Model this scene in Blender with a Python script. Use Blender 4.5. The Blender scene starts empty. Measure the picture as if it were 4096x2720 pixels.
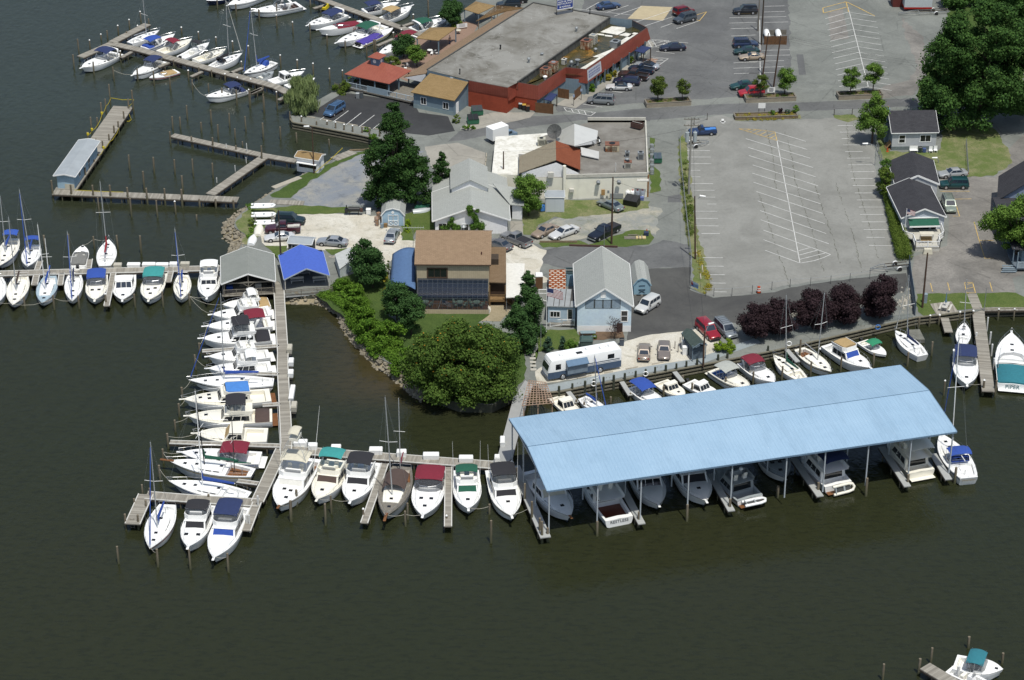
import bpy,math as mth,random
import numpy as np
from mathutils import Vector as Vec
En=enumerate
rng=range
def iv(b,k,v):b.inputs[k].default_value=v
R=mth.radians
scene=bpy.context.scene
#camera
HC,PITCH,FPX=161,R(28.7),9200
cam=bpy.data.cameras.new('camera');camo=bpy.data.objects.new('camera',cam)
scene.collection.objects.link(camo);scene.camera=camo
camo.location=(0,0,HC);camo.rotation_euler=(mth.pi/2-PITCH,0,0)
cam.sensor_width=36;cam.lens=36*FPX/4096;cam.clip_start=1;cam.clip_end=5000
#sky, sun, exposure
SUNV=Vec((.135,-.335,.93)).normalized()
wd=bpy.data.worlds.new('World');scene.world=wd;wd.use_nodes=1
nt=wd.node_tree;sky=nt.nodes.new('ShaderNodeTexSky');sky.sky_type='NISHITA';sky.sun_disc=0
sky.sun_elevation=mth.asin(SUNV.z);sky.sun_rotation=mth.atan2(SUNV.x,SUNV.y)
sky.air_density=1.2;sky.dust_density=2
bg=nt.nodes['Background'];nt.links.new(sky.outputs[0],bg.inputs[0]);iv(bg,'Strength',.1)
sun=bpy.data.lights.new('sun','SUN');sun.energy=3.65;sun.angle=R(.55);sun.color=(1,.975,.90)
suno=bpy.data.objects.new('sun',sun);scene.collection.objects.link(suno)
suno.rotation_euler=SUNV.to_track_quat('Z','Y').to_euler()
scene.view_settings.view_transform='Standard';scene.view_settings.look='None'
scene.view_settings.exposure=.1;scene.view_settings.gamma=1
#helpers
rnd=random.Random(7)
C=scene.collection
def NO(n,d):
 o=bpy.data.objects.new(n,d);C.objects.link(o);return o
TS={**{k:(x,y,2.14636)for k,x,y in zip('ABCDEFGHJL',(0,1000,2000,2996)*2+(1000,2996),(0,)*4+(680,)*4+(1360,1260))},'I':(300,1360,1.68636),'K':(2000,1360,1.88909),'M':(3500,2400,3.96141),'W':(0,0,.57642)}
LZ=1.3;DZ=1.25
def Q(*a):return[(k[0],k[i],k[i+1])for k in a for i in rng(1,len(k),2)]
def T3(*n):return[n[i:i+3]for i in rng(0,len(n),3)]
def Up(z):return Vec((0,0,z))
SG=(1,-1)
def AT(d):return mth.atan2(d.y,d.x)
CF=Vec((0,mth.cos(PITCH),-mth.sin(PITCH)));CU=Vec((0,mth.sin(PITCH),mth.cos(PITCH)));CX=Vec((1,0,0))
def ray(t,x,y):
 o=TS[t];X=o[0]+x/o[2];Y=o[1]+y/o[2]
 return CF+CX*((X-2048)/FPX)+CU*((1360-Y)/FPX)
def P(t,x,y,z=LZ):
 d=ray(t,x,y);k=(z-HC)/d.z
 return Vec((d.x*k,d.y*k,z))
def P2(t,x,y,z=LZ):p=P(t,x,y,z);return(p.x,p.y)
def VH(t,x,yb,yt,z=LZ):
 b=P(t,x,yb,z);d=ray(t,x,yt);k=b.y/d.y
 return HC+d.z*k-z
def MP(t,x,y,z=LZ):
 return(P(t,x+10,y,z)-P(t,x,y,z)).length/10
def lin(c):
 if isinstance(c,str):
  c=[int(c[i:i+2],16)/255 for i in(0,2,4)]
  return tuple(x/12.92 if x<=.04045 else((x+.055)/1.055)**2.4 for x in c)
 return c
MATS={}
def M(name,col=None,rough=.6,metal=0,var=.25,scale=1.5,bump=0,bscale=12,col2=None,coat=0,alpha=1,spec=.5,det=4):
 if name in MATS:return MATS[name]
 m=bpy.data.materials.new(name);m.use_nodes=1;n=m.node_tree;L=n.links;b=n.nodes['Principled BSDF']
 col=lin(col);iv(b,'Roughness',rough);iv(b,'Metallic',metal)
 iv(b,'Specular IOR Level',spec)
 if coat:iv(b,'Coat Weight',coat);iv(b,'Coat Roughness',.08)
 if alpha<1:iv(b,'Alpha',alpha)
 tc=n.nodes.new('ShaderNodeTexCoord')
 if var>0:
  no=n.nodes.new('ShaderNodeTexNoise');iv(no,'Scale',scale);iv(no,'Detail',det);iv(no,'Roughness',.65)
  L.new(tc.outputs['Object'],no.inputs['Vector'])
  rp=n.nodes.new('ShaderNodeValToRGB');rp.color_ramp.elements[0].position=.3;rp.color_ramp.elements[1].position=.7
  c2=lin(col2)if col2 else tuple(x*(1-var)for x in col)
  rp.color_ramp.elements[0].color=(*c2,1);rp.color_ramp.elements[1].color=(*col,1)
  L.new(no.outputs['Fac'],rp.inputs[0]);L.new(rp.outputs[0],b.inputs['Base Color'])
 else:iv(b,'Base Color',(*col,1))
 if bump:
  n2=n.nodes.new('ShaderNodeTexNoise');iv(n2,'Scale',bscale);iv(n2,'Detail',3)
  L.new(tc.outputs['Object'],n2.inputs['Vector']);bp=n.nodes.new('ShaderNodeBump');iv(bp,'Strength',bump);iv(bp,'Distance',.1)
  L.new(n2.outputs['Fac'],bp.inputs['Height']);L.new(bp.outputs[0],b.inputs['Normal'])
 MATS[name]=m;return m
class NT:
 def __init__(s,name,rough=.8,spec=.4):
  s.m=bpy.data.materials.new(name);s.m.use_nodes=1;s.n=s.m.node_tree;s.b=s.n.nodes['Principled BSDF']
  iv(s.b,'Roughness',rough);iv(s.b,'Specular IOR Level',spec)
  s.tc=s.N('ShaderNodeTexCoord').outputs['Object'];MATS[name]=s.m
 def sep(s):
  n=s.N('ShaderNodeSeparateXYZ');s.L(s.tc,n.inputs[0]);return n
 def mr(s,f,st,a,b):return s.mix(s.ramp(f,st),a,b)
 def N(s,k):return s.n.nodes.new(k)
 def L(s,a,b):s.n.links.new(a,b)
 def map(s,sc=(1,1,1),rot=(0,0,0)):
  m=s.N('ShaderNodeMapping');iv(m,'Scale',sc);iv(m,'Rotation',rot);s.L(s.tc,m.inputs[0]);return m.outputs[0]
 def noise(s,scale,detail=4,vec=None,rough=.6,dist=0):
  m=s.N('ShaderNodeTexNoise');iv(m,'Scale',scale);iv(m,'Detail',detail);iv(m,'Roughness',rough);iv(m,'Distortion',dist)
  s.L(vec or s.tc,m.inputs['Vector']);return m.outputs['Fac']
 def voro(s,scale,feat='F1',vec=None):
  m=s.N('ShaderNodeTexVoronoi');iv(m,'Scale',scale);m.feature=feat;s.L(vec or s.tc,m.inputs['Vector']);return m.outputs
 def ramp(s,fac,stops):
  r=s.N('ShaderNodeValToRGB');e=r.color_ramp.elements
  while len(e)<len(stops):e.new(.5)
  for i,(p,c)in En(stops):
   e[i].position=p;c=lin(c)if not isinstance(c,(int,float))else(c,c,c);e[i].color=(*c,1)
  s.L(fac,r.inputs[0]);return r.outputs[0]
 def mix(s,fac,a,b,mode='MIX'):
  m=s.N('ShaderNodeMix');m.data_type='RGBA';m.blend_type=mode
  for v,k in((fac,0),(a,6),(b,7)):
   if isinstance(v,(int,float)):iv(m,k,v)
   elif isinstance(v,(tuple,str)):iv(m,k,(*lin(v),1))
   else:s.L(v,m.inputs[k])
  return m.outputs[2]
 def math(s,op,a,b=None):
  m=s.N('ShaderNodeMath');m.operation=op
  for v,k in((a,0),(b,1)):
   if v is None:continue
   if isinstance(v,(int,float)):iv(m,k,v)
   else:s.L(v,m.inputs[k])
  return m.outputs[0]
 def col(s,c):s.L(c,s.b.inputs['Base Color'])
 def bump(s,h,st=.3,d=.1):
  m=s.N('ShaderNodeBump');iv(m,'Strength',st);iv(m,'Distance',d);s.L(h,m.inputs['Height']);s.L(m.outputs[0],s.b.inputs['Normal'])
class MB:
 def __init__(s):s.v=[];s.f=[];s.m=[]
 def poly(s,pts,m=0):
  n=len(s.v);s.v+=[tuple(p)for p in pts];s.f.append(tuple(rng(n,n+len(pts))));s.m.append(m);return s
 def box(s,x0,x1,y0,y1,z0,z1,m=0,mt=None):
  n=len(s.v);s.v+=[(x0,y0,z0),(x1,y0,z0),(x1,y1,z0),(x0,y1,z0),(x0,y0,z1),(x1,y0,z1),(x1,y1,z1),(x0,y1,z1)]
  for k,q in En(((0,3,2,1),(4,5,6,7),(0,1,5,4),(1,2,6,5),(2,3,7,6),(3,0,4,7))):
   s.f.append(tuple(n+i for i in q));s.m.append(mt if(mt is not None and k==1)else m)
  return s
 def frus(s,b,t,z0,z1,m=0,mt=None):
  n=len(s.v);s.v+=[(b[0],b[2],z0),(b[1],b[2],z0),(b[1],b[3],z0),(b[0],b[3],z0),(t[0],t[2],z1),(t[1],t[2],z1),(t[1],t[3],z1),(t[0],t[3],z1)]
  for k,q in En(((0,3,2,1),(4,5,6,7),(0,1,5,4),(1,2,6,5),(2,3,7,6),(3,0,4,7))):
   s.f.append(tuple(n+i for i in q));s.m.append(mt if(mt is not None and k==1)else m)
  return s
 def loft(s,rings,m=0,closed=1,cap0=1,cap1=1,fm=None):
  n=len(s.v);k=len(rings[0])
  for r in rings:s.v+=[tuple(p)for p in r]
  for i in rng(len(rings)-1):
   for j in rng(k if closed else k-1):
    a=n+i*k+j;b=n+i*k+(j+1)%k;s.f.append((a,b,b+k,a+k));s.m.append(fm(i,j)if fm else m)
  if cap0:s.f.append(tuple(n+j for j in rng(k))[::-1]);s.m.append(m)
  if cap1:s.f.append(tuple(n+(len(rings)-1)*k+j for j in rng(k)));s.m.append(m)
  return s
 def tube(s,pts,r,m=0,n=6,r2=None):
  pts=[Vec(p)for p in pts];rings=[]
  for i,p in En(pts):
   d=(pts[min(i+1,len(pts)-1)]-pts[max(i-1,0)])
   if d.length<1e-6:d=Up(1)
   d.normalize();a=d.cross(Up(1))
   if a.length<.05:a=d.cross(Vec((1,0,0)))
   a.normalize();b=d.cross(a);rr=r if r2 is None else r+(r2-r)*i/(len(pts)-1)
   rings.append([p+a*(rr*mth.cos(2*mth.pi*k/n))+b*(rr*mth.sin(2*mth.pi*k/n))for k in rng(n)])
  return s.loft(rings,m)
 def lathe(s,pf,n):return s.loft([[(r*mth.cos(2*mth.pi*i/n),r*mth.sin(2*mth.pi*i/n),z)for i in rng(n)]for r,z in pf],0)
 def cyl(s,x,y,z0,z1,r,m=0,n=10,r2=None):return s.tube([(x,y,z0),(x,y,z1)],r,m,n,r2)
 def bar(s,p,q,w,h,m=0):
  p=Vec(p);q=Vec(q);d=(q-p).normalized();a=d.cross(Up(1))
  if a.length<.05:a=Vec((1,0,0))
  a.normalize();b=a.cross(d);a*=w/2;b*=h/2
  return s.loft([[c+a+b,c-a+b,c-a-b,c+a-b]for c in(p,q)],m)
 def ext(s,pts,z0,z1,m=0,mt=None):
  n=len(s.v);k=len(pts);ar=sum(pts[i][0]*pts[(i+1)%k][1]-pts[(i+1)%k][0]*pts[i][1]for i in rng(k))
  if ar<0:pts=pts[::-1]
  s.v+=[(p[0],p[1],z0)for p in pts]+[(p[0],p[1],z1)for p in pts]
  for i in rng(k):s.f.append((n+i,n+(i+1)%k,n+k+(i+1)%k,n+k+i));s.m.append(m)
  s.f.append(tuple(n+i for i in rng(k))[::-1]);s.m.append(m)
  s.f.append(tuple(n+k+i for i in rng(k)));s.m.append(m if mt is None else mt)
  return s
 def bd(s,name,mats,parent=None,smooth=None,ww=0,bev=0):
  if not isinstance(mats,(list,tuple)):mats=[mats]
  v=s.v
  if ww and parent is not None:
   c,sn=mth.cos(-parent.rotation_euler.z),mth.sin(-parent.rotation_euler.z);lx,ly,lz=parent.location
   v=[((p[0]-lx)*c-(p[1]-ly)*sn,(p[0]-lx)*sn+(p[1]-ly)*c,p[2]-lz)for p in v]
  me=bpy.data.meshes.new(name);me.from_pydata(v,[],s.f)
  for x in mats:me.materials.append(x)
  if len(mats)>1:me.polygons.foreach_set('material_index',s.m)
  if smooth:me.shade_smooth();me.set_sharp_from_angle(angle=R(smooth))
  me.update()
  o=NO(name,me)
  if parent is not None:o.parent=parent
  if bev:
   b=o.modifiers.new('bevel','BEVEL');b.width=bev;b.segments=2;b.limit_method='ANGLE';b.angle_limit=R(35)
  return o
def tag(o,label,cat,group=None,kind=None):
 if label:o['label']=label
 if cat:o['category']=cat
 if group:o['group']=group
 if kind:o['kind']=kind
 return o
def grab(o):
 d=o.data;bpy.data.objects.remove(o);return d
def thing(name,label,cat,loc=(0,0,0),rz=0,group=None):
 o=NO(name,None)
 o.location=loc;o.rotation_euler=(0,0,rz);return tag(o,label,cat or name.replace('_',' '),group)
def structure(o,label,cat):o['kind']='structure';o['label']=label;o['category']=cat;return o
def text(body,size,mat,parent,mtx,depth=.02,name='lettering'):
 cu=bpy.data.curves.new('lettering','FONT');cu.body=body;cu.size=size;cu.align_x='CENTER';cu.align_y='CENTER';cu.extrude=depth;cu.resolution_u=2
 t=NO('tmp',cu)
 me=bpy.data.meshes.new_from_object(t.evaluated_get(bpy.context.evaluated_depsgraph_get()))
 bpy.data.objects.remove(t);me.materials.clear();me.materials.append(mat)
 o=NO(name,me);o.parent=parent;o.matrix_local=mtx;return o
def wob(pts,step=1.2,amp=.25,seed=1,closed=1):
 r=random.Random(seed);out=[];n=len(pts)
 for i in rng(n if closed else n-1):
  a=Vec(pts[i][:2]);b=Vec(pts[(i+1)%n][:2]);d=b-a;k=max(1,int(d.length/step));nn=Vec((-d.y,d.x)).normalized()if d.length>0 else Vec((0,0))
  for j in rng(k):
   p=a+d*(j/k)+nn*(r.uniform(-amp,amp)if j else 0);out.append((p.x,p.y))
 return out
 #materials
def A(h,k=1.3):return tuple(x/k for x in lin(h))
def flat(name,h,rough=.6,**k):return M(name,A(h),rough,**k)
g=NT('water',.11,.5);v=g.map((1,.45,1),(0,0,R(14)))
big=g.noise(.012,3)
sep=g.N('ShaderNodeSeparateXYZ');g.L(g.tc,sep.inputs[0])
def band(a,lo,hi):
 m=g.N('ShaderNodeMapRange');m.interpolation_type='SMOOTHSTEP';iv(m,1,lo);iv(m,2,hi);g.L(a,m.inputs[0]);return m.outputs[0]
basin=g.math('MULTIPLY',g.math('MULTIPLY',band(sep.outputs[0],-34,-12),band(sep.outputs[0],14,4)),g.math('MULTIPLY',band(sep.outputs[1],272,282),band(sep.outputs[1],312,300)))
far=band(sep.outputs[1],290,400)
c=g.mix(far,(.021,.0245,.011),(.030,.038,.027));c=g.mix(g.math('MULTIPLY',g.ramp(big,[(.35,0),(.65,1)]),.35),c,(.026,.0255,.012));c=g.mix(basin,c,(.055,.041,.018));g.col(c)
fine=g.noise(1.1,4,g.map((.5,1.5,1),(0,0,R(8))),.7);c=g.mr(fine,[(.38,.4),(.52,0)],c,(.010,.012,.007));g.col(c)
h=g.math('ADD',g.math('MULTIPLY',g.noise(1.3,3,v,.6),.6),g.math('MULTIPLY',g.noise(4.5,2,v),.2));h=g.math('ADD',h,g.math('MULTIPLY',g.noise(.35,2,v),.5));g.bump(h,.6,.22);iv(g.b,'IOR',1.33)
def asp(name,h,h2,stain=.3,crack=1):
 g=NT(name,.9,.25);a=g.noise(.11,5,rough=.7,dist=.4);b=g.noise(2.2,5,rough=.75);e=g.noise(14,2)
 c=g.mr(a,[(.36,0),(.6,1)],tuple(x*.9 for x in A(h2)),A(h));c=g.mr(g.noise(.45,6,rough=.8,dist=.8),[(.3,.45),(.45,0)],c,tuple(x*.7 for x in A(h2)));c=g.mr(b,[(.3,stain),(.56,0)],c,tuple(x*.55 for x in A(h2)));c=g.mr(e,[(.3,.25),(.7,0)],c,tuple(x*.5 for x in A(h2)))
 if crack:
  vo=g.voro(.085,'DISTANCE_TO_EDGE',None);m=g.ramp(vo[0],[(.0,.4),(.008,.2),(.012,0)]);nn=g.ramp(g.noise(.5,3),[(.4,0),(.55,1)]);c=g.mix(g.math('MULTIPLY',m,nn),c,tuple(x*.35 for x in A(h2)))
 g.col(c);g.bump(e,.15,.03);return g.m
asph=asp('asphalt_worn','90938d','7f827d');asph_lot=asp('asphalt_lot','9d9d97','91918b',.28,0);asph_dark=asp('asphalt_fresh','62625f','545453',.15,0);asph_black=asp('asphalt_black','4a4b4c','3f4042',.15,0);asph_warm=asp('asphalt_drive','9c9891','7f7c77',.45);asph_mid=asp('asphalt_patched','7a7b7a','6a6b6b',.3);concrete_m=asp('concrete_slab','b1ada2','a09c92',.2);patch_m=asp('asphalt_patch','757676','6b6c6c',.2,0)
def gravel(name,h,h2,h3,sc=.22):
 g=NT(name,.95,.2);a=g.noise(sc,5,rough=.75,dist=.5);b=g.noise(7,4,rough=.8);d=g.noise(.45,6,rough=.75,dist=.6)
 c=g.mr(a,[(.4,1),(.6,0)],A(h),A(h2));c=g.mr(b,[(.35,.5),(.62,0)],c,A(h3));c=g.mr(d,[(.34,.75),(.47,0)],c,A(h3));g.col(c);g.bump(b,.5,.06);return g.m
gravel_w=gravel('gravel_white','e6e2d6','d3ccbb','a5a192');gravel_g=gravel('gravel_grey','8d939a','aaa79c','70767d',.16);dirt_m=gravel('dirt','b7a88e','9d9075','7d7a60');gravel_l=gravel('gravel_light','b9b3a4','989a97','7d8170',.3)
def grass(name,h,h2,h3):
 g=NT(name,.95,.15);a=g.noise(.35,4,rough=.65);b=g.noise(5,4,rough=.8);c=g.mr(a,[(.38,0),(.62,1)],A(h),A(h2));c=g.mr(b,[(.35,.7),(.65,0)],c,A(h3));g.col(c);g.bump(b,.8,.12);return g.m
grass_m=grass('grass','5c7038','6e7a45','3f5327');grass_d=grass('grass_dry','6f7d45','9a9570','52633a');grass_s=grass('grass_deep','4c6231','5b6f38','354722')
g=NT('planks',.85,.25);v=g.map((1,1,1));ax=g.sep()
sn=g.N('ShaderNodeTexWhiteNoise');sn.noise_dimensions='1D';g.L(g.math('FLOOR',g.math('MULTIPLY',ax.outputs[0],4)),sn.inputs['W'])
fr=g.math('FRACT',g.math('MULTIPLY',ax.outputs[0],4));c=g.mix(sn.outputs['Value'],A('8f8a80'),A('b3aea2'));c=g.mix(g.ramp(g.noise(1.2,4,g.map((1,.25,1))),[(.3,.5),(.6,0)]),c,A('7c766c'));c=g.mr(fr,[(.0,.8),(.1,0)],c,A('4f4a42'));g.col(c);g.bump(fr,.2,.02)
plk=g.m
def strp(name,h,h2,per,axis,dark=.5,width=.12,rough=.7,blotch=.25,spec=.3,k=.8):
 A=lambda x:tuple(min(.82,v/k)for v in lin(x));g=NT(name,rough,spec);ax=g.sep();f=g.math('FRACT',g.math('DIVIDE',ax.outputs['XYZ'.index(axis)],per))
 c=g.mr(g.noise(.7,4,rough=.7),[(.35,0),(.65,1)],A(h2),A(h));c=g.mr(f,[(0,dark),(width,dark),(width+.04,0)],c,tuple(x*.45 for x in A(h2)));c=g.mr(g.noise(3,4),[(.3,blotch),(.6,0)],c,tuple(x*.6 for x in A(h2)));g.col(c);g.bump(f,.25,.03);return g.m  # narrow dark line at each board: its shadow gap put into the colour
def shg(name,h,h2,h3=None,big=.25):
 g=NT(name,.92,.2);b=g.N('ShaderNodeTexBrick');iv(b,'Scale',1);iv(b,'Mortar Size',.012);iv(b,'Brick Width',.55);iv(b,'Row Height',.17)
 iv(b,'Color1',(*A(h),1));iv(b,'Color2',(*A(h2),1));iv(b,'Mortar',(*[x*.55 for x in A(h2)],1));g.L(g.tc,b.inputs['Vector'])
 c=g.mr(g.noise(.5,4,rough=.7),[(.35,big),(.65,0)],b.outputs[0],A(h3 or h2));c=g.mr(g.noise(9,3),[(.35,.35),(.6,0)],c,tuple(x*.5 for x in A(h2)));g.col(c);return g.m
sh_tan=shg('shingles_tan','a78e74','998169','8b775f');sh_gold=shg('shingles_gold','a1875e','927a53','b09670');sh_brown=shg('shingles_brown','8f7a62','836e56','75614c');sh_black=shg('shingles_black','4a4a4e','3d3d41','55555a');sh_grey=shg('shingles_grey','bcbfba','b3b6b1','a9aca7',.3);sh_red=shg('shingles_red','9a5a40','8c4f37','7d4531');sh_weather=shg('shingles_weathered','a39a86','978d79','8a806d');sh_green=shg('shingles_greengrey','56635f','4a5753','3d4744');sh_silver=shg('shingles_silver','9fa39d','969a94','868a84',.4)
side_white=strp('siding_white','e2e4e4','d8dadb',.22,'Z',.35);side_blue=strp('siding_blue','bfced8','b6c6d1',.2,'Z',.4);side_grey=strp('siding_grey','a9abad','a2a4a6',.2,'Z',.25);side_tan=strp('siding_tan','b3a68c','aa9d84',.3,'X',.3,k=.95);side_slate=strp('siding_slate','6a7a84','63737d',.3,'X',.35);side_slate_y=strp('siding_slate_side','6a7a84','63737d',.3,'Y',.35);side_pale=strp('siding_paleblue','8fa7b5','869eac',.3,'X',.3)
fascia_red=strp('metal_red','87473a','7f4134',.42,'X',.35,.1,.45,k=.85);roof_red=strp('metal_redroof','9c5b4a','945344',.5,'X',.3,.08,.45,k=1.15);
g=NT('metal_blue_roof',.42,.4);c=g.mr(g.noise(.12,5,rough=.7),[(.35,0),(.65,1)],A('9ab8d0',1.25),A('a3c0d7',1.25));c=g.mix(g.ramp(g.noise(2.5,5,g.map((.35,2,1)),.8),[(.28,.4),(.42,0)]),c,A('7c9cb8'));vo=g.voro(.9)[0];c=g.mr(vo,[(.0,1),(.03,.8),(.045,0)],c,A('e9eef2'));ax=g.sep();c=g.mr(g.math('FRACT',g.math('DIVIDE',ax.outputs[0],.5)),[(0,.14),(.18,.14),(.25,0)],c,A('6f8ca8'));c=g.mix(g.ramp(g.noise(.35,5,g.map((1,.2,1)),.75),[(.3,.35),(.5,0)]),c,A('7f9ab0'));g.col(c);roof_blue=g.m  # repeating darker stripes put the shading of the ribs into the colour
g=NT('roof_tar',.9,.2);a=g.noise(.16,6,rough=.7,dist=.6);c=g.mr(a,[(.34,0),(.6,1)],A('737068'),A('979690'));c=g.mr(g.noise(.3,6,rough=.75,dist=.5),[(.3,.8),(.44,0)],c,A('4d493f'));c=g.mr(g.voro(1.1)[0],[(0,1),(.06,.8),(.09,0)],c,A('d8d8d4'));c=g.mix(g.ramp(g.noise(.09,3,g.map((3,.5,1))),[(.55,0),(.75,.45)]),c,A('6a665c'));g.col(c);roof_tar=g.m
g=NT('roof_wet',.25,.5);a=g.noise(.22,4,rough=.6,dist=.8);c=g.ramp(a,[(.3,A('2f2a1c')),(.48,A('4d4b30')),(.6,A('6b5a33')),(.66,A('a87c3c')),(.74,A('c9a868'))]);c=g.mr(g.noise(3,3),[(.3,.5),(.6,0)],c,A('2a2618'));g.col(c);roof_wet=g.m
g=NT('roof_flat',.9,.2);c=g.mr(g.noise(.3,5,rough=.7),[(.35,0),(.65,1)],A('76726b'),A('918e87'));c=g.mr(g.noise(1.1,5,rough=.8),[(.25,.6),(.42,0)],c,A('524a40'));g.col(c);roof_flat=g.m
g=NT('roof_whitecoat',.7,.3);c=g.mr(g.noise(.6,6,rough=.8,dist=.5),[(.36,0),(.55,1)],A('bdb9ab',1.1),A('dfddd4',1.1));g.col(c);roof_white=g.m
g=NT('rust_paint',.8,.3);c=g.mix(g.ramp(g.noise(1.4,5,g.map((1,1,.5)),.75),[(.44,0),(.56,1)]),A('8a5230'),A('cbbfa4'));g.col(c);rustpaint=g.m
g=NT('rust_panels',.85,.2);b=g.N('ShaderNodeTexBrick');b.offset=.5;iv(b,'Scale',1);iv(b,'Mortar Size',.2);iv(b,'Mortar Smooth',.35);iv(b,'Brick Width',.85);iv(b,'Row Height',.62)
iv(b,'Color1',(*A('d9d4c6'),1));iv(b,'Color2',(*A('c8c0b2'),1));iv(b,'Mortar',(*A('8e4a22'),1))
vv=g.N('ShaderNodeVectorMath');vv.operation='ADD';nn=g.N('ShaderNodeTexNoise');iv(nn,'Scale',2);g.L(g.tc,nn.inputs['Vector']);sc=g.N('ShaderNodeVectorMath');sc.operation='SCALE';iv(sc,'Scale',.35);g.L(nn.outputs['Color'],sc.inputs[0]);g.L(g.tc,vv.inputs[0]);g.L(sc.outputs[0],vv.inputs[1]);g.L(vv.outputs[0],b.inputs['Vector']);g.col(b.outputs[0]);rustpanel=g.m
g=NT('weathered_wood',.9,.15);c=g.mix(g.ramp(g.noise(1.2,5,g.map((4,4,.6)),.7),[(.3,0),(.7,1)]),A('6b6151'),A('9a907f'));ax=g.sep();c=g.mr(ax.outputs[2],[(.0,.85),(.35,.5),(.75,0)],c,A('4b5238'));g.col(c);pilewood=g.m
wgr=M('wood_grey',A('8b857a'),.9,var=.35,scale=2);wbr=M('wood_brown',A('7a5636'),.85,var=.35,scale=2);wdk=M('wood_dark',A('4c4136'),.9,var=.35,scale=2);plw=M('pole_wood',A('5a4334'),.9,var=.4,scale=1.5);bulk_wood=M('bulkhead_wood',A('5f5f52'),.92,var=.5,scale=1.2,col2=A('3d4234'));timber=M('timber',A('9a7b52'),.85,var=.35,scale=2);teak=M('teak',A('8a5b33'),.6,var=.35,scale=3);M('mahogany',A('6e2f1b'),.35,var=.3,scale=3)
wpt=M('white_paint',(.82,.82,.80),.45,var=.07,scale=.8);wdt=flat('white_weathered','d9d6cc',.6,var=.2,scale=2);gel=M('gelcoat_white',(.83,.84,.83),.22,var=.05,scale=.6,coat=.3);cream=M('gelcoat_cream',A('e6e2d4',1),.25,var=.06,scale=.6,coat=.3);deckw=M('deck_white',(.8,.8,.78),.5,var=.06,scale=1.2);deckc=M('deck_cream',A('e9e6da',1),.55,var=.08,scale=1.2);deckb=flat('deck_blue','b6cbd6',.55,var=.1,scale=2);hull_g=M('hull_grey',A('b3b8ba',1),.3,var=.1);gdk=flat('deck_grey','a7aeb0',.6,var=.1,scale=2)
boot=flat('bottom_paint','3c4a58',.6);navy=flat('stripe_navy','1f2c4a',.35);stripe_b=flat('stripe_blue','4e6ea6',.35);stripe_t=flat('stripe_teal','2e6f74',.35);stripe_r=flat('stripe_red','9a3328',.35);stripe_y=flat('stripe_yellow','d8b92e',.4);stripe_k=flat('stripe_black','2a2b2d',.35);stripe_g=flat('stripe_grey','8f979b',.35);stn=flat('stripe_tan','a89468',.4)
def canvas(n,h):return M('canvas_'+n,A(h,1.15),.9,var=.18,scale=2.5,bump=.25,bscale=3)
CV={n:canvas(n,h)for n,h in dict(blue='3258b0',navy='27355f',royal='2e50a4',black='2b2b30',maroon='7c2033',teal='3a9694',teal2='2d7885',green='1e5a46',green2='2c8a63',tan='b59a6c',brown='54453f',cream='d6d0bc',grey='7a7a76',greyl='b1b4ad',red='b02530',purple='4d3f9a',white='e4e2da',tarp='4a86d0').items()}
glass=M('glass_dark',(.012,.015,.018),.07,var=0,spec=.6);glb=M('glass_blue',(.02,.03,.045),.06,var=0,spec=.7);glass_l=M('glass_pale',A('8fa3a6'),.1,var=0,spec=.6);vinyl=M('clear_vinyl',(.10,.11,.12),.12,var=0,alpha=.6,spec=.6)
chrome=M('rail_metal',(.62,.63,.64),.3,metal=.85,var=0);alu=M('aluminium',(.55,.57,.58),.4,metal=.5,var=.1);rope=flat('rope','cfcabc',.9,var=.1);black=flat('black_plastic','232425',.5,var=.1);hatch_m=M('hatch_smoked',(.012,.012,.014),.12,var=0);galv=M('galvanised',A('a8adaf'),.5,metal=.35,var=.2,scale=3);steel_w=flat('steel_paint','c4ccd2',.5,var=.12);red_p=flat('red_paint','b5281e',.45);orange=flat('orange_plastic','d2521f',.5);yellow=flat('yellow_tape','d8c32a',.5,var=0);brick=flat('brick_pavers','9d8270',.85,var=.25,scale=4);pipe_w=flat('pvc_white','e6e6e2',.4,var=.05)
line_w=M('line_paint_white',(.66,.66,.63),.8,var=.4,scale=1.2);line_y=M('line_paint_yellow',A('d3ae5a',1),.8,var=.25,scale=1.5,col2=A('a3946d'))
post_blue=flat('post_blue','7c8f9c',.7);brown_trim=flat('brown_trim','5b4636',.8);rail_pale=M('rail_pale',A('a9b6be',.9),.7);shed_slate=M('shed_slate',A('7a97a5',.8),.7,var=.1);roof_grey=M('roof_grey_sheet',A('aeb5b9'),.6,var=.18,scale=.6)
tyre=M('tyre',(.018,.018,.018),.85,var=.2);rim=M('rim',(.5,.5,.52),.35,metal=.7,var=0);lamp_r=flat('lamp_red','8e1c18',.25,var=0);lamp_w=flat('lamp_clear','d5d8da',.15,var=0);blackp=flat('bumper_black','2c2d2e',.6,var=.1)
foam=flat('dock_fender_white','e2e0d8',.5,var=.12,scale=1)
def paint(h,metal=.15):return M('paint_'+h,A(h,1.2),.32,metal=metal,var=.04,scale=.5,coat=.7)
def leafm(name,h,h2,h3):
 if name in MATS:return MATS[name]
 g=NT(name,.85,.1);gi=g.N('ShaderNodeNewGeometry');c=g.ramp(gi.outputs['Random Per Island'],[(.0,A(h3)),(.45,A(h)),(1,A(h2))]);c=g.mr(g.noise(.4,3),[(.4,.0),(.6,.35)],c,A(h2));g.col(c)
 t=g.N('ShaderNodeBsdfTranslucent');g.L(c,t.inputs[0]);m=g.N('ShaderNodeMixShader');iv(m,0,.22);g.L(g.b.outputs[0],m.inputs[1]);g.L(t.outputs[0],m.inputs[2]);g.L(m.outputs[0],g.n.nodes['Material Output'].inputs[0]);return g.m
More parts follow.
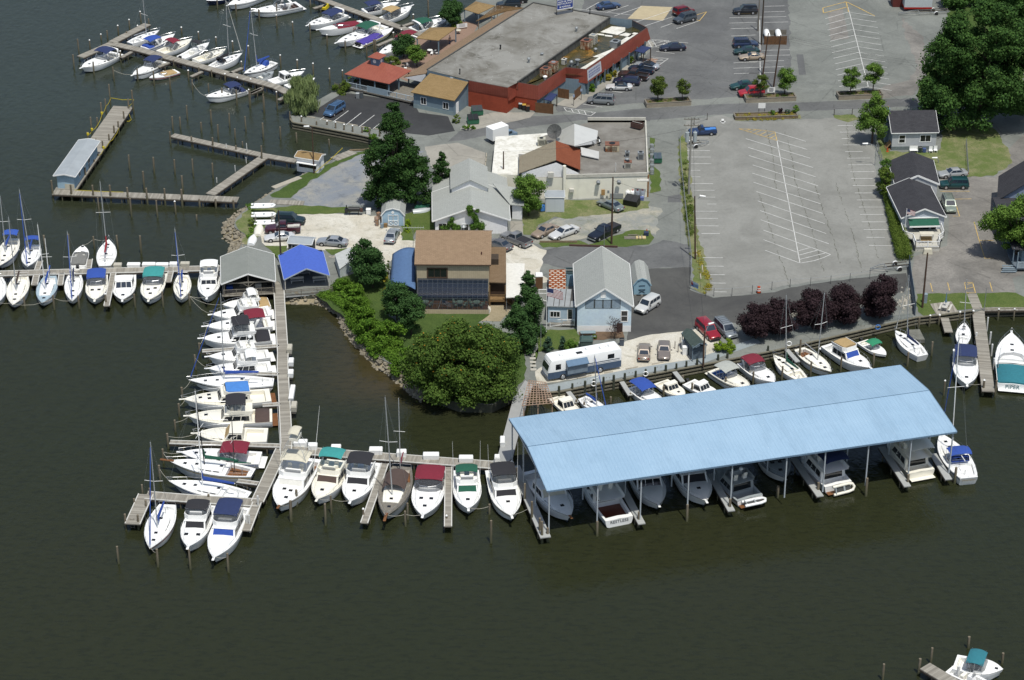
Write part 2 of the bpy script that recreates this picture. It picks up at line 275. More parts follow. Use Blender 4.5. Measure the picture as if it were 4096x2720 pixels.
LF={n:leafm('leaf_'+n,*h)for n,h in dict(oak=('3b5a2e','587a3c','294420'),dark=('34522b','4d6d37','263f1f'),sumac=('526e30','677e3a','3f5924'),pear=('3f5f33','567743','2d4825'),light=('5d7f35','7d9c47','466428'),willow=('8a9c63','a3b27a','6d8150'),plum=('3a2d31','4b3b3f','2a2023'),bank=('557a28','759838','3d5c1c'),young=('596d33','74843f','435427'),conifer=('45604a','5c7860','324a38'),juniper=('7d9a2c','9db63c','5c7820'),hedge=('5d7530','7b8d40','455a23'),flower=('bd8c34','cf9c3c','a5742a'),yellow=('a39a3a','b9ad48','857f2e'),holly=('4e7030','668a3c','395323')).items()}
bark=M('bark',A('5d5044'),.95,var=.4,scale=3)
#foliage
def leaves(name,mat,cl,size,parent=None,seed=0,shell=.55,up=.15,hang=0):
 0
 r=np.random.RandomState(seed+17);V=[];cl=[(*c[:5],c[5]*(1 if hang else 1.75))for c in cl];size*=1 if hang else.74
 for(x,y,z,rx,rz,n)in cl:
  n=int(n)
  if n<1:continue
  d=r.normal(size=(n,3));d/=np.linalg.norm(d,axis=1)[:,None];rad=shell+(1-shell)*r.rand(n)**.6;rad*=1+.2*r.normal(size=n)
  p=d*rad[:,None]*np.array([rx,rx,rz])+np.array([x,y,z])
  nn=d*np.array([1,1,rx/max(rz,.1)])+r.normal(size=(n,3))*.55+np.array([0,0,up]);nn/=np.linalg.norm(nn,axis=1)[:,None]
  a=np.cross(nn,r.normal(size=(n,3)))
  if hang:a=a*.15+np.array([0,0,-1.])+r.normal(size=(n,3))*.18
  a/=np.linalg.norm(a,axis=1)[:,None];b=np.cross(nn,a);b/=np.linalg.norm(b,axis=1)[:,None]+1e-9
  s=size*(.6+.8*r.rand(n))[:,None];la=(1.7 if hang else.62);lb=(.22 if hang else.42)
  V.append(np.stack([p-a*s*la,p+b*s*lb,p+a*s*la,p-b*s*lb],1).reshape(-1,3))
 V=np.concatenate(V).astype(np.float32);n=len(V)//4
 me=bpy.data.meshes.new(name);me.vertices.add(n*4);me.loops.add(n*4);me.polygons.add(n)
 me.vertices.foreach_set('co',V.ravel());me.loops.foreach_set('vertex_index',np.arange(n*4,dtype=np.int32));me.polygons.foreach_set('loop_start',np.arange(0,n*4,4,dtype=np.int32));me.polygons.foreach_set('loop_total',np.full(n,4,np.int32))
 me.materials.append(mat);me.update(calc_edges=1)
 o=NO(name,me)
 if parent is not None:o.parent=parent
 return o
def crown(w,h,z0,r,shape='round',k=None,dens=1,leaf=.35,wy=None):
 0
 cl=[];wy=wy or w;R_=min(w,wy)/2;k=k or int(min(110,26+R_*5))
 for i in rng(k):
  u=(i+.5)/k;zz=r.uniform(.04,.97)
  if shape=='round':pr=mth.sqrt(max(.03,1-(2*zz-1)**2))
  elif shape=='egg':pr=mth.sin(mth.pi*min(1,zz**.62))*.98+.05
  elif shape=='cone':pr=(1-zz)**.72*1+.06
  elif shape=='spire':pr=min(1,(1-zz)*2.2)**.7*min(1,zz*6+.35)+.05
  elif shape=='dome':pr=mth.sqrt(max(.03,1-zz**2.2))
  a=i*2.39996+r.uniform(-.4,.4);q=r.random()**.45*pr;cr=min(R_,h*.7)*r.uniform(.26,.42)*(.5+.5*pr)*(1.25 if k<14 else 1)*(34/max(k,34))**.22
  cl.append((mth.cos(a)*q*(w/2-cr*.75),mth.sin(a)*q*(wy/2-cr*.75),z0+zz*h*.94,cr,cr*r.uniform(.65,.9),max(8,cr*cr*dens*21/(leaf*leaf))))
 return cl
def tree(label,t,x,y,w,ytop,kind='dark',shape='round',name='tree',cat='tree',trunk=.25,leaf=.33,dens=1,z=LZ,group=None,lean=0,wy=None,seed=None,k=None,h=None,extra=None,hang=0):
 0
 b=P(t,x,y,z);h=h or VH(t,x,y,ytop,z);wm=w*MP(t,x,y,z)*1.22;h*=1.05;sd=int(seed if seed is not None else abs(b.x*13+b.y*7));r=random.Random(sd)
 o=thing(name,label,cat,b,0,group);zt=h*trunk
 cl=crown(wm,h-zt,zt,r,shape,k,dens,leaf,(wy*wm if wy else None));cl=[(c[0]+lean*(c[2]/h),*c[1:])for c in cl]
 if h>2.2:
  mb=MB();tr=max(.05,min(.5,h*.016+wm*.008));mb.tube([(0,0,-.1),(lean*.2,0,h*.3),(lean*.5,0,h*.62)],tr,0,8,tr*.45)
  for i in rng(min(9,len(cl))):
   c=cl[(i*5)%len(cl)];mb.tube([(lean*.25,0,h*.28+.05*i),(c[0]*.5,c[1]*.5,(h*.3+c[2])/2+.2),c[:3]],tr*.42,0,5,tr*.1)
  mb.bd('trunk',bark,o,smooth=50)
 leaves('crown',LF[kind],cl,leaf,o,sd,hang=hang)
 if extra:
  c2=[(c[0],c[1],c[2]+c[4]*.25,c[3],c[4],c[5]*extra[1])for c in cl if c[2]>zt+.35*(h-zt)];leaves('blossom',LF[extra[0]],c2,leaf*.7,o,sd+5,shell=.92,up=.6)
 return o
 #boats
class Hull:
 def __init__(s,L,B,fs,fb,sail=0):
  s.L,s.B,s.fs,s.fb,s.sail=L,B,fs,fb,sail
 def w(s,t):
  if s.sail:
   a=.60+.40*mth.sin(min(1,t/.42)*mth.pi/2)if t<.42 else 1-((t-.42)/.58)**2.05
   return max(.02,s.B/2*a)
  a=.90+.10*min(1,t/.4)if t<.45 else 1-((t-.45)/.55)**2.5
  return max(.03,s.B/2*a)
 def z(s,t):
  if s.sail:return s.fs+(s.fb-s.fs)*t**1.5+.12*(t-.35)**2
  return s.fs+(s.fb-s.fs)*(max(0,t-.12)/.88)**1.5
 def x(s,t):return(t-.5)*s.L
def build_hull(o,H,side,deck,stripe,ck,ckfl=.5,inner=None,stripe_lo=0,deckmat=None):
 mb=MB();N=18;ts=[i/(N-1)for i in rng(N)];rings=[]
 for t in ts:
  w,z,x=H.w(t),H.z(t),H.x(t);rk=H.L*(.075 if not H.sail else.12)
  f=max(0,(t-.55)/.45)**2.2;e=(max(0,(.12-t)/.12))*(H.L*.03 if H.sail else 0)
  cw=w*(.90-.28*f)if not H.sail else w*(.93-.2*f);cz=.18+.42*f*z
  kz=-.45 if not H.sail else-.4;kz=kz+f*(.4+.15*z)
  rings.append([(x,w,z),(x-rk*f*.12,w*.995,z-.13),(x-rk*f*.25,w*(.985-.04*f),z-.30),(x-rk*f*.75+e,cw,cz),(x-rk*f*.82+e,cw*.97,.10+.3*f*z),(x-rk*f+e*1.5,.02,kz),(x-rk*f*.82+e,-cw*.97,.10+.3*f*z),(x-rk*f*.75+e,-cw,cz),(x-rk*f*.25,-w*(.985-.04*f),z-.30),(x-rk*f*.12,-w*.995,z-.13),(x,-w,z)])
 mb.loft(rings,0,closed=0,cap0=0,cap1=0,fm=lambda i,j:(1 if j in(1,8)else 2 if(j in(3,6)and stripe_lo)else 3 if j in(4,5)else 0))
 mb.poly([p for p in rings[0]][::-1],0)
 mb.bd('hull',[side,stripe or side,stripe or side,boot],o,smooth=32)
 d=MB();rows=[];a,b=ck if ck else(-1,-1)
 for t in ts:
  w,z,x=H.w(t),H.z(t),H.x(t);inn=max(w-.32,w*.55)
  rows.append([(x,w,z+.05),(x,w-.06 if w>.1 else w*.5,z+.05),(x,min(inn,w-.07)if w>.15 else w*.4,z),(x,0,z+.05*w),(x,-(min(inn,w-.07)if w>.15 else w*.4),z),(x,-(w-.06 if w>.1 else w*.5),z+.05),(x,-w,z+.05)])
 def isck(i):return a<=(ts[i]+ts[i+1])/2<=b
 for i in rng(N-1):
  for j in rng(6):
   if isck(i)and j in(2,3):continue
   q=[rows[i][j],rows[i+1][j],rows[i+1][j+1],rows[i][j+1]];d.poly(q[::-1],0)
 idx=[i for i in rng(N-1)if isck(i)]
 d.poly([(H.x(0),-H.w(0),H.z(0)-.02),(H.x(0),-H.w(0),H.z(0)+.05),(H.x(0),H.w(0),H.z(0)+.05),(H.x(0),H.w(0),H.z(0)-.02)],0)
 d.bd('deck',[deckmat or deck],o,smooth=30)
 if idx:
  c=MB();
  for i in idx:
   for j in(2,4):
    p,q=rows[i][j],rows[i+1][j];c.poly([p,q,(q[0],q[1],ckfl),(p[0],p[1],ckfl)],1)
   p,q,r_,s_=rows[i][2],rows[i+1][2],rows[i+1][4],rows[i][4];c.poly([(p[0],p[1],ckfl),(s_[0],s_[1],ckfl),(r_[0],r_[1],ckfl),(q[0],q[1],ckfl)],0)
  for k in(idx[0],idx[-1]+1):
   p,q=rows[k][2],rows[k][4];c.poly([p,q,(q[0],q[1],ckfl),(p[0],p[1],ckfl)],1)
  c.bd('cockpit',[inner or deck,deck],o)
def cnp(o,x0,x1,w,z,mat,name='bimini_top',drop=.18,curve=.14,posts=1,zb=None,thick=.05):
 mb=MB();rings=[]
 n=7
 for i in rng(n):
  u=i/(n-1);x=x0+(x1-x0)*u;zz=z-drop*1.2*(abs(2*u-1))**2.2;r1=[];r2=[]
  for j in rng(7):
   v=j/6*2-1;y=v*w*(.96 if i in(0,n-1)else 1);dz=-curve*abs(v)**2.4-(.07 if abs(v)==1 else 0);r1.append((x,y,zz+dz));r2.append((x,y*.985,zz+dz-thick))
  rings.append(r1+r2[::-1])
 mb.loft(rings,0);c=mb.bd(name,mat,o,smooth=50)
 if posts:
  p=MB();zb=zb if zb is not None else z-1.6
  for sy in(-1,1):
   for fx in(.08,.5,.92):p.tube([(x0+(x1-x0)*.5+(fx-.5)*(x1-x0)*.3,sy*w*.98,zb),(x0+(x1-x0)*fx,sy*w*.97,z-drop)],.02,0,5)
  p.bd('canopy_frame',chrome,o)
 return c
def glassbox(o,x0,x1,wf,wr,z0,z1,rk_f,rk_r,wallm,glassm,band=(.25,.82),roof=None,nside=3,name='cabin',fw=1,rw=1,inset=.12,frontm=None):
 0
 b=[(x1,wf),(x0,wr)];t=[(x1-rk_f,max(wf-inset,.2)),(x0+rk_r,wr-inset)]
 def pt(u,v,s):
  xb=x0+(x1-x0)*u;xt=t[1][0]+(t[0][0]-t[1][0])*u;wb=wr+(wf-wr)*u;wt=t[1][1]+(t[0][1]-t[1][1])*u
  return Vec((xb+(xt-xb)*v,s*(wb+(wt-wb)*v),z0+(z1-z0)*v))
 mb=MB();ov=.06
 R0=[pt(0,0,1),pt(1,0,1),pt(1,0,-1),pt(0,0,-1)];R1=[pt(0,1,1),pt(1,1,1),pt(1,1,-1),pt(0,1,-1)]
 mb.loft([R0[::-1],R1[::-1]],0);mb.bd(name,[wallm],o)
 rf=MB();c=[(p.x+(ov if i in(1,2)else-ov),p.y+(ov if i<2 else-ov))for i,p in En(R1)];rf.ext(c,z1+.002,z1+.07,0);rf.bd('cabin_roof',[roof or wallm],o,bev=.03)
 v0,v1=band
 for s in SG:
  wn=MB()
  for k in rng(nside):
   u0=.06+.88*k/nside+.012;u1=.06+.88*(k+1)/nside-.012;q=[pt(u0,v0,s),pt(u1,v0,s),pt(u1,v1,s),pt(u0,v1,s)];wn.poly([(p.x,p.y+s*.012,p.z+.004)for p in(q if s<0 else q[::-1])],0)
  wn.bd('side_window',[glassm],o)
 if fw:
  wn=MB();nx=(z1-z0)/mth.hypot(z1-z0,rk_f+.01)*.014
  nf=1 if frontm else 3
  for k in rng(nf):
   f=lambda e,v:pt(1,v,1)+(pt(1,v,-1)-pt(1,v,1))*e
   e0,e1=.05+.9*k/nf+.012,.05+.9*(k+1)/nf-.012;va,vb=(.03,.99)if frontm else(v0-.08,v1+.06);q=[f(e0,va),f(e1,va),f(e1,vb),f(e0,vb)];wn.poly([(p.x+nx,p.y,p.z+.006)for p in q[::-1]],0)
  wn.bd('windshield',[frontm or glassm],o)
 if rw:
  wn=MB();f=lambda e,v:pt(0,v,1)+(pt(0,v,-1)-pt(0,v,1))*e
  wn.poly([(p.x-.012,p.y,p.z)for p in(f(.12,.1),f(.88,.1),f(.88,.85),f(.12,.85))],0);wn.bd('rear_window',[glassm],o)
def rail(o,H,t0,h,name='bow_rail',r=.016,n=9,off=.06):
 mb=MB();L=[];
 for s in SG:
  pts=[]
  for i in rng(n):
   t=t0+(1-t0)*i/(n-1);w=max(H.w(t)-off,.05);pts.append((H.x(t)+(.25 if i==n-1 else 0),s*w,H.z(t)+h))
   if i%2==0:mb.tube([(H.x(t),s*w,H.z(t)),pts[-1]],r*.8,0,4)
  mb.tube(pts,r,0,4);L.append(pts)
 mb.tube([L[0][-1],L[1][-1]],r,0,4);return mb.bd(name,chrome,o)
def hatches(o,H,lst,top,mat=None,sz=.5):
 for(t,yf)in lst:
  mb=MB();x=H.x(t);z=top(t);mb.box(x-sz/2,x+sz/2,yf-sz/2,yf+sz/2,z-.04,z+.035);mb.bd('deck_hatch',[mat or hatch_m],o,bev=.02)
def outboard(o,x,y,z,col=None):
 MB().loft([[(x-.55,y-.2,z+.25),(x-.55,y+.2,z+.25),(x-.55,y+.2,z+.6),(x-.55,y-.2,z+.6)],[(x-.2,y-.25,z+.15),(x-.2,y+.25,z+.15),(x-.2,y+.25,z+.75),(x-.2,y-.25,z+.75)],[(x+.05,y-.18,z+.2),(x+.05,y+.18,z+.2),(x+.05,y+.18,z+.6),(x+.05,y-.18,z+.6)]]).box(x-.4,x-.15,y-.1,y+.1,z-.9,z+.2).bd('outboard_motor',[col or black],o,bev=.04)
BOATS=[]
def place(t0,b,s,zb,zs):
 pb=P(*b,z=zb);ps=P(*s,z=zs);d=(pb-ps).to_2d();mid=(pb+ps)/2;return(mid.x,mid.y,0),AT(d),d.length
PRE={'express':dict(trunk=(.44,.90,.42),ck=(.05,.44),ws=.46,fs=.95,fb=1.45),'sedan':dict(trunk=(.60,.90,.38),ck=(.04,.24),house=(.24,.63,1.15),fly=(.25,.53),fs=1,fb=1.65),'hardtop':dict(trunk=(.58,.90,.3),ck=(.05,.32),house=(.32,.60,1.2),fs=.85,fb=1.3),'runabout':dict(trunk=(.55,.88,.16),ck=(.08,.55),ws=.56,fs=.7,fb=.95),'trawler':dict(trunk=(.66,.88,.4),ck=(.03,.16),house=(.16,.68,1.35),fly=(.1,.6),fs=1.15,fb=1.9),'console':dict(trunk=None,ck=(.08,.74),fs=.75,fb=1.15)}
def motor(label,style,bow,stern,B,bim=None,hull=None,deck=None,stripe=None,cover=None,arch=0,wcov=None,encl=0,hat=None,tower=0,ant=0,flycov=None,ckcol=None,outb=0,radar=0,hard=0,line=1,cat='motorboat',z0=0,plat=1,name='motorboat',bh=None,extra=None,glassm=None,fbh=None,ov={}):
 pr=dict(PRE[style],**ov);hull=hull or gel;deck=deck or deckw
 if fbh:pr['fs']*=fbh;pr['fb']*=fbh
 sc=1;loc,rz,L=place(None,bow,stern,pr['fb'],pr['fs'])
 if L<7.2 and style!='console':f=max(.68,L/8.2);pr['fs']*=f;pr['fb']*=f;loc,rz,L=place(None,bow,stern,pr['fb'],pr['fs']);sc=f
 o=thing(name,label,cat,loc,rz,'boats at the marina');H=Hull(L,B,pr['fs'],pr['fb'])
 build_hull(o,H,hull,deck,CV_or(stripe),pr['ck'],ckfl=max(.28,pr['fs']-.62),inner=CV_or(ckcol)or deck)
 tr=pr['trunk'];top=lambda t:H.z(t)+.05
 if tr:
  a,b,h=tr;h*=sc;mb=MB();rings=[];n=9
  for i in rng(n):
   t=a+(b-a)*i/(n-1);w=max(.06,min(H.w(t)*.78,H.w(t)-.22));u=i/(n-1);hh=h*(1-u**2.2)+.015;z=H.z(t);x=H.x(t)
   rings.append([(x,w,z-.02),(x,w*.95,z+hh*.6),(x,w*.78,z+hh*.95),(x,0,z+hh*1.08),(x,-w*.78,z+hh*.95),(x,-w*.95,z+hh*.6),(x,-w,z-.02)])
  mb.loft(rings,0);mb.bd('foredeck_cabin',[deck],o,smooth=45)
  def top(t,a=a,b=b,h=h):
   u=(t-a)/(b-a);return H.z(t)+(h*(1-u**2.2)*1.06 if 0<=u<=1 else.05)
  if style in('express','runabout','hardtop')and L>6.5:
   for s in SG:
    mb=MB();q=[]
    for(u,v)in((.08,.25),(.55,.3),(.48,.62),(.1,.72)):
     t=a+(b-a)*u;w=max(.06,min(H.w(t)*.78,H.w(t)-.22));hh=h*(1-u**2.2);q.append((H.x(t),s*(w*(1-.06*v)+.012),H.z(t)+hh*v))
    mb.poly(q if s<0 else q[::-1]);mb.bd('cabin_window',[glass],o)
 hatches(o,H,hat if hat is not None else([(.66,0),(.80,0)]if L>8 else[(.7,0)]),top,sz=.5*sc if L>7 else.38)
 zb=pr['fs']
 if style=='express' or style=='runabout':
  t=pr['ws'];x=H.x(t);w=H.w(t)-.25;z=top(t)-.03;hh=(.62 if style=='express' else.42)*sc
  A_=[(x-.30*L*.55,w*1.02),(x-.02*L,w*.98),(x+.06*L,w*.62),(x+.085*L,0)];A_=A_+[(p[0],-p[1])for p in A_[2::-1]];zz=[H.z(t)+.02,z,z,z,z,z,H.z(t)+.02]
  mb=MB();fr=MB();topl=[]
  for i in rng(6):
   p,q=A_[i],A_[i+1];pt=(p[0]-hh*.75,p[1]*.93,zz[i]+hh*(.55 if i==0 else 1));qt=(q[0]-hh*.75,q[1]*.93,zz[i+1]+hh*(.55 if i==5 else 1));mb.poly([(*p,zz[i]),(*q,zz[i+1]),qt,pt]);topl.append(pt);fr.tube([(*p,zz[i]),pt],.018,0,4)
  topl.append(qt);fr.tube(topl,.025,0,4);mb.bd('windshield',[vinyl if not wcov else CV[wcov]],o);fr.bd('windshield_frame',[chrome],o)
  c0,c1=pr['ck'];cf=max(.28,pr['fs']-.62);w=H.w(.25)-.4
  for k,(x0,x1,y0,y1,h2)in En(((c0+.01,c0+.07,-w,w,.42),(c1-.12,c1-.06,.15,w*.9,.62),(c1-.12,c1-.06,-w*.9,-.15,.62))):
   MB().box(H.x(x0),H.x(x1),y0,y1,cf,cf+h2*.62).box(H.x(x0),H.x(x0)+.12,y0,y1,cf+h2*.62+.003,cf+h2*1.35).bd('seat',[CV_or(ckcol)or deckc],o,bev=.05)
  MB().box(H.x(c1)-.15,H.x(c1)+.1,-w,w,cf,H.z(c1)+.12).bd('dashboard',[deck],o,bev=.06)
 if style=='console':
  cf=max(.28,pr['fs']-.5);MB().frus((-.5,.45,-.42,.42),(-.4,.3,-.38,.38),cf,cf+1.05).bd('console',[deck],o,bev=.05)
  MB().poly([(.3,-.38,cf+1.06),(.3,.38,cf+1.06),(.12,.34,cf+1.5),(.12,-.34,cf+1.5)]).bd('windshield',[vinyl],o)
  MB().box(-1.3,-.85,-.45,.45,cf,cf+.75).bd('seat',[deckc],o,bev=.05)
 if 'house' in pr:
  a,b,h=pr['house'];h*=sc;wf=H.w(b)-.34;wr=H.w(a)-.24;z=H.z(a)+.0
  glassbox(o,H.x(a),H.x(b),wf,wr,z,z+h+.35*(H.z(b)-H.z(a)),h*.75,.12,deck,glassm or glass,frontm=CV[wcov]if wcov else None)
  zt=z+h+.35*(H.z(b)-H.z(a))+.07;zb=zt
  if 'fly' in pr:
   f0,f1=pr['fly'];w1=H.w(.45)-.42;fh=.62*sc;mb=MB();x0,x1=H.x(f0)-.2,H.x(f1)+.1
   base=[(x0,-w1),(x1-.5,-w1),(x1,-w1*.62),(x1,w1*.62),(x1-.5,w1),(x0,w1)]
   n=len(base);th=.08
   for i in rng(n-1):
    p,q=base[i],base[i+1];hp=fh*(.7 if i==0 else 1);hq=fh*(.7 if i==n-2 else 1)
    pi_=(p[0]*.98,p[1]*.94);qi=(q[0]-.06,q[1]*.94);tp=(p[0]-.12,p[1]*1.02,zt+hp);tq=(q[0]-.12,q[1]*1.02,zt+hq)
    mb.poly([(*p,zt),(*q,zt),tq,tp]);mb.poly([(*qi,zt+.02),(*pi_,zt+.02),(tp[0]-.05,tp[1]*.95,tp[2]),(tq[0]-.05,tq[1]*.95,tq[2])]);mb.poly([tp,tq,(tq[0]-.05,tq[1]*.95,tq[2]),(tp[0]-.05,tp[1]*.95,tp[2])])
   mb.ext([(x0-.05,-w1),(x1-.5,-w1),(x1,-w1*.6),(x1,w1*.6),(x1-.5,w1),(x0-.05,w1)],zt-.0,zt+.03);mb.bd('flybridge',[deck],o)
   if flycov:
    MB().loft([[(x0+.05,-w1*.96,zt+.1),(x0+.05,w1*.96,zt+.1),(x0+.1,w1*.9,zt+.5),(x0+.1,0,zt+.62),(x0+.1,-w1*.9,zt+.5)],[(x1-.35,-w1*.9,zt+.1),(x1-.35,w1*.9,zt+.1),(x1-.4,w1*.8,zt+.66),(x1-.4,0,zt+.8),(x1-.4,-w1*.8,zt+.66)]]).bd('flybridge_cover',[CV[flycov]],o,smooth=40)
   else:
    MB().box(x1-1,x1-.62,-w1*.55,w1*.55,zt+.03,zt+.8).bd('helm_console',[deck],o,bev=.06)
    for s in(-1,1):
     MB().box(x1-2,x1-1.55,s*w1*.42-.28,s*w1*.42+.28,zt+.03,zt+.5).box(x1-2.1,x1-1.96,s*w1*.42-.28,s*w1*.42+.28,zt+.5,zt+.95).bd('helm_seat',[deckc],o,bev=.05)
    MB().poly([(x1-.28,-w1*.6,zt+fh),(x1-.28,w1*.6,zt+fh),(x1-.5,w1*.56,zt+fh+.3),(x1-.5,-w1*.56,zt+fh+.3)]).bd('wind_deflector',[vinyl],o)
   zb=zt+.03;fl=(x0,x1,w1)
 if bim:
  cname,b0,b1=bim[:3];hh=(bim[3]if len(bim)>3 else(2 if style in('sedan','trawler')else 1.25))*(sc if sc<1 else 1);zt=zb+hh if 'fly' in pr else(zb+.95+hh*.5 if 'house' not in pr else zb+hh)
  w=(fl[2]if 'fly' in pr else H.w((b0+b1)/2)-.18);cnp(o,H.x(b0),H.x(b1),w,zt,deck if hard and cname=='white' else CV[cname],'hardtop' if hard else 'bimini_top',zb=zb if 'fly' in pr else pr['fs'])
  if encl:
   mb=MB();x0,x1=H.x(b0)+.1,H.x(b1)-.05;zl=zb+.45 if 'fly' in pr else zb+.45;xf=x1+.25
   q=[(x0,w*.96),(x1,w*.96),(xf,w*.6),(xf,-w*.6),(x1,-w*.96),(x0,-w*.96)]
   for i in rng(5):
    p,r_=q[i],q[i+1];mb.poly([(*p,zl),(*r_,zl),(min(r_[0],x1-.05),r_[1]*.98,zt-.22),(min(p[0],x1-.05),p[1]*.98,zt-.22)])
   mb.bd('clear_enclosure',[vinyl],o)
 if cover:
  cname,b0,b1=cover;mb=MB();rings=[]
  for i in rng(6):
   u=i/5;t=b0+(b1-b0)*u;w=H.w(t)-.05;z=H.z(t)+.07;hh=(.18+.34*mth.sin(mth.pi*min(1,u*.8+.1)))*(1 if L>6 else.7);rings.append([(H.x(t),w,z-.04),(H.x(t),w*.9,z+hh*.5),(H.x(t),0,z+hh),(H.x(t),-w*.9,z+hh*.5),(H.x(t),-w,z-.04)])
  mb.loft(rings,0);mb.bd('cockpit_cover',[CV[cname]],o,smooth=50)
 if arch:
  t=arch if isinstance(arch,float)else.24;w=H.w(t)-.1;z=pr['fs'];x=H.x(t);mb=MB();pts=[(x+.5,w,z),(x-.15,w*.97,z+1.15),(x-.35,w*.8,z+1.5),(x-.35,0,z+1.55),(x-.35,-w*.8,z+1.5),(x-.15,-w*.97,z+1.15),(x+.5,-w,z)]
  mb.loft([[(p[0]+.22,p[1],p[2]),(p[0]+.15,p[1]*.96,p[2]-.09),(p[0]-.22,p[1]*.96,p[2]-.09),(p[0]-.22,p[1],p[2])]for p in pts],0);mb.bd('radar_arch',[deck],o,smooth=60)
 if radar:
  z=zb+(1.65 if not bim else 2.2);x=H.x(.3);MB().cyl(x,0,z,z+.22,.3,0,12,.2).cyl(x,0,z-.35,z,.05,0,6).bd('radar_dome',[gel],o,smooth=40)
 if tower:
  zt=zb;x0,x1=H.x(.28),H.x(.42);w=fl[2]*.95;mb=MB();top_z=zt+4.6
  for s in SG:
   for(xa,xb_)in((x0-.6,x0+.3),(x1+.4,x1-.2)):
    mb.tube([(xa,s*w,zt+.1),(xa*.9+xb_*.1,s*w*.9,zt+2.1),(xb_,s*.55,top_z)],.035,0,5)
   for z in(zt+2.1,zt+3.3):mb.tube([(x0-.3,s*w*.75,z),(x1+.2,s*w*.75,z)],.025,0,4)
   mb.tube([(x0-.5,s*w*.95,zt+.4),(x1,s*w*.7,zt+3)],.022,0,4)
  mb.bd('tuna_tower',[chrome],o);cnp(o,x0-.4,x1+.5,w*1.05,zt+2.15,CV['cream'],'hardtop',posts=0)
  MB().box(x0,x1,-.6,.6,top_z-.12,top_z+.32).bd('tower_console',[cream],o,bev=.05);cnp(o,x0-.1,x1+.2,.7,top_z+1.35,CV['cream'],'tower_top',zb=top_z)
  for s in SG:MB().tube([(H.x(.33),s*(H.w(.33)-.1),zt-.4),(H.x(.2),s*(H.w(.33)+.6),zt+8.5)],.045,0,5,.015).bd('outrigger',[wpt],o)
 if ant:
  for k in rng(ant):mb=MB();s=(-1)**k;mb.tube([(H.x(.36),s*(H.w(.4)-.15),zb-.1),(H.x(.33),s*(H.w(.4)-.05),zb+(5.2 if ant>1 else 3))],.03,0,5,.012);mb.bd('antenna',[wpt],o)
 if plat and L>6.5:
  mb=MB();w=H.w(0)*.92;mb.box(H.x(0)-.75,H.x(0)-.01,-w,w,.30,.38);mb.bd('swim_platform',[teak if plat=='teak' else deck],o,bev=.03)
 for k in rng(outb):outboard(o,H.x(0)-.05,(k-(outb-1)/2)*.7,pr['fs']-.25)
 if style!='runabout' and L>6:rail(o,H,.52 if style!='console' else.6,.62 if L>8 else.45)
 if L>8.5 and bh!=0:
  mb=MB();x=H.x(1);z=H.z(1);mb.box(x-.35,x+.55,-.16,.16,z+.0,z+.08);mb.bd('bow_pulpit',[deck if bh!='teak' else teak],o,bev=.03)
 if line:moor(o,H,label)
 if extra:extra(o,H)
 BOATS.append(o);return o
def CV_or(x):
 if x is None or not isinstance(x,str):return x
 return CV.get(x)or MATS.get(x)
PILES=[]
MOOR=[]
def moor(o,H,label):MOOR.append((o,H,label))
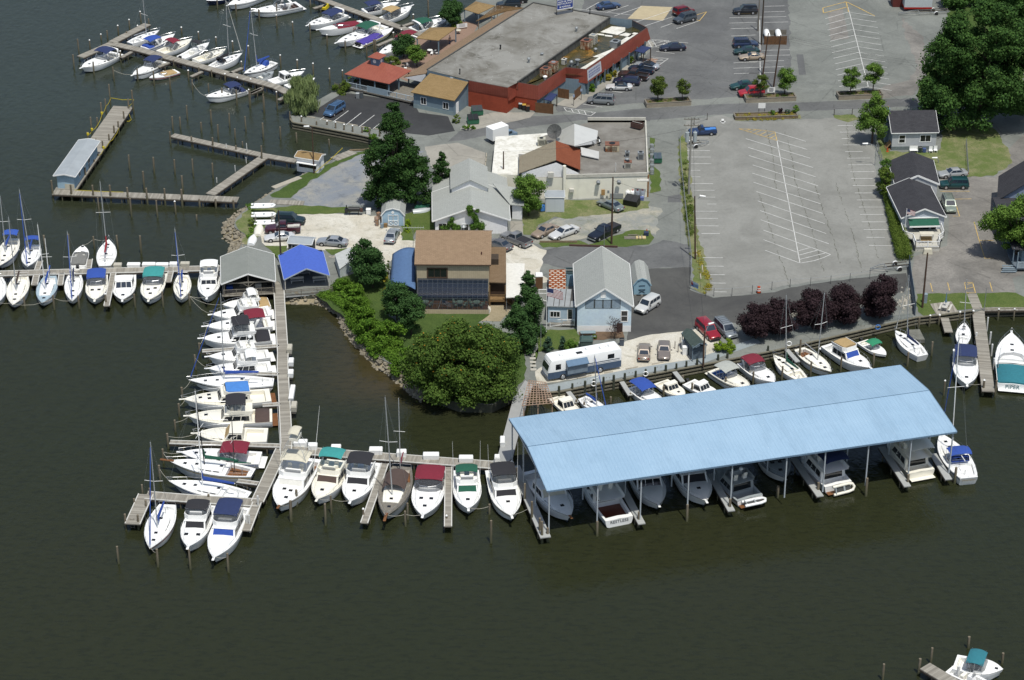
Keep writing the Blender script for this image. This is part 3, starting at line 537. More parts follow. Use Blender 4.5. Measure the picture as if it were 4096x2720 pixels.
def sail(label,bow,stern,B,mast=None,mtop=None,cover='blue',jib='blue',hull=None,deck=None,stripe=None,bim=None,dodger=None,spread=1,mizzen=None,mastm=None,deckmat=None,cabin=(.34,.72),line=1,boom=1,text_=None,wood=0,bowsprit=0,fb=1.3,fs=1,name='sailboat',trunkm=None,mh=None,awning=None,mt=.57):
 hull=hull or gel;deck=deck or deckw;loc,rz,L=place(None,bow,stern,fb,fs)
 if L<7.5:f=max(.62,L/8.5);fb*=f;fs*=f;loc,rz,L=place(None,bow,stern,fb,fs)
 o=thing(name,label,'sailboat',loc,rz,'boats at the marina');H=Hull(L,B,fs,fb,1)
 build_hull(o,H,hull,deck,CV_or(stripe),(.07,.30),ckfl=fs-.42,inner=teak if wood else deck,deckmat=CV_or(deckmat))
 a,b=cabin;mb=MB();rings=[];n=9;ch=.42 if L>8 else.3
 for i in rng(n):
  t=a+(b-a)*i/(n-1);u=i/(n-1);w=max(.08,min(H.w(t)*.66,H.w(t)-.38));hh=ch*(1-.75*u**2)+.01;z=H.z(t);x=H.x(t);rings.append([(x,w,z-.02),(x,w*.96,z+hh*.75),(x,w*.8,z+hh),(x,0,z+hh*1.12),(x,-w*.8,z+hh),(x,-w*.96,z+hh*.75),(x,-w,z-.02)])
 mb.loft(rings,0);mb.bd('coachroof',[CV_or(trunkm)or deck],o,smooth=40)
 zt=lambda t:H.z(t)+ch*(1-.75*((t-a)/(b-a))**2)*1.1 if a<=t<=b else H.z(t)+.05
 for s in SG:
  mb=MB()
  for(u0,u1)in((.08,.26),(.32,.5),(.56,.68)):
   q=[]
   for(u,v)in((u0,.3),(u1,.3),(u1,.68),(u0,.68)):
    t=a+(b-a)*u;w=max(.08,min(H.w(t)*.66,H.w(t)-.38));hh=ch*(1-.75*u**2);q.append((H.x(t),s*(w*(1-.04*v)+.012),H.z(t)+hh*.75*v/.75))
   mb.poly(q if s<0 else q[::-1])
  mb.bd('cabin_window',[glass],o)
 hatches(o,H,[(b-.06,0),(min(.84,b+.08),0),(a+.03,0)],zt,sz=.45)
 mm=mastm or alu;base=Vec((H.x(mt),0,zt(mt)-.02));mh=mh or L*1.18
 if mtop:
  c_,s_=mth.cos(rz),mth.sin(rz);wb=Vec((loc[0]+base.x*c_,loc[1]+base.x*s_,base.z));d=ray(*mtop);k=wb.y/d.y;mh=HC+d.z*k-base.z;dx=d.x*k-wb.x
  lx=max(-.6,min(.6,dx));tip=Vec((base.x+lx*c_,-lx*s_,base.z+mh))
 else:tip=base+Vec((-.01*mh,0,mh))
 mb=MB();mb.tube([base,base+(tip-base)*.5,tip],.085,0,8,.06);mb.cyl(tip.x,tip.y,tip.z,tip.z+.35,.012,0,4);mast_o=mb.bd('mast',[mm],o,smooth=60)
 if spread:
  mb=MB();p=base+(tip-base)*.55;w=min(1.15,B*.36)
  mb.tube([p+Vec((-.1,w,.06)),p,p+Vec((-.1,-w,.06))],.03,0,5);mb.bd('spreader',[wpt],mast_o)
 st=MB();bowp=Vec((H.x(.985),0,H.z(1)+.1));stp=Vec((H.x(.01),0,H.z(0)+.1));p=base+(tip-base)*.55
 for s in SG:
  cp=Vec((H.x(.53),s*(H.w(.53)-.08),H.z(.53)));st.tube([cp,p+Vec((-.1,s*min(1.15,B*.36),.06)),tip],.009,0,4)
 st.tube([stp,tip],.009,0,4)
 if not jib:st.tube([bowp,tip],.009,0,4)
 st.bd('rigging',[galv],o)
 if jib:
  mb=MB();q=bowp+(tip-bowp)*.95;mb.tube([bowp+(tip-bowp)*.03,bowp+(tip-bowp)*.3,q],.085,0,6,.045);mb.bd('furled_jib',[CV_or(jib)],o)
 if boom:
  b0=base+Vec((-.08,0,1.05 if L>8 else.7));b1=Vec((H.x(.16),0,b0.z+.12));MB().tube([b0,b1],.06,0,6).bd('boom',[mm],o)
  if cover:
   mb=MB();rings=[]
   for i in rng(6):
    u=i/5;c=b0+(b1-b0)*(u*.96+.02);h=.42*(1-.65*u)+.03;w=.17*(1-.4*u);rings.append([c+Vec((0,w,-.06)),c+Vec((0,w*.9,h*.5)),c+Up(h),c+Vec((0,-w*.9,h*.5)),c+Vec((0,-w,-.06))])
   mb.loft(rings,0);mb.tube([b0+Vec((-.02,0,.2)),b0+Vec((.05,0,1.3))],.13,0,6,.07);mb.bd('sail_cover',[CV_or(cover)],o,smooth=60)
 if bim:cnp(o,H.x(bim[1]),H.x(bim[2]),H.w(.2)-.25,fs+2,CV[bim[0]],zb=fs)
 if dodger:
  x0,x1=H.x(a)-.55,H.x(a)+.55;w=min(H.w(a)*.62,H.w(a)-.4);mb=MB();z=zt(a)
  mb.loft([[(x1,w,z-.1),(x1-.25,w*.85,z+.45),(x1-.25,-w*.85,z+.45),(x1,-w,z-.1)],[(x0+.5,w,z-.1),(x0+.45,w*.92,z+.72),(x0+.45,-w*.92,z+.72),(x0+.5,-w,z-.1)],[(x0,w,z+.0),(x0,w*.92,z+.68),(x0,-w*.92,z+.68),(x0,-w,z+.0)]],0,cap0=1,cap1=0);mb.bd('dodger',[CV[dodger]],o,smooth=50)
 if awning:cnp(o,H.x(awning[1]),H.x(awning[2]),B*.36,fs+1.75,CV[awning[0]],'awning',drop=.05,curve=.65,posts=0)
 if mizzen:
  (mx,tp)=mizzen;mbs=Vec((H.x(mx),0,fs+.2));c_,s_=mth.cos(rz),mth.sin(rz);wb=Vec((loc[0]+mbs.x*c_,loc[1]+mbs.x*s_,mbs.z));d=ray(*tp);k=wb.y/d.y;hz=HC+d.z*k-mbs.z
  mb=MB();mb.tube([mbs,mbs+Vec((-.1,0,hz))],.07,0,7,.05);z=mb.bd('mizzen_mast',[mm],o,smooth=60);s2=MB();s2.tube([(mbs.x,.75,mbs.z+hz*.55),(mbs.x,-.75,mbs.z+hz*.55)],.025,0,4);s2.bd('spreader',[wpt],z)
  mb=MB();q=mbs+Up(1.2);mb.tube([q,q+Vec((-L*.2,0,.1))],.14,0,6,.07);mb.bd('mizzen_sail_cover',[CV_or(cover or 'blue')],o)
 rail(o,H,.80,.55,'bow_pulpit',n=5)
 mb=MB();
 for s in SG:
  pts=[]
  for t in(.01,.2,.4,.6,.8):
   w=H.w(t)-.07;pts.append((H.x(t),s*w,H.z(t)+.58));mb.tube([(H.x(t),s*w,H.z(t)),pts[-1]],.013,0,4)
  mb.tube(pts,.009,0,4)
 mb.tube([(H.x(.01),H.w(.01)-.07,fs+.58),(H.x(.01),-H.w(.01)+.07,fs+.58)],.015,0,4);mb.bd('lifeline',[chrome],o)
 wz=MB();wz.cyl(H.x(.13),0,fs-.42,fs+.35,.06,0,6);wz.tube([(H.x(.13),.38*mth.cos(k*mth.pi/5),fs+.35+.38*mth.sin(k*mth.pi/5))for k in rng(11)],.018,0,4);wz.bd('steering_wheel',[chrome],o)
 if bowsprit:MB().box(H.x(1)-.8,H.x(1)+1.1,-.18,.18,fb+.04,fb+.16).bd('bowsprit',[teak],o,bev=.03)
 if line:moor(o,H,label)
 if text_:text_(o,H)
 BOATS.append(o);return o
 #cars
CK={'sedan':dict(L=4.85,W=1.8,Hh=1.44,belt=.93,hood=(.70,.90),gb=(.20,-.36),gt=(.05,-.20),trunk=.97),'coupe':dict(L=4.75,W=1.8,Hh=1.30,belt=.87,hood=(.62,.82),gb=(.17,-.34),gt=(.02,-.15),trunk=.92),'suv':dict(L=4.7,W=1.86,Hh=1.80,belt=1.08,hood=(.88,1.04),gb=(.22,-.49),gt=(.09,-.45),trunk=1.06),'minivan':dict(L=4.85,W=1.9,Hh=1.76,belt=1.04,hood=(.78,1),gb=(.31,-.49),gt=(.13,-.44),trunk=1.02),'pickup':dict(L=5.6,W=1.95,Hh=1.84,belt=1.12,hood=(.92,1.08),gb=(.19,-.13),gt=(.08,-.10),trunk=1.12,bed=(-.135,-.485)),'smallpickup':dict(L=4.8,W=1.72,Hh=1.6,belt=1,hood=(.82,.96),gb=(.18,-.04),gt=(.07,-.02),trunk=1,bed=(-.06,-.48)),'wagon':dict(L=4.9,W=1.8,Hh=1.5,belt=.94,hood=(.70,.90),gb=(.2,-.48),gt=(.06,-.42),trunk=.95)}
def car(label,kind,front,rear,col,low=None,roofm=None,group='parked cars and trucks',bedcov=None,load=None,z=LZ+.02,rack=0,metal=.25,name=None,cat=None,ragtop=None,side=None,L=None):
 k=CK[kind];L=L or k['L'];W=k['W'];f=P(*front,z=z);r=P(*rear,z=z);d=(f-r).to_2d();m=(f+r)/2
 o=thing(name or{'sedan':'parked_car','coupe':'parked_car','wagon':'parked_car','suv':'parked_suv','minivan':'parked_minivan','pickup':'parked_pickup','smallpickup':'parked_pickup'}[kind],label,cat or{'suv':'suv','minivan':'minivan','pickup':'pickup truck','smallpickup':'pickup truck'}.get(kind,'car'),(m.x,m.y,z),AT(d),group)
 pm=paint(col,metal);bm=blackp if kind in('suv','pickup','smallpickup')else pm;h0,h1=k['hood'];bt=k['belt'];gx0,gx1=k['gb'][0]*L,k['gb'][1]*L;tz=k['trunk'];X=L/2
 st=[(X,.42,.80,h0-.12),(X-.10,.30,.90,h0-.04),(X-.35,.24,.965,h0+.03),(X-.9,.22,1,h0+(h1-h0)*.6),(gx0+.05,.22,1,h1),(gx0-.25,.22,1,bt),((gx0+gx1)/2,.22,1,bt+.005),(gx1+.1,.22,1,bt)]
 if k.get('bed'):st=st[:-1]+[(k['bed'][0]*L+.06,.22,1,bt),(k['bed'][0]*L+.03,.22,1,.82),(-X+.4,.26,.99,.82),(-X+.08,.34,.97,.82),(-X,.42,.95,.80)]
 elif-X-gx1<-.35:st+=[(gx1-.05,.22,1,tz),(-X+.45,.26,.97,tz-.01),(-X+.12,.32,.91,tz-.07),(-X,.42,.82,tz-.2)]
 else:st+=[(-X+.25,.28,.985,tz),(-X+.06,.34,.95,tz-.04),(-X,.42,.88,tz-.15)]
 rings=[]
 for(x,zb,ww,zt)in st:
  w=W/2*ww;rings.append([(x,w*.9,zb),(x,w,zb+.16),(x,w,min(.62,zt-.12)),(x,w*.975,zt-.10),(x,w*.88,zt),(x,0,zt+.025),(x,-w*.88,zt),(x,-w*.975,zt-.10),(x,-w,min(.62,zt-.12)),(x,-w,zb+.16),(x,-w*.9,zb)])
 mb=MB();mb.loft(rings,0,closed=1,fm=lambda i,j:(1 if j in(0,9)and low else 2 if j==10 else 3 if side and j in(1,8)else 0));
 if k.get('bed'):
  b0,b1=k['bed'][0]*L+.03,-X+.01
  for sy in(-1,1):mb.box(b1,b0,min(sy*W*.40,sy*W*.485),max(sy*W*.40,sy*W*.485),.7,tz)
  mb.box(b1,b1+.09,-W*.398,W*.398,.7,tz-.004)
 tx0,tx1=k['gt'][0]*L,k['gt'][1]*L;zr=k['Hh'];wb=W/2*.93;wt=W/2*.72 if kind in('sedan','coupe','wagon')else W/2*.80
 def gp(u,v,s):
  xb=gx1+(gx0-gx1)*u;xt=tx1+(tx0-tx1)*u;return Vec((xb+(xt-xb)*v,s*(wb+(wt-wb)*v),bt-.03+(zr-.06-bt+.03)*v))
 rg=[]
 for v in(0,1):
  rg.append([gp(0,v,1),gp(.25,v,1),gp(.75,v,1),gp(1,v,1),gp(1,v,-1),gp(.75,v,-1),gp(.25,v,-1),gp(0,v,-1)])
 rm=4 if(roofm or ragtop)else 0
 top=[Vec((p.x*(.93 if abs(p.x)>.2 else 1)+(tx0+tx1)/2*.07,p.y*.84,zr))for p in rg[1]]
 mb.loft([r_[::-1]for r_ in(rg[0],rg[1],top)],0,cap0=0,fm=lambda i,j:rm if(i==1 or ragtop)else 0);mb.m[-1]=rm
 body=mb.bd('body',[pm,paint(low,metal)if low else pm,black,CV_or(side)if side else pm,(CV_or(ragtop)if ragtop else paint(roofm,metal)if roofm else pm)],o,smooth=38)
 e=.02
 def quad(name,f,u0,u1,v0,v1,n,sh):
  q=[f(u0,v0),f(u1,v0),f(u1,v1),f(u0,v1)];mb=MB();mb.poly([tuple(p+n*e)for p in q]);return mb.bd(name,[glb if kind!='x' else glass],o)
 quad('windshield',lambda u,v:gp(1,v,1)+(gp(1,v,-1)-gp(1,v,1))*u,.93,.07,.10,.93,Vec((.6,0,.75)),0)
 if not(ragtop and ragtop.startswith('hard')):quad('rear_window',lambda u,v:gp(0,v,1)+(gp(0,v,-1)-gp(0,v,1))*u,.09,.91,.16,.9,Vec((-.7,0,.6)),0)
 nw=2 if kind in('sedan','wagon','coupe')else 3
 if kind in('pickup','smallpickup'):nw=2 if kind=='pickup' else 1
 for s in SG:
  mb=MB()
  for i in rng(nw):
   u0=.05+.90*i/nw+.015;u1=.05+.90*(i+1)/nw-.015;q=[gp(u0,.2,s),gp(u1,.2,s),gp(u1-(.01 if i==nw-1 else 0),.88,s),gp(u0,.88,s)];mb.poly([tuple(p+Vec((0,s*.014,.008)))for p in(q if s<0 else q[::-1])])
  mb.bd('side_window',[glb],o)
 wr=.34 if kind in('suv','pickup')else.31
 for(x,y)in((X-.92,1),(X-.92,-1),(-X+.98,1),(-X+.98,-1)):
  yy=y*(W/2-.09);w=NO('wheel',WH[0]);w.parent=o;w.location=(x,yy,wr);w.scale=(wr/.33,1,wr/.33)
  q=NO('rim',WH[1]);q.parent=w;q.rotation_euler=(0,0,0 if y<0 else mth.pi)
  a=NO('wheel_arch',WH[2]);a.parent=o;a.location=(x,y*(W/2+.003),wr+.03);a.scale=(wr/.33,1,wr/.33)
 for s in SG:
  MB().box(X-.13,X-.02,s*W*.30-.17,s*W*.30+.17,h0-.24,h0-.09).bd('headlight',[lamp_w],o,bev=.02)
  mb=MB();zt=(bt-.05 if kind in('suv','minivan')else tz-.18);mb.box(-X-.012,-X+.10,s*W*.37-.14,s*W*.37+.14,zt-.22,zt);mb.bd('taillight',[lamp_r],o,bev=.01)
  MB().box(gx0-.35,gx0-.15,s*(W/2+.14)-.1,s*(W/2+.14)+.1,bt+.02,bt+.17).bd('door_mirror',[bm if kind!='sedan' else pm],o,bev=.03)
 MB().box(X-.06,X+.05,-W*.44,W*.44,.36,.55).bd('front_bumper',[bm if kind!='pickup' else chrome],o,bev=.04)
 MB().box(-X-.06,-X+.05,-W*.44,W*.44,.40,.60).bd('rear_bumper',[bm if kind!='pickup' else chrome],o,bev=.04)
 MB().box(X-.03,X+.02,-W*.26,W*.26,h0-.26,h0-.12).bd('grille',[black],o)
 MB().box(-X-.07,-X-.055,-.16,.16,.62 if kind!='pickup' else.5,.74 if kind!='pickup' else.62).bd('number_plate',[wpt],o)
 if k.get('bed'):
  b0,b1=k['bed'][0]*L,k['bed'][1]*L;mb=MB()
  if bedcov:mb.box(b1,b0,-W*.44,W*.44,tz+.01,tz+.07);mb.bd('bed_cover',[CV[bedcov]],o,bev=.03)
  else:mb.box(b1+.1,b0-.02,-W*.395,W*.395,.82,.855);mb.bd('cargo_bed',[black],o)
  if load:
   mb=MB();r=random.Random(3)
   for i in rng(4):x=b1+.3+i*(b0-b1-.6)/3;mb.box(x-.28,x+.28,-.5+.1*i,.25+.1*i,.86,tz+.02+.15*r.random())
   mb.bd('bed_load',[CV_or(load)],o,bev=.05)
 if rack:
  mb=MB()
  for s in SG:mb.tube([(tx1+.2,s*wt*.8,zr+.03),(tx0-.2,s*wt*.8,zr+.03)],.025,0,4)
  for i in rng(5):x=tx1+.3+i*(tx0-tx1-.6)/4;mb.tube([(x,-wt*.8,zr+.045),(x,wt*.8,zr+.045)],.02,0,4)
  mb.bd('roof_rack',[black],o)
 return o
def _wheel():
 mb=MB();n=16;mb.loft([[(r*mth.cos(2*mth.pi*i/n),y,r*mth.sin(2*mth.pi*i/n))for i in rng(n)]for(r,y)in((.22,-.11),(.31,-.11),(.33,-.07),(.33,.07),(.31,.11),(.22,.11))],0)
 o=mb.bd('wheel',[tyre],None,smooth=30);a=grab(o)
 mb=MB();mb.loft([[(r*mth.cos(2*mth.pi*i/n),y,r*mth.sin(2*mth.pi*i/n))for i in rng(n)]for(r,y)in((.215,-.10),(.20,-.125),(.06,-.118),(.05,-.13))],0);o=mb.bd('rim',[rim],None,smooth=30);b=grab(o)
 mb=MB();mb.poly([(.40*mth.cos(2*mth.pi*i/n),0,.40*mth.sin(2*mth.pi*i/n))for i in rng(n)]);o=mb.bd('wheel_arch',[black]);c=grab(o)
 return a,b,c
WH=_wheel()
#setting: water, land and paving
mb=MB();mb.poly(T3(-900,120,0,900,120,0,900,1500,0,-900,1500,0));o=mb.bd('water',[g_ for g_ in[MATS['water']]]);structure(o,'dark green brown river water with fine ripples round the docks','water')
SHORE=Q(('B',1850,90,1690,215,1420,330,1290,470,1090,590,760,760,600,850,345,985,370,1050,700,1112,960,1162,1180,1212,1250,1255,1100,1285,870,1300,640,1400,470,1490,280,1567),('F',190,185),('E',2270,235,2160,290,2020,420,2010,490,2110,560,2050,680),('F',-40,760,60,860,250,960,310,1070,560,1070,690,1105,800,1175,860,1330,1000,1480),('J',1010,60,1120,160,1250,225,1370,335,1510,445,1800,550,2080,555,2290,450),('K',190,300,330,385,450,388,1480,195,2078,78),('H',1430,1262,1640,1242,1915,1205,1930,1222,2020,1195,2361,1185,2700,1175))
shore=[P(*p)for p in SHORE]
land=[(p.x,p.y)for p in shore]+[(330,330),(420,900),(-20,900),(P('B',2250,-300).x,P('B',2250,-300).y)]
mb=MB();mb.ext(land,-1.2,LZ,1,0);structure(mb.bd('ground',[asph,bulk_wood]),'worn grey asphalt ground of the waterfront','ground')
NS=[0]
def sht(name,label,cat,mat,pts,lay,amp=.2,step=1,kind='structure'):
 NS[0]+=1;q=[P2(*p)for p in pts];q=wob(q,step,amp,NS[0])if amp else q;z=LZ+.004*lay+.0005*(NS[0]%7)
 mb=MB();mb.poly([(x,y,z)for x,y in q]);a=sum(q[i][0]*q[(i+1)%len(q)][1]-q[(i+1)%len(q)][0]*q[i][1]for i in rng(len(q)))
 if a<0:mb.f=[tuple(reversed(f))for f in mb.f]
 o=mb.bd(name,[mat]);o['kind']=kind;return tag(o,label,cat or name.replace('_',' '))
sht('parking_lot','large pale grey empty parking lot with herringbone bays',0,asph_lot,Q(('C',1600,1040,1900,985),('D',-60,1045,430,1030,720,1010,920,1030,1075,1230,1090,1567),('H',1190,450,1250,770,1180,870,700,935,350,985,60,1050),('G',1990,1085,1830,1090,1700,1040,1740,850,1700,600,1640,200),('C',1600,1300)),1)
sht('road','grey street running past the planters',0,asph_mid,Q(('B',1790,1130),('C',-100,1070,250,1000,600,985,1250,930,2000,890),('D',430,880,760,868,1500,840,1500,905,720,945,0,965),('C',1640,1000,1300,1040,700,1030,200,1095,-100,1160),('B',1850,1200,1700,1215)),2,.12)
sht('driveway','narrow grey lane beside the low white building',0,asph,Q(('C',1290,1030,1600,1010,1540,1200,1560,1567),('G',1600,560,1640,760,1640,850,1320,840,1330,600,1385,330,1380,0),('C',1340,1300,1270,1180)),3,.15)
sht('asphalt_apron','dark fresh asphalt beside the pale blue office',0,asph_dark,Q(('G',1160,850,1640,835,1630,1030,1835,1100,2361,1050),('H',350,1010,700,955,1350,885,1370,985,1330,1050,1000,1080,500,1180,0,1280),('G',2080,1330,1950,1300,1700,1360,1560,1385,1250,1420,1090,1465,1120,1300)),4,.12)
sht('asphalt_yard','mid grey patched asphalt yard behind the office',0,asph_mid,Q(('G',350,690,560,665,1000,668,1280,650,1400,600,1640,640,1640,838,1150,852,630,850,350,800)),3.2,.35)
sht('parking_lot','small black parking lot beside the gazebo',0,asph_black,Q(('B',490,985,770,815,840,800,1400,880,1450,965,1700,1000,1760,1125,1530,1165,1160,1120,1000,1100)),3,.06)
sht('parking_lot','dark lot of marked bays around the restaurant front',0,asph_mid,Q(('C',1180,560,1330,380,1220,300,700,110,720,-60),('D',-800,-60,340,-60,360,600,180,800),('C',2100,830,1600,860,1000,900,500,960,480,900,900,790)),1,.3)
sht('asphalt_patch','square of darker patched asphalt in the restaurant lot',0,patch_m,Q(('C',1600,365,1850,373,1985,170,1755,155)),5,.03)
sht('asphalt_patch','long darker strip patch near the planters',0,patch_m,Q(('C',1640,745,1960,712,1965,745,1625,775)),5,.03)
sht('asphalt_patch','small slanted darker patch in front of the young trees',0,patch_m,Q(('C',1535,630,1600,630,1560,700,1475,702)),5,.03)
sht('asphalt_patch','narrow upright dark patch in the upper lot',0,patch_m,Q(('D',408,468,465,468,490,640,430,643)),5,.03)
sht('asphalt_patch','dark patch on the lane by the dumpster',0,patch_m,Q(('G',1440,228,1555,208,1560,278,1440,278)),5,.03)
sht('concrete_slab','sandy concrete pad with round covers in the restaurant lot',0,flat('pad_sand','c3b493',.9,var=.15,scale=1),Q(('C',1095,160,1210,50,1480,62,1400,178)),5,.02)
sht('asphalt_worn_strip','pale worn strip of paving in the upper lot',0,asph_warm,Q(('D',680,110,800,70,860,330,700,345,690,240)),5,.15)
sht('asphalt_worn_strip','pale worn paving beside the big oak',0,asph_warm,Q(('D',1310,150,1500,330,1530,620,1400,820,1000,850,1160,740,1370,690,1450,570,1390,420,1340,300)),2,.3)
sht('driveway','mottled grey drive between the black roofed houses',0,asph_warm,Q(('H',1640,70,1900,55),('D',2110,1520,2260,1400,2230,1280,2361,1150,2600,1300),('H',2400,400,2400,880,2260,930,2290,1052,1880,1058,1440,1062,1400,900,1420,740,1700,650,1720,420)),3,.05)
sht('concrete_lot','pale concrete apron beside the low white building',0,concrete_m,Q(('B',1500,1260,1780,1225,2020,1310,2010,1500),('F',2005,110,1750,130,1600,0),('B',1560,1440)),3,.1)
sht('concrete_slab','stained concrete ramp by the green dumpsters',0,concrete_m,Q(('B',1800,1110,1930,1010),('C',-60,965,300,965,260,1010,0,1070),('B',1900,1120)),5,.08)
sht('gravel_lot','blue grey gravel lot left of the tall tree',0,gravel_g,Q(('F',360,240,500,120),('B',700,1440,920,1330,1150,1290,1500,1300),('F',1000,100,1010,300,760,322,470,305)),3,.4)
sht('gravel_yard','bright white oyster shell gravel yard',0,gravel_w,Q(('F',200,390,480,380,820,378,1090,392,1130,480,1290,500,1310,600,2060,600),('G',100,540,270,630,400,690,340,870,430,960,230,990,60,1110,100,1200,0,1280),('F',2060,1290,2050,900,1410,760,1230,760,1190,870,1100,800,860,720,640,690,330,670,130,650,90,560)),4,.35)
sht('gravel_yard','dusty light gravel parking behind the flagpole',0,gravel_l,Q(('G',270,625,330,520,500,410,820,370,1290,310,1385,330,1340,560,1150,530,990,540,660,600,400,640)),4,.45)
sht('gravel_yard','white gravel under the motorhome and two sedans',0,gravel_w,Q(('K',265,240,340,190,560,90),('G',1000,1520,1090,1466,1250,1422,1560,1387,1700,1362,1880,1440,1890,1567),('K',1560,130,1500,150,850,258,280,335)),5,.15)
sht('dirt_patch','bare tan earth beside the deck stairs',0,dirt_m,Q(('F',2060,1100,2240,1110,2270,1180,2150,1300,1960,1300,2060,1230)),5,.3)
sht('dirt_patch','brown mulch bed by the picnic table',0,flat('mulch','77604a',.95,var=.4,scale=3),Q(('G',680,1390,880,1350,1060,1360,1070,1440,700,1475)),5,.2)
GR=[('mown grass strip along the grey gravel lot',grass_m,Q(('F',250,320,470,305,760,320,980,330,820,372,490,378,230,385,120,420,70,330))),('rough grass on the point by the rocks',grass_d,Q(('E',2160,300),('F',0,290,180,310,260,350,200,390,90,560,-30,640),('E',2080,640,2115,565,2030,480,2040,430))),('grass between the fuel booth and the gravel lot',grass_s,Q(('B',480,1490,640,1420,740,1380,880,1310,1110,1290,900,1345,700,1440),('F',500,110,350,240,190,235,170,215,350,110))),('grass beside the barn shed',grass_m,Q(('F',1300,380,1400,360,1580,340,1590,520,1420,530,1415,610,1300,605,1310,500))),('lawn path left of the tan house',grass_s,Q(('F',640,1070,740,940,940,870,1190,880,1210,1000,1170,1230,1260,1310,1500,1230,2060,1240,1960,1310),('J',2361,0,2361,330,2100,545,1800,540,1510,435,1250,215,1010,50),('F',860,1320,800,1165,690,1095))),('patchy grass beside the white shed',grass_d,Q(('G',210,330,370,290,560,255,860,260,1060,250,1290,270,1280,330,900,380,740,400,560,420,470,400,330,470,280,560,200,555,190,420))),('grass island under the utility pole',grass_m,Q(('G',330,630,420,610,680,605,760,640,1000,560,1130,515,1290,520,1325,580,1280,640,1020,660,600,650,370,668))),('small lawn in front of the office stairs',grass_m,Q(('G',350,1390,430,1370,660,1365,685,1470,560,1530,300,1567),('K',230,240,290,60))),('left lawn by the picnic table',grass_m,Q(('H',1440,1064,1885,1060,1920,1190,1770,1205,1610,1230,1500,1255,1450,1215))),('right lawn by the wooden walk',grass_m,Q(('H',1955,1060,2290,1055,2361,1090,2700,1090,2700,1170,2361,1182,2020,1185,2000,1190))),('back lawn of the grey house under the oak',grass_d,Q(('D',1110,960,1180,960,1210,1300,1480,1310,1630,1290,1680,1000,2100,1100,2230,1290,2262,1400,2100,1510,1880,1520,1600,1460,1180,1400,1140,1400,1090,1230))),('grass strip under the oak crown by the road',grass_s,Q(('D',1500,905,1700,900,2361,1000,2361,500,2600,200,2600,-100,1720,-100,1700,200,1530,620,1430,820))),('weedy verge between lane and parking lot',grass_d,Q(('C',1530,1205,1580,1150,1610,1300),('G',1650,200,1690,500,1750,720,1800,980,1760,1070,1660,1020,1650,800,1610,620,1560,330),('C',1545,1567))),('grass strip behind the metal drums',grass_m,Q(('C',1285,1180,1330,1190,1310,1410,1370,1470),('G',1380,180,1290,200),('C',1285,1480))),('grass by the floating home picnic bench',grass_m,Q(('F',640,680,860,670,850,720,700,730))),('grass beyond the white concrete box',grass_m,Q(('F',740,760,830,748,850,775,760,800))),('thin grass between the boat houses',grass_m,Q(('F',120,650,320,650,330,760,220,755,190,700))),('weeds in front of the low timber wall',grass_d,Q(('C',2015,1010),('D',440,985,450,1020,200,1030),('C',2020,1035))),('weedy strip by the leaning fence',grass_d,Q(('D',725,985,900,985,960,1020,850,1050,730,1010)))]
for i,(l,m,p)in En(GR):sht('grass',l,'grass',m,p,6,.3)
sht('grass','steep weedy slope below the blue roof boathouse',0,grass_s,Q(('F',560,1066,740,1040,1000,1000,1040,1250,1180,1400),('J',1300,0,1100,140,1010,50),('F',860,1310)),7,.2)
sht('sidewalk','brick terrace on the restaurant waterfront',0,brick,Q(('B',1100,590,1290,500,1420,345,1700,230,1850,180,1960,210,1900,320,1600,520,1450,640,1350,700)),3,.02)
sht('sidewalk','kerbside concrete walk along the restaurant front',0,concrete_m,Q(('C',480,900,650,930,880,770,1080,620,1330,380,1290,350,1100,520,830,740,560,850)),6,.02)
sht('sidewalk','brick paving under the navy entrance canopy',0,brick,Q(('C',1180,535,1300,500,1360,505,1320,560,1200,560)),7,.02)
sht('sidewalk','concrete path to the white gable house',0,concrete_m,Q(('F',2235,440,2340,440),('G',195,470,200,560,90,560),('F',2235,530)),6,.02)
sht('sidewalk','pale concrete path by the blue boathouse',0,concrete_m,Q(('F',670,740,860,715,860,740,690,758)),8,.02)
#painted lines
def lines(name,label,mat,segs,w=.125,lay=9):
 mb=MB()
 for(a,b)in segs:
  p,q=P(*a,z=LZ+.004*lay),P(*b,z=LZ+.004*lay);d=(q-p);n=Vec((-d.y,d.x,0)).normalized()*w/2;k=[p-n,q-n,q+n,p+n];mb.poly(k)
 o=mb.bd(name or 'parking_lines',[mat]);return structure(o,label,'markings')
S=lambda t,*a:[((t,a[i],a[i+1]),(t,a[i+2],a[i+3]))for i in rng(0,len(a),4)]
sp=[]
for i in rng(14):
 y=103+49.3*i;x=858+(1025-858)*i/13;sp.append((x,y,655+(785-655)*min(i,13)/13,y+57-.7*i));
 if 1:sp.append((x+3,y+2,1082+(1225-1082)*i/13,y+36-.3*i))
lines(0,'white herringbone bay lines in the upper lot',line_w,S('D',850,58,1025,748,*sum(sp,())))
big=[(222,1133,487,1213),(238,1205,500,1283),(-28,1190,525,1358),(-8,1265,550,1438),(0,1335,573,1518),(30,1415,592,1595),(30,1487,612,1668)]+[(x0,y0+1459.5,x1,y1+1459.5)for(x0,y0,x1,y1)in((40,105,615,290),(65,185,632,372),(75,265,650,460),(95,348,662,545),(100,427,684,633),(122,515,700,725),(125,598,410,705),(140,690,440,800),(440,800,560,778),(560,778,640,752),(640,752,700,725),(425,693,535,663),(430,730,590,688),(437,767,655,712))]
lines(0,'white herringbone bay lines in the large empty lot',line_w,S('D',240,1205,438,2259,*sum(big,())))
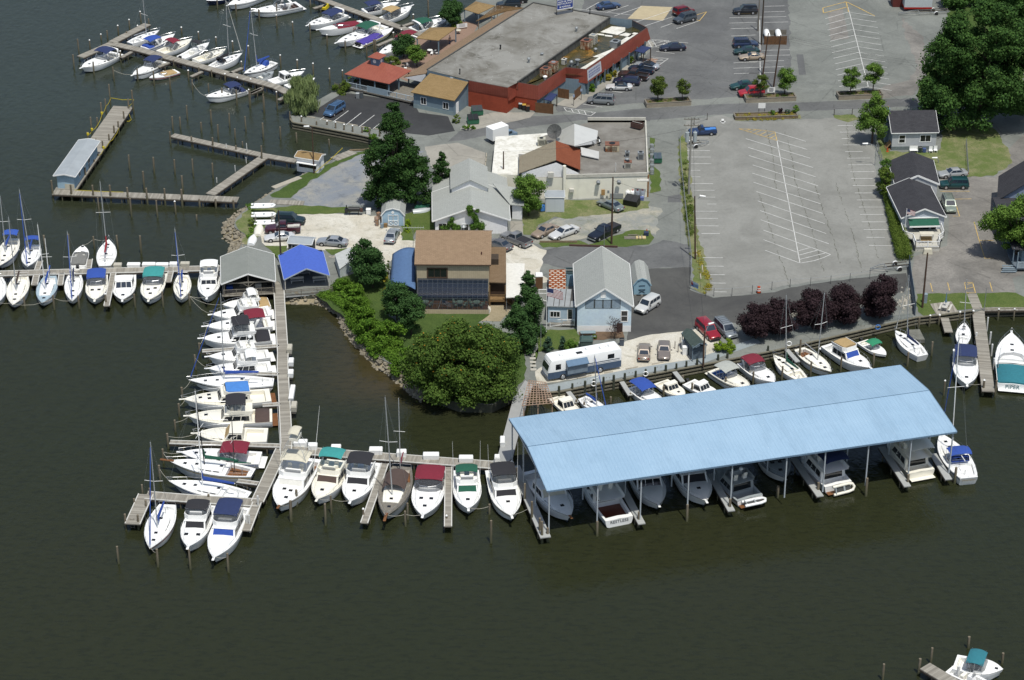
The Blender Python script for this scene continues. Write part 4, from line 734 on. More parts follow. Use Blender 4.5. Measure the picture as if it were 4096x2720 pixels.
lines(0,'white bay lines along the fence side of the large lot',line_w,S('C',1600,1185,1790,1185,1690,1237,1795,1237,1605,1292,1802,1292,1605,1348,1810,1348,1610,1405,1815,1405,1640,1462,1720,1462,1640,1518,1720,1518)+S('G',1640,60,1720,60,1645,117,1830,117,1660,174,1842,174,1740,233,1848,233,1780,292,1858,292,1670,354,1866,354,1675,415,1872,415,1680,479,1878,480,1730,545,1887,545,1740,752,1912,753,1760,825,1920,826,1780,898,1930,899,1815,970,1937,971,1840,1045,1946,1047))
lines(0,'white bay lines along the hedge side of the large lot',line_w,S('D',762,1078,960,1077,780,1134,990,1134,795,1189,860,1189,808,1244,955,1244,825,1302,975,1300,840,1358,1040,1356,850,1415,1060,1414,870,1474,1075,1473,878,1532,1085,1532)+S('H',890,134,1085,134,908,197,1095,197,925,257,1130,257,943,318,1148,318,955,381,1160,381,968,445,1180,445,985,512,1195,511,1008,578,1165,578,1030,647,1232,650))
lines(0,'white bay lines around the restaurant cars',line_w,S('C',1970,152,2200,148,1970,198,2203,192,1980,246,2207,240,1985,309,2200,300,2005,540,2210,532,2005,586,2240,578,2008,632,2245,625,2230,170,2235,740,1340,440,1500,460,1250,345,1615,368,900,772,1050,795,710,893,880,920,640,75,1140,130,740,80,850,18,920,105,1105,45,980,138,1220,55,1150,195,1505,75,1245,222,1478,145,1380,235,1478,200,1515,245,1705,180)+S('D',130,54,305,50,130,103,308,97,0,148,320,142,130,192,335,188,110,432,350,427,115,477,350,472,0,527,300,520,0,580,300,572,0,628,230,622))
lines(0,'white hatching in front of the restaurant entrance',line_w,S('C',1270,335,1450,350,1250,400,1370,405,1450,350,1370,405,1270,345,1300,400,1310,345,1345,400,1300,380,1420,350,1270,370,1340,345,1330,400,1450,360,1300,488,1445,503,1445,503,1350,570,1310,500,1400,510,1325,520,1420,520,1335,540,1390,540))
lines(0,'white access aisle hatching by the silver minivan',line_w,S('C',548,922,820,965,820,965,780,993,548,922,572,955,572,955,780,993,610,930,630,965,665,938,685,975,722,948,740,985,775,957,800,972))
lines(0,'white bay lines in the small black lot',line_w,S('B',600,1028,730,938,713,1046,845,950,825,1070,955,968,937,1088,1068,988,1057,1105,1178,1007),.13)
lines('road_arrow','faded white arrow painted at the lot entrance',line_w,S('C',1912,1020,1912,1045,1890,1043,1936,1043,1896,1049,1930,1049,1902,1055,1924,1055),.45)
lines(0,'yellow bay lines in the drive between the houses',line_y,S('H',1640,182,1893,182,1755,250,1910,247,1762,250,1808,397,1808,397,1750,395,1932,445,1975,600,1975,600,2025,758,1983,604,2100,604,2025,758,2100,757,1558,972,1576,1042,1705,965,1722,1033,1850,966,1920,966,1920,966,1945,1055,1945,1055,1868,1055,1868,1055,1850,966,1860,985,1922,968,1866,1020,1930,1004,2067,962,2090,1042))
lines(0,'yellow hatched triangle in the large lot',line_y,S('D',-88,1105,60,1110,60,1110,222,1133,-88,1105,238,1205,222,1133,240,1205,-40,1122,30,1108,0,1135,60,1113,40,1147,105,1118,90,1160,150,1130,135,1173,215,1140,180,1187,228,1165))
lines(0,'yellow worn hatched arrow at the top of the upper lot',line_y,S('D',633,68,833,14,833,14,945,68,945,68,1080,137,640,112,850,58,633,68,640,112,833,14,856,103),.2)
lines(0,'yellow kerb corner by the grey utility vehicle',line_y,S('C',1680,130,1775,100,1775,100,1710,180,1710,180,1690,170),.15)
mb=MB();r=random.Random(4)
for pts in(Q(('D',840,1060,850,1250,885,1420,915,1567),('H',960,250,1020,430,1070,600,1110,770)),Q(('H',560,100,600,240,650,380,720,580,780,800)),Q(('H',740,100,820,330,900,570,970,880)),Q(('D',150,1110,200,1300,220,1460),('H',230,170)),Q(('D',310,1130,360,1320,400,1567),('H',450,270,540,520,600,720,640,870)),Q(('H',80,180,160,420,230,650,300,850,350,1000))):
 q=[P(*p,z=LZ+.026)for p in pts]
 for i in rng(len(q)-1):
  d=q[i+1]-q[i];n=max(2,int(d.length/.5));nn=Vec((-d.y,d.x,0)).normalized()
  a=q[i];
  for j in rng(1,n+1):
   b=q[i]+d*(j/n)+nn*r.uniform(-.15,.15)
   if r.random()<.85:w=r.uniform(.01,.06);mb.poly([a-nn*w,b-nn*w*.7,b+nn*w*.7,a+nn*w])
   a=b
o=mb.bd('pavement_cracks',[M('crack_weed',A('5f6249'),.95,var=.5,scale=2,col2=A('4b4a44'))]);o['kind']='structure';o['label']='weedy cracks running down the large lot';o['category']='cracks'
#riprap
def riprap(label,pts,zt,w,n,seed,big=.55):
 r=random.Random(seed);q=[P(*p)for p in pts];mb=MB()
 seg=[(q[i],q[i+1],(q[i+1]-q[i]).length)for i in rng(len(q)-1)];tot=sum(s[2]for s in seg)
 for k in rng(n):
  u=r.random()*tot
  for a,b,l in seg:
   if u<=l:break
   u-=l
  d=(b-a).normalized();nn=Vec((d.y,-d.x,0));off=r.uniform(-.5,w);c=a+d*u+nn*off;z=zt-max(0,off)/w*(zt+.15)+r.uniform(-.1,.12);s=r.uniform(.18,big)*(1.5 if r.random()<.06 else 1)
  ring=[];m=6;rz=r.uniform(0,6)
  for(h,f)in((-.5,.8),(.05,1),(.45,.6)):ring.append([(c.x+s*f*r.uniform(.75,1.1)*mth.cos(rz+i*2*mth.pi/m)*.8,c.y+s*f*r.uniform(.75,1.1)*mth.sin(rz+i*2*mth.pi/m)*.8,z+s*h*.7+r.uniform(-.05,.05))for i in rng(m)])
  mb.loft(ring,0)
 o=mb.bd('riprap_rocks',[flat('rock','a59c88',.92,var=.5,scale=.7,bump=.3)]);tag(o,label,'rocks',None,'stuff')
 s=MB();out=[]
 for i,p in En(q):
  d=(q[min(i+1,len(q)-1)]-q[max(i-1,0)]).normalized();nn=Vec((d.y,-d.x,0));out.append((p-nn*.4+Up(.0),p+nn*(w+.3)))
 for i in rng(len(out)-1):
  a,b=out[i],out[i+1];s.poly([(a[0].x,a[0].y,zt-.05),(b[0].x,b[0].y,zt-.05),(b[1].x,b[1].y,-.35),(a[1].x,a[1].y,-.35)][::-1])
 o=s.bd('shore_bank',[dirt_m]);structure(o,label.replace('rocks','earth bank').replace('pale','brown'),'bank')
riprap('pale tumbled rocks round the grassy point beside the grey boathouse',Q(('F',0,310),('E',2160,290,2020,420,2010,490,2110,560,2050,680)),1.1,2.3,330,3)
riprap('pale tumbled rocks below the blue boathouse and weedy slope',Q(('F',300,1062,560,1066,690,1102,800,1172,860,1330,1000,1480),('J',1120,160,1250,225,1370,335,1510,445)),1.1,1,480,5)
riprap('pale rocks at the water edge by the fuel booth',Q(('B',870,1300,640,1400,470,1490,280,1567),('F',190,185,20,290)),1.1,1.4,150,8)
#buildings
def frame3(O,U,V,z):
 a,b,c=[P(*p,z=z)if not isinstance(p,Vec)else p for p in(O,U,V)]
 d=(b-a).to_2d();rz=AT(d);v=(c-a).to_2d();n=Vec((-mth.sin(rz),mth.cos(rz)));return a,rz,d.length,v.dot(n)
def wnd_(o,x,z,w,h,y=0,face='f',panes=2,fm=None,gm=None,fw=.09,d=.05,horiz=0):
 0
 def T(u,v,k):return(u,y-k,v)if face=='f' else(y+k,u,v)if face=='r' else(y-k,u,v)
 mb=MB()
 def bx(u0,u1,v0,v1,k0,k1):
  pts=[T(u,v,k)for k in(k0,k1)for(u,v)in((u0,v0),(u1,v0),(u1,v1),(u0,v1))];n=len(mb.v);mb.v+=pts
  for q in((0,3,2,1),(4,5,6,7),(0,1,5,4),(1,2,6,5),(2,3,7,6),(3,0,4,7)):mb.f.append(tuple(n+i for i in q));mb.m.append(0)
 x0,x1,z0,z1=x-w/2,x+w/2,z,z+h
 bx(x0-fw,x1+fw,z0-fw,z0,.003,d);bx(x0-fw,x1+fw,z1,z1+fw,.003,d);bx(x0-fw,x0,z0,z1,.003,d);bx(x1,x1+fw,z0,z1,.003,d)
 for i in rng(1,panes):
  if horiz:zz=z0+h*i/panes;bx(x0,x1,zz-.03,zz+.03,.003,d-.01)
  else:xx=x0+w*i/panes;bx(xx-.03,xx+.03,z0,z1,.003,d-.01)
 wnd=mb.bd('window',[fm or wpt],o);MB().poly([T(*p,.012)for p in((x0,z0),(x1,z0),(x1,z1),(x0,z1))]).bd('pane',[gm or glass],wnd);return wnd
def gable(name,label,cat,O,U,V,ze,rh,axis='y',wall=None,side=None,roof=None,oh=.35,zb=LZ,ztop=None,depth=None,front=1,back=1,trim=wpt,thick=.12,walls=1,roofname='roof',fin=0,winset=0):
 a,rz,w,d=frame3(O,U,V,ze);d=depth or d;o=thing(name,label,cat,(a.x,a.y,zb),rz);e=ze-zb;i=winset
 roof=roof or sh_grey;wall=wall or side_white;side=side or wall
 if walls:
  mb=MB();x0,x1,y0,y1=oh+i,w-oh-i,oh+i+fin,d-oh-i
  k=rh/(w/2 if axis=='y' else d/2)
  if axis=='y':
   zz=e+k*(oh+i)*1
   for y,ok in((y0,front),(y1,back)):
    if ok:q=[(x0,y,0),(x1,y,0),(x1,y,zz-.02),(w/2,y,e+rh-.06),(x0,y,zz-.02)];mb.poly(q if y==y0 else q[::-1],0)
   mb.poly([(x0,y1,0),(x0,y0,0),(x0,y0,zz-.02),(x0,y1,zz-.02)],1);mb.poly([(x1,y0,0),(x1,y1,0),(x1,y1,zz-.02),(x1,y0,zz-.02)],1)
  else:
   zz=e+k*(oh+i)
   mb.poly([(x0,y0,0),(x1,y0,0),(x1,y0,zz-.02),(x0,y0,zz-.02)],0);mb.poly([(x1,y1,0),(x0,y1,0),(x0,y1,zz-.02),(x1,y1,zz-.02)],0)
   for x in(x0,x1):q=[(x,y1,0),(x,y0,0),(x,y0,zz-.02),(x,d/2,e+rh-.06),(x,y1,zz-.02)];mb.poly(q if x==x0 else q[::-1],1)
  mb.bd('wall',[wall,side],o)
 mb=MB();t=thick
 if axis=='y':prof=[(0,e),(w/2,e+rh),(w,e),(w,e-t),(w/2,e+rh-t),(0,e-t)];rings=[[(x,y,z)for x,z in prof]for y in(0,d)]
 else:prof=[(0,e),(d/2,e+rh),(d,e),(d,e-t),(d/2,e+rh-t),(0,e-t)];rings=[[(x,y,z)for y,z in prof]for x in(w,0)]
 mb.loft(rings[::-1],0,fm=lambda i,j:0);r=mb.bd(roofname,[roof],o)
 tr=MB()
 if axis=='y':
  for y in(-.02,d+.02):
   for(p,q)in(((-.01,y,e-t/2),(w/2,y,e+rh-t/2)),((w/2,y,e+rh-t/2),(w+.01,y,e-t/2))):tr.bar(p,q,.05,t+.1)
  for x in(-.03,w+.03):tr.bar((x,0,e-t/2-.02),(x,d,e-t/2-.02),.08,t)
 else:
  for y in(-.03,d+.03):tr.bar((0,y,e-t/2-.02),(w,y,e-t/2-.02),.08,t)
  for x in(-.02,w+.02):
   for(p,q)in(((x,0,e-t/2),(x,d/2,e+rh-t/2)),((x,d/2,e+rh-t/2),(x,d,e-t/2))):tr.bar(p,q,.05,t+.1)
 tr.bd('trim',[trim],r);o['_w']=w;o['_d']=d;o['_e']=e;return o,w,d,e
def rlg(mb,pts,h=1,step=.16,m=0,r=.03,post=1.8):
 for i in rng(len(pts)-1):
  a,b=Vec(pts[i]),Vec(pts[i+1]);d=b-a;n=max(1,int(d.length/step));up=Up(1)
  mb.bar(a+up*h,b+up*h,.09,.06,m);mb.bar(a+up*.12,b+up*.12,.06,.05,m)
  for k in rng(n+1):p=a+d*(k/n);mb.bar(p,p+up*(h-.02),r,r,m)
  for k in rng(max(1,int(d.length/post))+1):p=a+d*(k/max(1,int(d.length/post)));mb.bar(p+up*-.05,p+up*(h+.1),.1,.1,m)
  #covered slips: long blue metal roof on steel posts
ze=7.7;a,rz,w,d=frame3(('K',355,1140),('L',1785,1000),('K',80,600),ze);c=[P(*p,z=ze)for p in(('K',355,1140),('L',1785,1000),('L',1315,420),('K',80,600))]
d=((c[3]-c[0]).length+(c[2]-c[1]).length)/2
o=thing('covered_slip','long pale blue ribbed metal roof standing on posts over the covered boat slips','boat shed',(a.x,a.y,0),rz);RH=1.15
mb=MB();n=int(w/.17);rg=[]
for i in rng(n+1):
 x=w*i/n;q=(i%2)*.035;rg.append([(x,-.02,ze+q-.0),(x,d/2-.12,ze+RH+q-.015),(x,d/2+.12,ze+RH+q-.015),(x,d,ze+q),(x,d,ze+q-.03),(x,d/2,ze+RH+q-.045),(x,-.02,ze+q-.03)])
mb.loft(rg,0);rf=mb.bd('roof',[roof_blue],o)
MB().bar((-.02,d/2-.14,ze+RH+.045),(w+.02,d/2-.14,ze+RH+.045),.05,.03).bd('ridge_seam',[flat('seam','5f7f9c',.6)],rf)
mb=MB();mb.bar((0,-.06,ze-.10),(w,-.06,ze-.10),.06,.22);mb.bar((0,d+.04,ze-.10),(w,d+.04,ze-.10),.06,.22)
for x in(-.04,w+.04):mb.bar((x,0,ze-.1),(x,d/2,ze+RH-.1),.05,.24);mb.bar((x,d/2,ze+RH-.1),(x,d,ze-.1),.05,.24)
mb.bd('edge_trim',[flat('trim_blue','7d9ab5',.5)],rf)
mb=MB();PX=Q(('K',360,1500,733,1470,1046,1400,1412,1365,1733,1310),('L',243,1560,590,1540,1003,1550,1355,1480,1765,1430))
FX=[]
cs,sn=mth.cos(rz),mth.sin(rz)
for p in PX:q=P(*p,z=0);FX.append(((q.x-a.x)*cs+(q.y-a.y)*sn))
FX[0]=.35;FX[-1]=w-.4
for x in FX:
 for y in(.25,d/2,d-.25):mb.bar((x,y,ze-.35),(x,y,ze-.33),.1,.1)
 mb.bar((x,.2,ze-.32),(x,d-.2,ze-.32),.14,.24);mb.bar((x,.2,ze-.2),(x,d/2,ze+RH-.22),.12,.2);mb.bar((x,d/2,ze+RH-.22),(x,d-.2,ze-.2),.12,.2)
 for y in(d*.25,d*.75):mb.bar((x,y,ze-.3),(x,y,ze+RH*.45),.08,.08)
for y in(.3,d*.25,d*.5,d*.75,d-.3):mb.bar((0,y,ze-.18+(RH-.1)*(1-abs(y-d/2)/(d/2))),(w,y,ze-.18+(RH-.1)*(1-abs(y-d/2)/(d/2))),.1,.14)
mb.bd('roof_frame',[steel_w],o)
for x in FX:
 for y in(.25,d*.36,d*.68,d-.25):MB().bar((x,y,1.3),(x,y,ze-.3),.15,.15).bd('post',[steel_w],o)
 #restaurant
ZT=6.2;ZB=3.55;o=thing('restaurant','large flat roofed restaurant with red metal fascia and tar roof','building',P('C',100,900,LZ))
FTp=Q(('B',1880,695),('C',65,755,130,705,325,737,565,580,740,597,1265,240,1140,175));FBp=Q(('B',1865,805),('C',75,868,136,826,330,858,570,692,746,718,1292,335))
FT=[P(*p,z=ZT)for p in FTp];FB=[P(*p,z=ZB)for p in FBp];FB.append(FT[7]+(FB[6]-FT[6])*.5+Vec((.8,.6,-1.2)))
FB[7].z=ZB
mb=MB()
for i in rng(7):mb.poly([FB[i],FB[i+1],FT[i+1],FT[i]],0)
INN=[p+Vec((-.12,.3,-.02))for p in FT]
mb.bd('fascia',[fascia_red],o,ww=1)
mb=MB()
for i in rng(7):mb.poly([FT[i]+Up(.004),FT[i+1]+Up(.004),INN[i+1]+Up(.024),INN[i]+Up(.024)],0);mb.poly([INN[i],INN[i+1],INN[i+1]-Up(1.3),INN[i]-Up(1.3)][::-1],1)
mb.bd('parapet',[flat('coping','5b3a30',.6),flat('parapet_grey','6a6e70',.8)],o,ww=1)
RT=[P(*p,z=ZT)for p in(('B',1520,602),('C',285,27),('C',945,150),('C',150,710),('C',66,752),('B',1880,690))]
mb=MB();mb.poly([Vec((p.x,p.y,ZT+.03))for p in RT][::-1],0);mb.f[0]=mb.f[0]if 1 else 0;rr=mb.bd('roof',[roof_tar],o,ww=1)
mb=MB();E_=[RT[1],RT[2]]
for p,q in((RT[2],RT[3]),(RT[0],RT[1]),(RT[1],RT[2])):mb.bar(p+Up(.1),q+Up(.1),.22,.2)
mb.bd('roof_edge',[flat('roof_edge','4a4a48',.8,var=.4)],rr,ww=1)if 0 else mb.bd('roof_edge',[flat('roof_edge','5a5a57',.8,var=.4)],o,ww=1)
mb=MB();p,q=RT[2],RT[3];dn=Up(-1.35);mb.poly([p,p+dn,q+dn,q],0);mb.poly([q,p,p+dn,q+dn],0)
for i in rng(14):
 u=(i+.5)/14;c0=p+(q-p)*u+Vec((.09,-.06,0));mb.bar(c0+dn,c0+Up(-.05),.1,.08,1)
mb.bd('step_wall',[flat('step_wall','8f918c',.8,var=.3),flat('step_rib','5e605d',.8)],o,ww=1)
LR=[RT[3],RT[2],P('C',1100,190,ZT),FT[7],FT[6],FT[5],FT[4],FT[3],FT[2]];LR=[Vec((p.x,p.y,ZT-1.28))for p in LR]
MB().poly(LR,0).bd('lower_roof',[roof_wet],o,ww=1)
mb=MB()
for pts in([(688,588),(742,590),(1195,285),(1150,278),(1000,372),(950,425),(795,488),(850,492)],[(860,275),(960,225),(1075,235),(1075,265),(1010,300),(960,290)],[(1020,300),(1080,280),(1150,295),(1110,318)],[(830,285),(895,292),(895,305),(830,298)],[(900,298),(965,305),(965,318),(900,310)]):mb.poly([P('C',x,y,ZT-1.26)for x,y in pts],0)
mb.f=[tuple(f)for f in mb.f];mb.bd('roof_coating',[roof_white],o,ww=1)
mb=MB();W=[]
for i,p in En(FT):W.append(Vec((p.x-.15,p.y+.15,0)))
for i in rng(7):
 p,q=W[i],W[i+1];m=0 if i<3 else 1;mb.poly([(p.x,p.y,LZ-.05),(q.x,q.y,LZ-.05),(q.x,q.y,ZB+.6),(p.x,p.y,ZB+.6)],m)
bk=[RT[1],RT[0]];mb.poly([(RT[2].x,RT[2].y,LZ),(RT[1].x,RT[1].y,LZ),(RT[1].x,RT[1].y,ZT),(RT[2].x,RT[2].y,ZT)],1);mb.poly([(RT[1].x,RT[1].y,LZ),(RT[0].x,RT[0].y,LZ),(RT[0].x,RT[0].y,ZT),(RT[1].x,RT[1].y,ZT)],1);mb.poly([(RT[0].x,RT[0].y,LZ),(W[0].x,W[0].y,LZ),(W[0].x,W[0].y,ZT),(RT[0].x,RT[0].y,ZT)],1);mb.poly([(W[7].x,W[7].y,LZ),(RT[2].x,RT[2].y,LZ),(RT[2].x,RT[2].y,ZT),(W[7].x,W[7].y,ZT)],1)
mb.bd('wall',[strp('wall_brickred','8a3f2b','7d3826',.3,'Z',.3),side_slate],o,ww=1)
d_=(W[6]-W[5]).normalized();nn=Vec((d_.y,-d_.x,0));Lw=(W[6]-W[5]).length
for u in(.14,.26,.38,.5,.86):
 p=W[5]+d_*(Lw*u)+nn*.03;MB().poly([(p.x,p.y,LZ+.9),(p.x+d_.x*2,p.y+d_.y*2,LZ+.9),(p.x+d_.x*2,p.y+d_.y*2,LZ+2.2),(p.x,p.y,LZ+2.2)]).bd('window',[glass],o,ww=1)
for i in rng(8):
 p=W[5]+d_*(Lw*(i/7.5)+.5)+nn*.35;MB().bar((p.x,p.y,LZ),(p.x,p.y,ZB+.3),.28,.28).bd('column',[flat('column','5f7078',.7,var=.2)],o,ww=1)
def onf(i,u,v,off=.05):
 a=FB[i]+(FB[i+1]-FB[i])*u;b=FT[i]+(FT[i+1]-FT[i])*u;n=(FB[i+1]-FB[i]).cross(FT[i]-FB[i]).normalized();return a+(b-a)*v+n*off,n
bn=thing('banner_sign','white banner with rows of small blue lettering tied to the red fascia','banner',onf(5,.11,.5)[0])
q=[onf(5,u,v)[0]for u,v in((.012,.15),(.225,.15),(.225,.92),(.012,.92))];MB().poly(q).poly([p-onf(5,.1,.5)[1]*.02 for p in q][::-1]).bd('cloth',[flat('banner','cfd2d8',.7,var=.1,scale=3)],bn,ww=1)
from mathutils import Matrix
def onplane(p,xd,n,parent):
 xd=xd.normalized();n=n.normalized();yd=n.cross(xd).normalized();m=Matrix((xd,yd,n)).transposed().to_4x4();m.translation=p
 pm=Matrix.LocRotScale(parent.location,parent.rotation_euler,None);return pm.inverted()@m
mb=MB();r=random.Random(2)
for v in(.72,.52,.36):
 u=.03
 while u<.2:d=r.uniform(.008,.022);mb.poly([onf(5,a,b,.07)[0]for a,b in((u,v-.06),(u+d,v-.06),(u+d,v+.06),(u,v+.06))]);u+=d+.006
mb.bd('lettering',[flat('ink_blue','7c84ae',.7,var=0)],bn,ww=1)
def slab(name,label,cat,pts,z,mat,posts=1,th=.12,rise=None,zb=LZ,group=None,pm=None,pr=.09):
 q=[P(*p,z=z if not isinstance(z,(list,tuple))else z[i])for i,p in En(pts)];o=thing(name,label,cat,(q[0].x,q[0].y,zb),0,group);mb=MB();up=Up(th)
 if rise:
  c=sum(q,Vec())/len(q)+Up(rise);n=len(q)
  for i in rng(n):mb.poly([q[i],q[(i+1)%n],c])
  mb.poly([p for p in q][::-1]);
  for i in rng(n):mb.poly([q[i]-up,q[(i+1)%n]-up,q[(i+1)%n],q[i]])
 else:mb.loft([[p-up for p in q],q],0)
 mb.bd('roof',[mat],o,ww=1)
 if posts:
  c=sum(q,Vec())/len(q)
  for p in q:mb=MB();pp=p+(c-p)*.06;mb.bar((pp.x,pp.y,zb),(pp.x,pp.y,p.z-th),pr*2,pr*2);mb.bd('post',[pm or wdk],o,ww=1)
 return o
slab('entrance_canopy','navy fabric entrance canopy of the restaurant on dark posts','canopy',Q(('C',1155,435,1232,455,1298,405,1215,390)),LZ+2.7,CV['navy'],rise=.35)
slab('entrance_canopy','navy canopy tucked under the red fascia beside the fence','canopy',Q(('C',375,850,440,868,492,808,430,795)),LZ+2.3,CV['navy'],rise=.3)
def fence(label,pts,h,mat,name='fence',cat='fence',post=2,z=LZ,boards=1,pm=None,rails=(.2,.85),mesh=None,pr=.06):
 q=[P(*p,z=z)for p in pts];o=thing(name,label,cat,q[0]);pb=MB()
 for i in rng(len(q)-1):
  a,b=q[i],q[i+1];d=b-a
  if boards:
   n=max(1,int(d.length/.16))
   for k in rng(n):p=a+d*((k+.06)/n);r_=a+d*((k+.94)/n);hh=h+random.Random(k*7+i).uniform(-.03,.03);pb.loft([[p,r_,r_+Up(hh),p+Up(hh)],[p+Vec((.02,.03,0)),r_+Vec((.02,.03,0)),r_+Vec((.02,.03,hh)),p+Vec((.02,.03,hh))]])
  else:
   for rr in rails:pb.tube([a+Up(h*rr),b+Up(h*rr)],.025,0,5)
   if mesh:
    n=int(d.length/.35)
    for k in rng(n):
     for s in SG:p=a+d*(k/n);r_=a+d*((k+1)/n);pb.tube([p+Up(.05 if s>0 else h),r_+Up(h if s>0 else.05)],.006,0,3)
 pb.bd('panel',[mat],o,ww=1)
 for i in rng(len(q)-1):
  a,b=q[i],q[i+1];n=max(1,int((b-a).length/post))
  for k in rng(n+(1 if i==len(q)-2 else 0)):p=a+(b-a)*(k/n);MB().tube([p-Up(.1),p+Up(h+.08)],pr,0,6).bd('post',[pm or mat],o,ww=1)
 return o
fence('brown board fence hiding the bins below the red fascia',Q(('C',305,965,455,980)),1.9,wbr);fence('brown board screen left of the kitchen door',Q(('C',498,835,590,853)),1.8,wbr);fence('brown board screen right of the kitchen door',Q(('C',640,860,712,795)),1.8,wbr)
o=thing('roof_sign','blue and white restaurant sign on two dark posts on the flat roof','sign',P('C',487,130,ZT));p0,p1=P('C',487,130,ZT),P('C',624,105,ZT);h0=VH('C',487,130,85,ZT);hh=h0+2.35
for p in(p0,p1):MB().bar(p,p+Up(hh),.12,.12).bd('post',[black],o,ww=1)
dr=(p1-p0).normalized();n=Vec((dr.y,-dr.x,0));mb=MB();q=[p0+Up(h0),p1+Up(h0),p1+Up(hh),p0+Up(hh)];mb.loft([[v-n*.05 for v in q],[v+n*.08 for v in q]]);mb.bd('panel',[flat('sign_blue','2a4493',.5,var=.05)],o,ww=1)
mb=MB();
for i in rng(4):mb.bar(q[i]+n*.1,q[(i+1)%4]+n*.1,.05,.1)
mb.bd('border',[wpt],o,ww=1);MB().bar(p0+Up(.25),p1+Up(.25),.08,.45).bd('brace',[flat('brace_grey','6d7480',.7)],o,ww=1)
mid=(p0+p1)/2;ww=(p1-p0).length
for s,f,sz in(('RIVERWATCH',.80,.150),('RESTAURANT',.43,.150),('& MARINA',.18,.150)):text(s,sz*ww,wpt,o,onplane(mid+Vec((0,0,h0+(hh-h0)*f))+n*.10,dr,n,o),.01)
mb=MB();c=mid+Vec((0,0,h0+(hh-h0)*.62))+n*.10;[mb.bar(c+dr*ww*s*.1,c+dr*ww*s*.44,.03,.09)for s in(1,-1)];mb.bar(c-dr*.12,c+dr*.12,.03,.22);mb.bd('rule_line',[wpt],o,ww=1)
def bxu(name,label,cat,t,x,y,sx,sy,h,mat,rz=None,z=ZT,extra=None,top=None,group=None):
 p=P(t,x,y,z);rz=RZ if rz is None else rz;o=thing(name or 'rooftop_unit',label,cat or 'air conditioner',p,rz,group);MB().box(-sx/2,sx/2,-sy/2,sy/2,.08,h).box(-sx/2+.05,sx/2-.05,-sy/2+.05,sy/2-.05,0,.078).bd('casing',[mat],o,bev=.03);mb=MB();mb.box(-sx/2-.04,sx/2+.04,-sy/2-.04,sy/2+.04,h+.003,h+.07);l=mb.bd('lid',[top or mat],o,bev=.02)
 MB().cyl(0,0,h+.073,h+.14,min(sx,sy)*.32,0,14).bd('fan_guard',[extra or black],o);
 mb=MB()
 for k in rng(4):z0=.25+k*(h-.4)/4;mb.box(-sx*.35,sx*.35,-sy/2-.02,-sy/2-.004,z0,z0+.08)
 mb.bd('louvre',[black],o);return o
RZ=mth.atan2((FT[6]-FT[5]).y,(FT[6]-FT[5]).x);ZL=ZT-1.27;RSET=M('rust_top',A('8d5f4c'),.85,var=.35,scale=2)
bxu(0,'rusty cream rooftop unit nearest the roof front corner',0,'C',392,652,1.7,1.5,1.5,rustpaint,z=ZL,top=RSET);bxu(0,'tall pale rooftop unit behind the front rusty one',0,'C',458,612,1.5,1.3,1.7,rustpaint,z=ZL,top=RSET,extra=galv)
bxu(0,'rusty cream rooftop unit in the middle of the wet roof',0,'C',742,415,1.8,1.7,1.6,rustpaint,z=ZL,top=RSET);bxu(0,'pale boxy unit behind the middle rusty one',0,'C',800,375,1.3,1.2,1.7,flat('unit_pale','c9c6b8',.7,var=.2),z=ZL,extra=galv)
bxu('condenser','small white condenser with black louvres on the wet roof',0,'C',550,552,.95,.7,1,wdt,z=ZL);bxu(0,'grey metal duct unit by the long red fascia',0,'C',990,405,1.7,1.5,1.2,galv,z=ZL)
def vent(label,t,x,y,r,h,z=ZT,mat=None,kind='mushroom',name='roof_vent',cat='vent'):
 o=thing(name,label,cat,P(t,x,y,z));MB().cyl(0,0,0,h*.7,r*.6,0,12).bd('stack',[mat or galv],o,smooth=40);mb=MB()
 if kind=='cone':mb.tube([(0,0,h*.55),(0,0,h)],r*.7,0,14,r*1.15)
 elif kind=='pipe':mb.cyl(0,0,h*.72,h,r*.8,0,10)
 else:mb.lathe(((r,h*.62),(r,h*.8),(r*.5,h),(.01,h*1.03)),14)
 mb.bd('cap',[mat or galv],o,smooth=50);return o
vent('round metal mushroom vent on the tar roof near the step','C',247,540,.30,1.05);vent('round metal mushroom vent near the back of the tar roof','C',656,272,.30,.95);vent('low galvanised vent with square base on the tar roof','C',361,475,.32,.5);vent('white domed vent in the front corner of the wet roof','C',387,680,.4,.7,ZL,wpt);vent('open metal exhaust cone on the wet roof','C',665,560,.42,1.1,ZL,kind='cone');vent('curved shiny exhaust duct beside the white condenser','C',612,568,.36,1.1,ZL);vent('small shiny fan on the rusty wet roof','C',820,442,.35,.7,ZL)
vent('black chimney pipe ringed by soot on the tar roof','B',2150,425,.22,.9,mat=black,kind='pipe');vent('thin black flue at the left end of the tar roof','B',1802,640,.16,1.1,mat=black,kind='pipe');vent('thin flue pipe at the back right of the tar roof','C',772,125,.14,1.2,mat=black,kind='pipe')
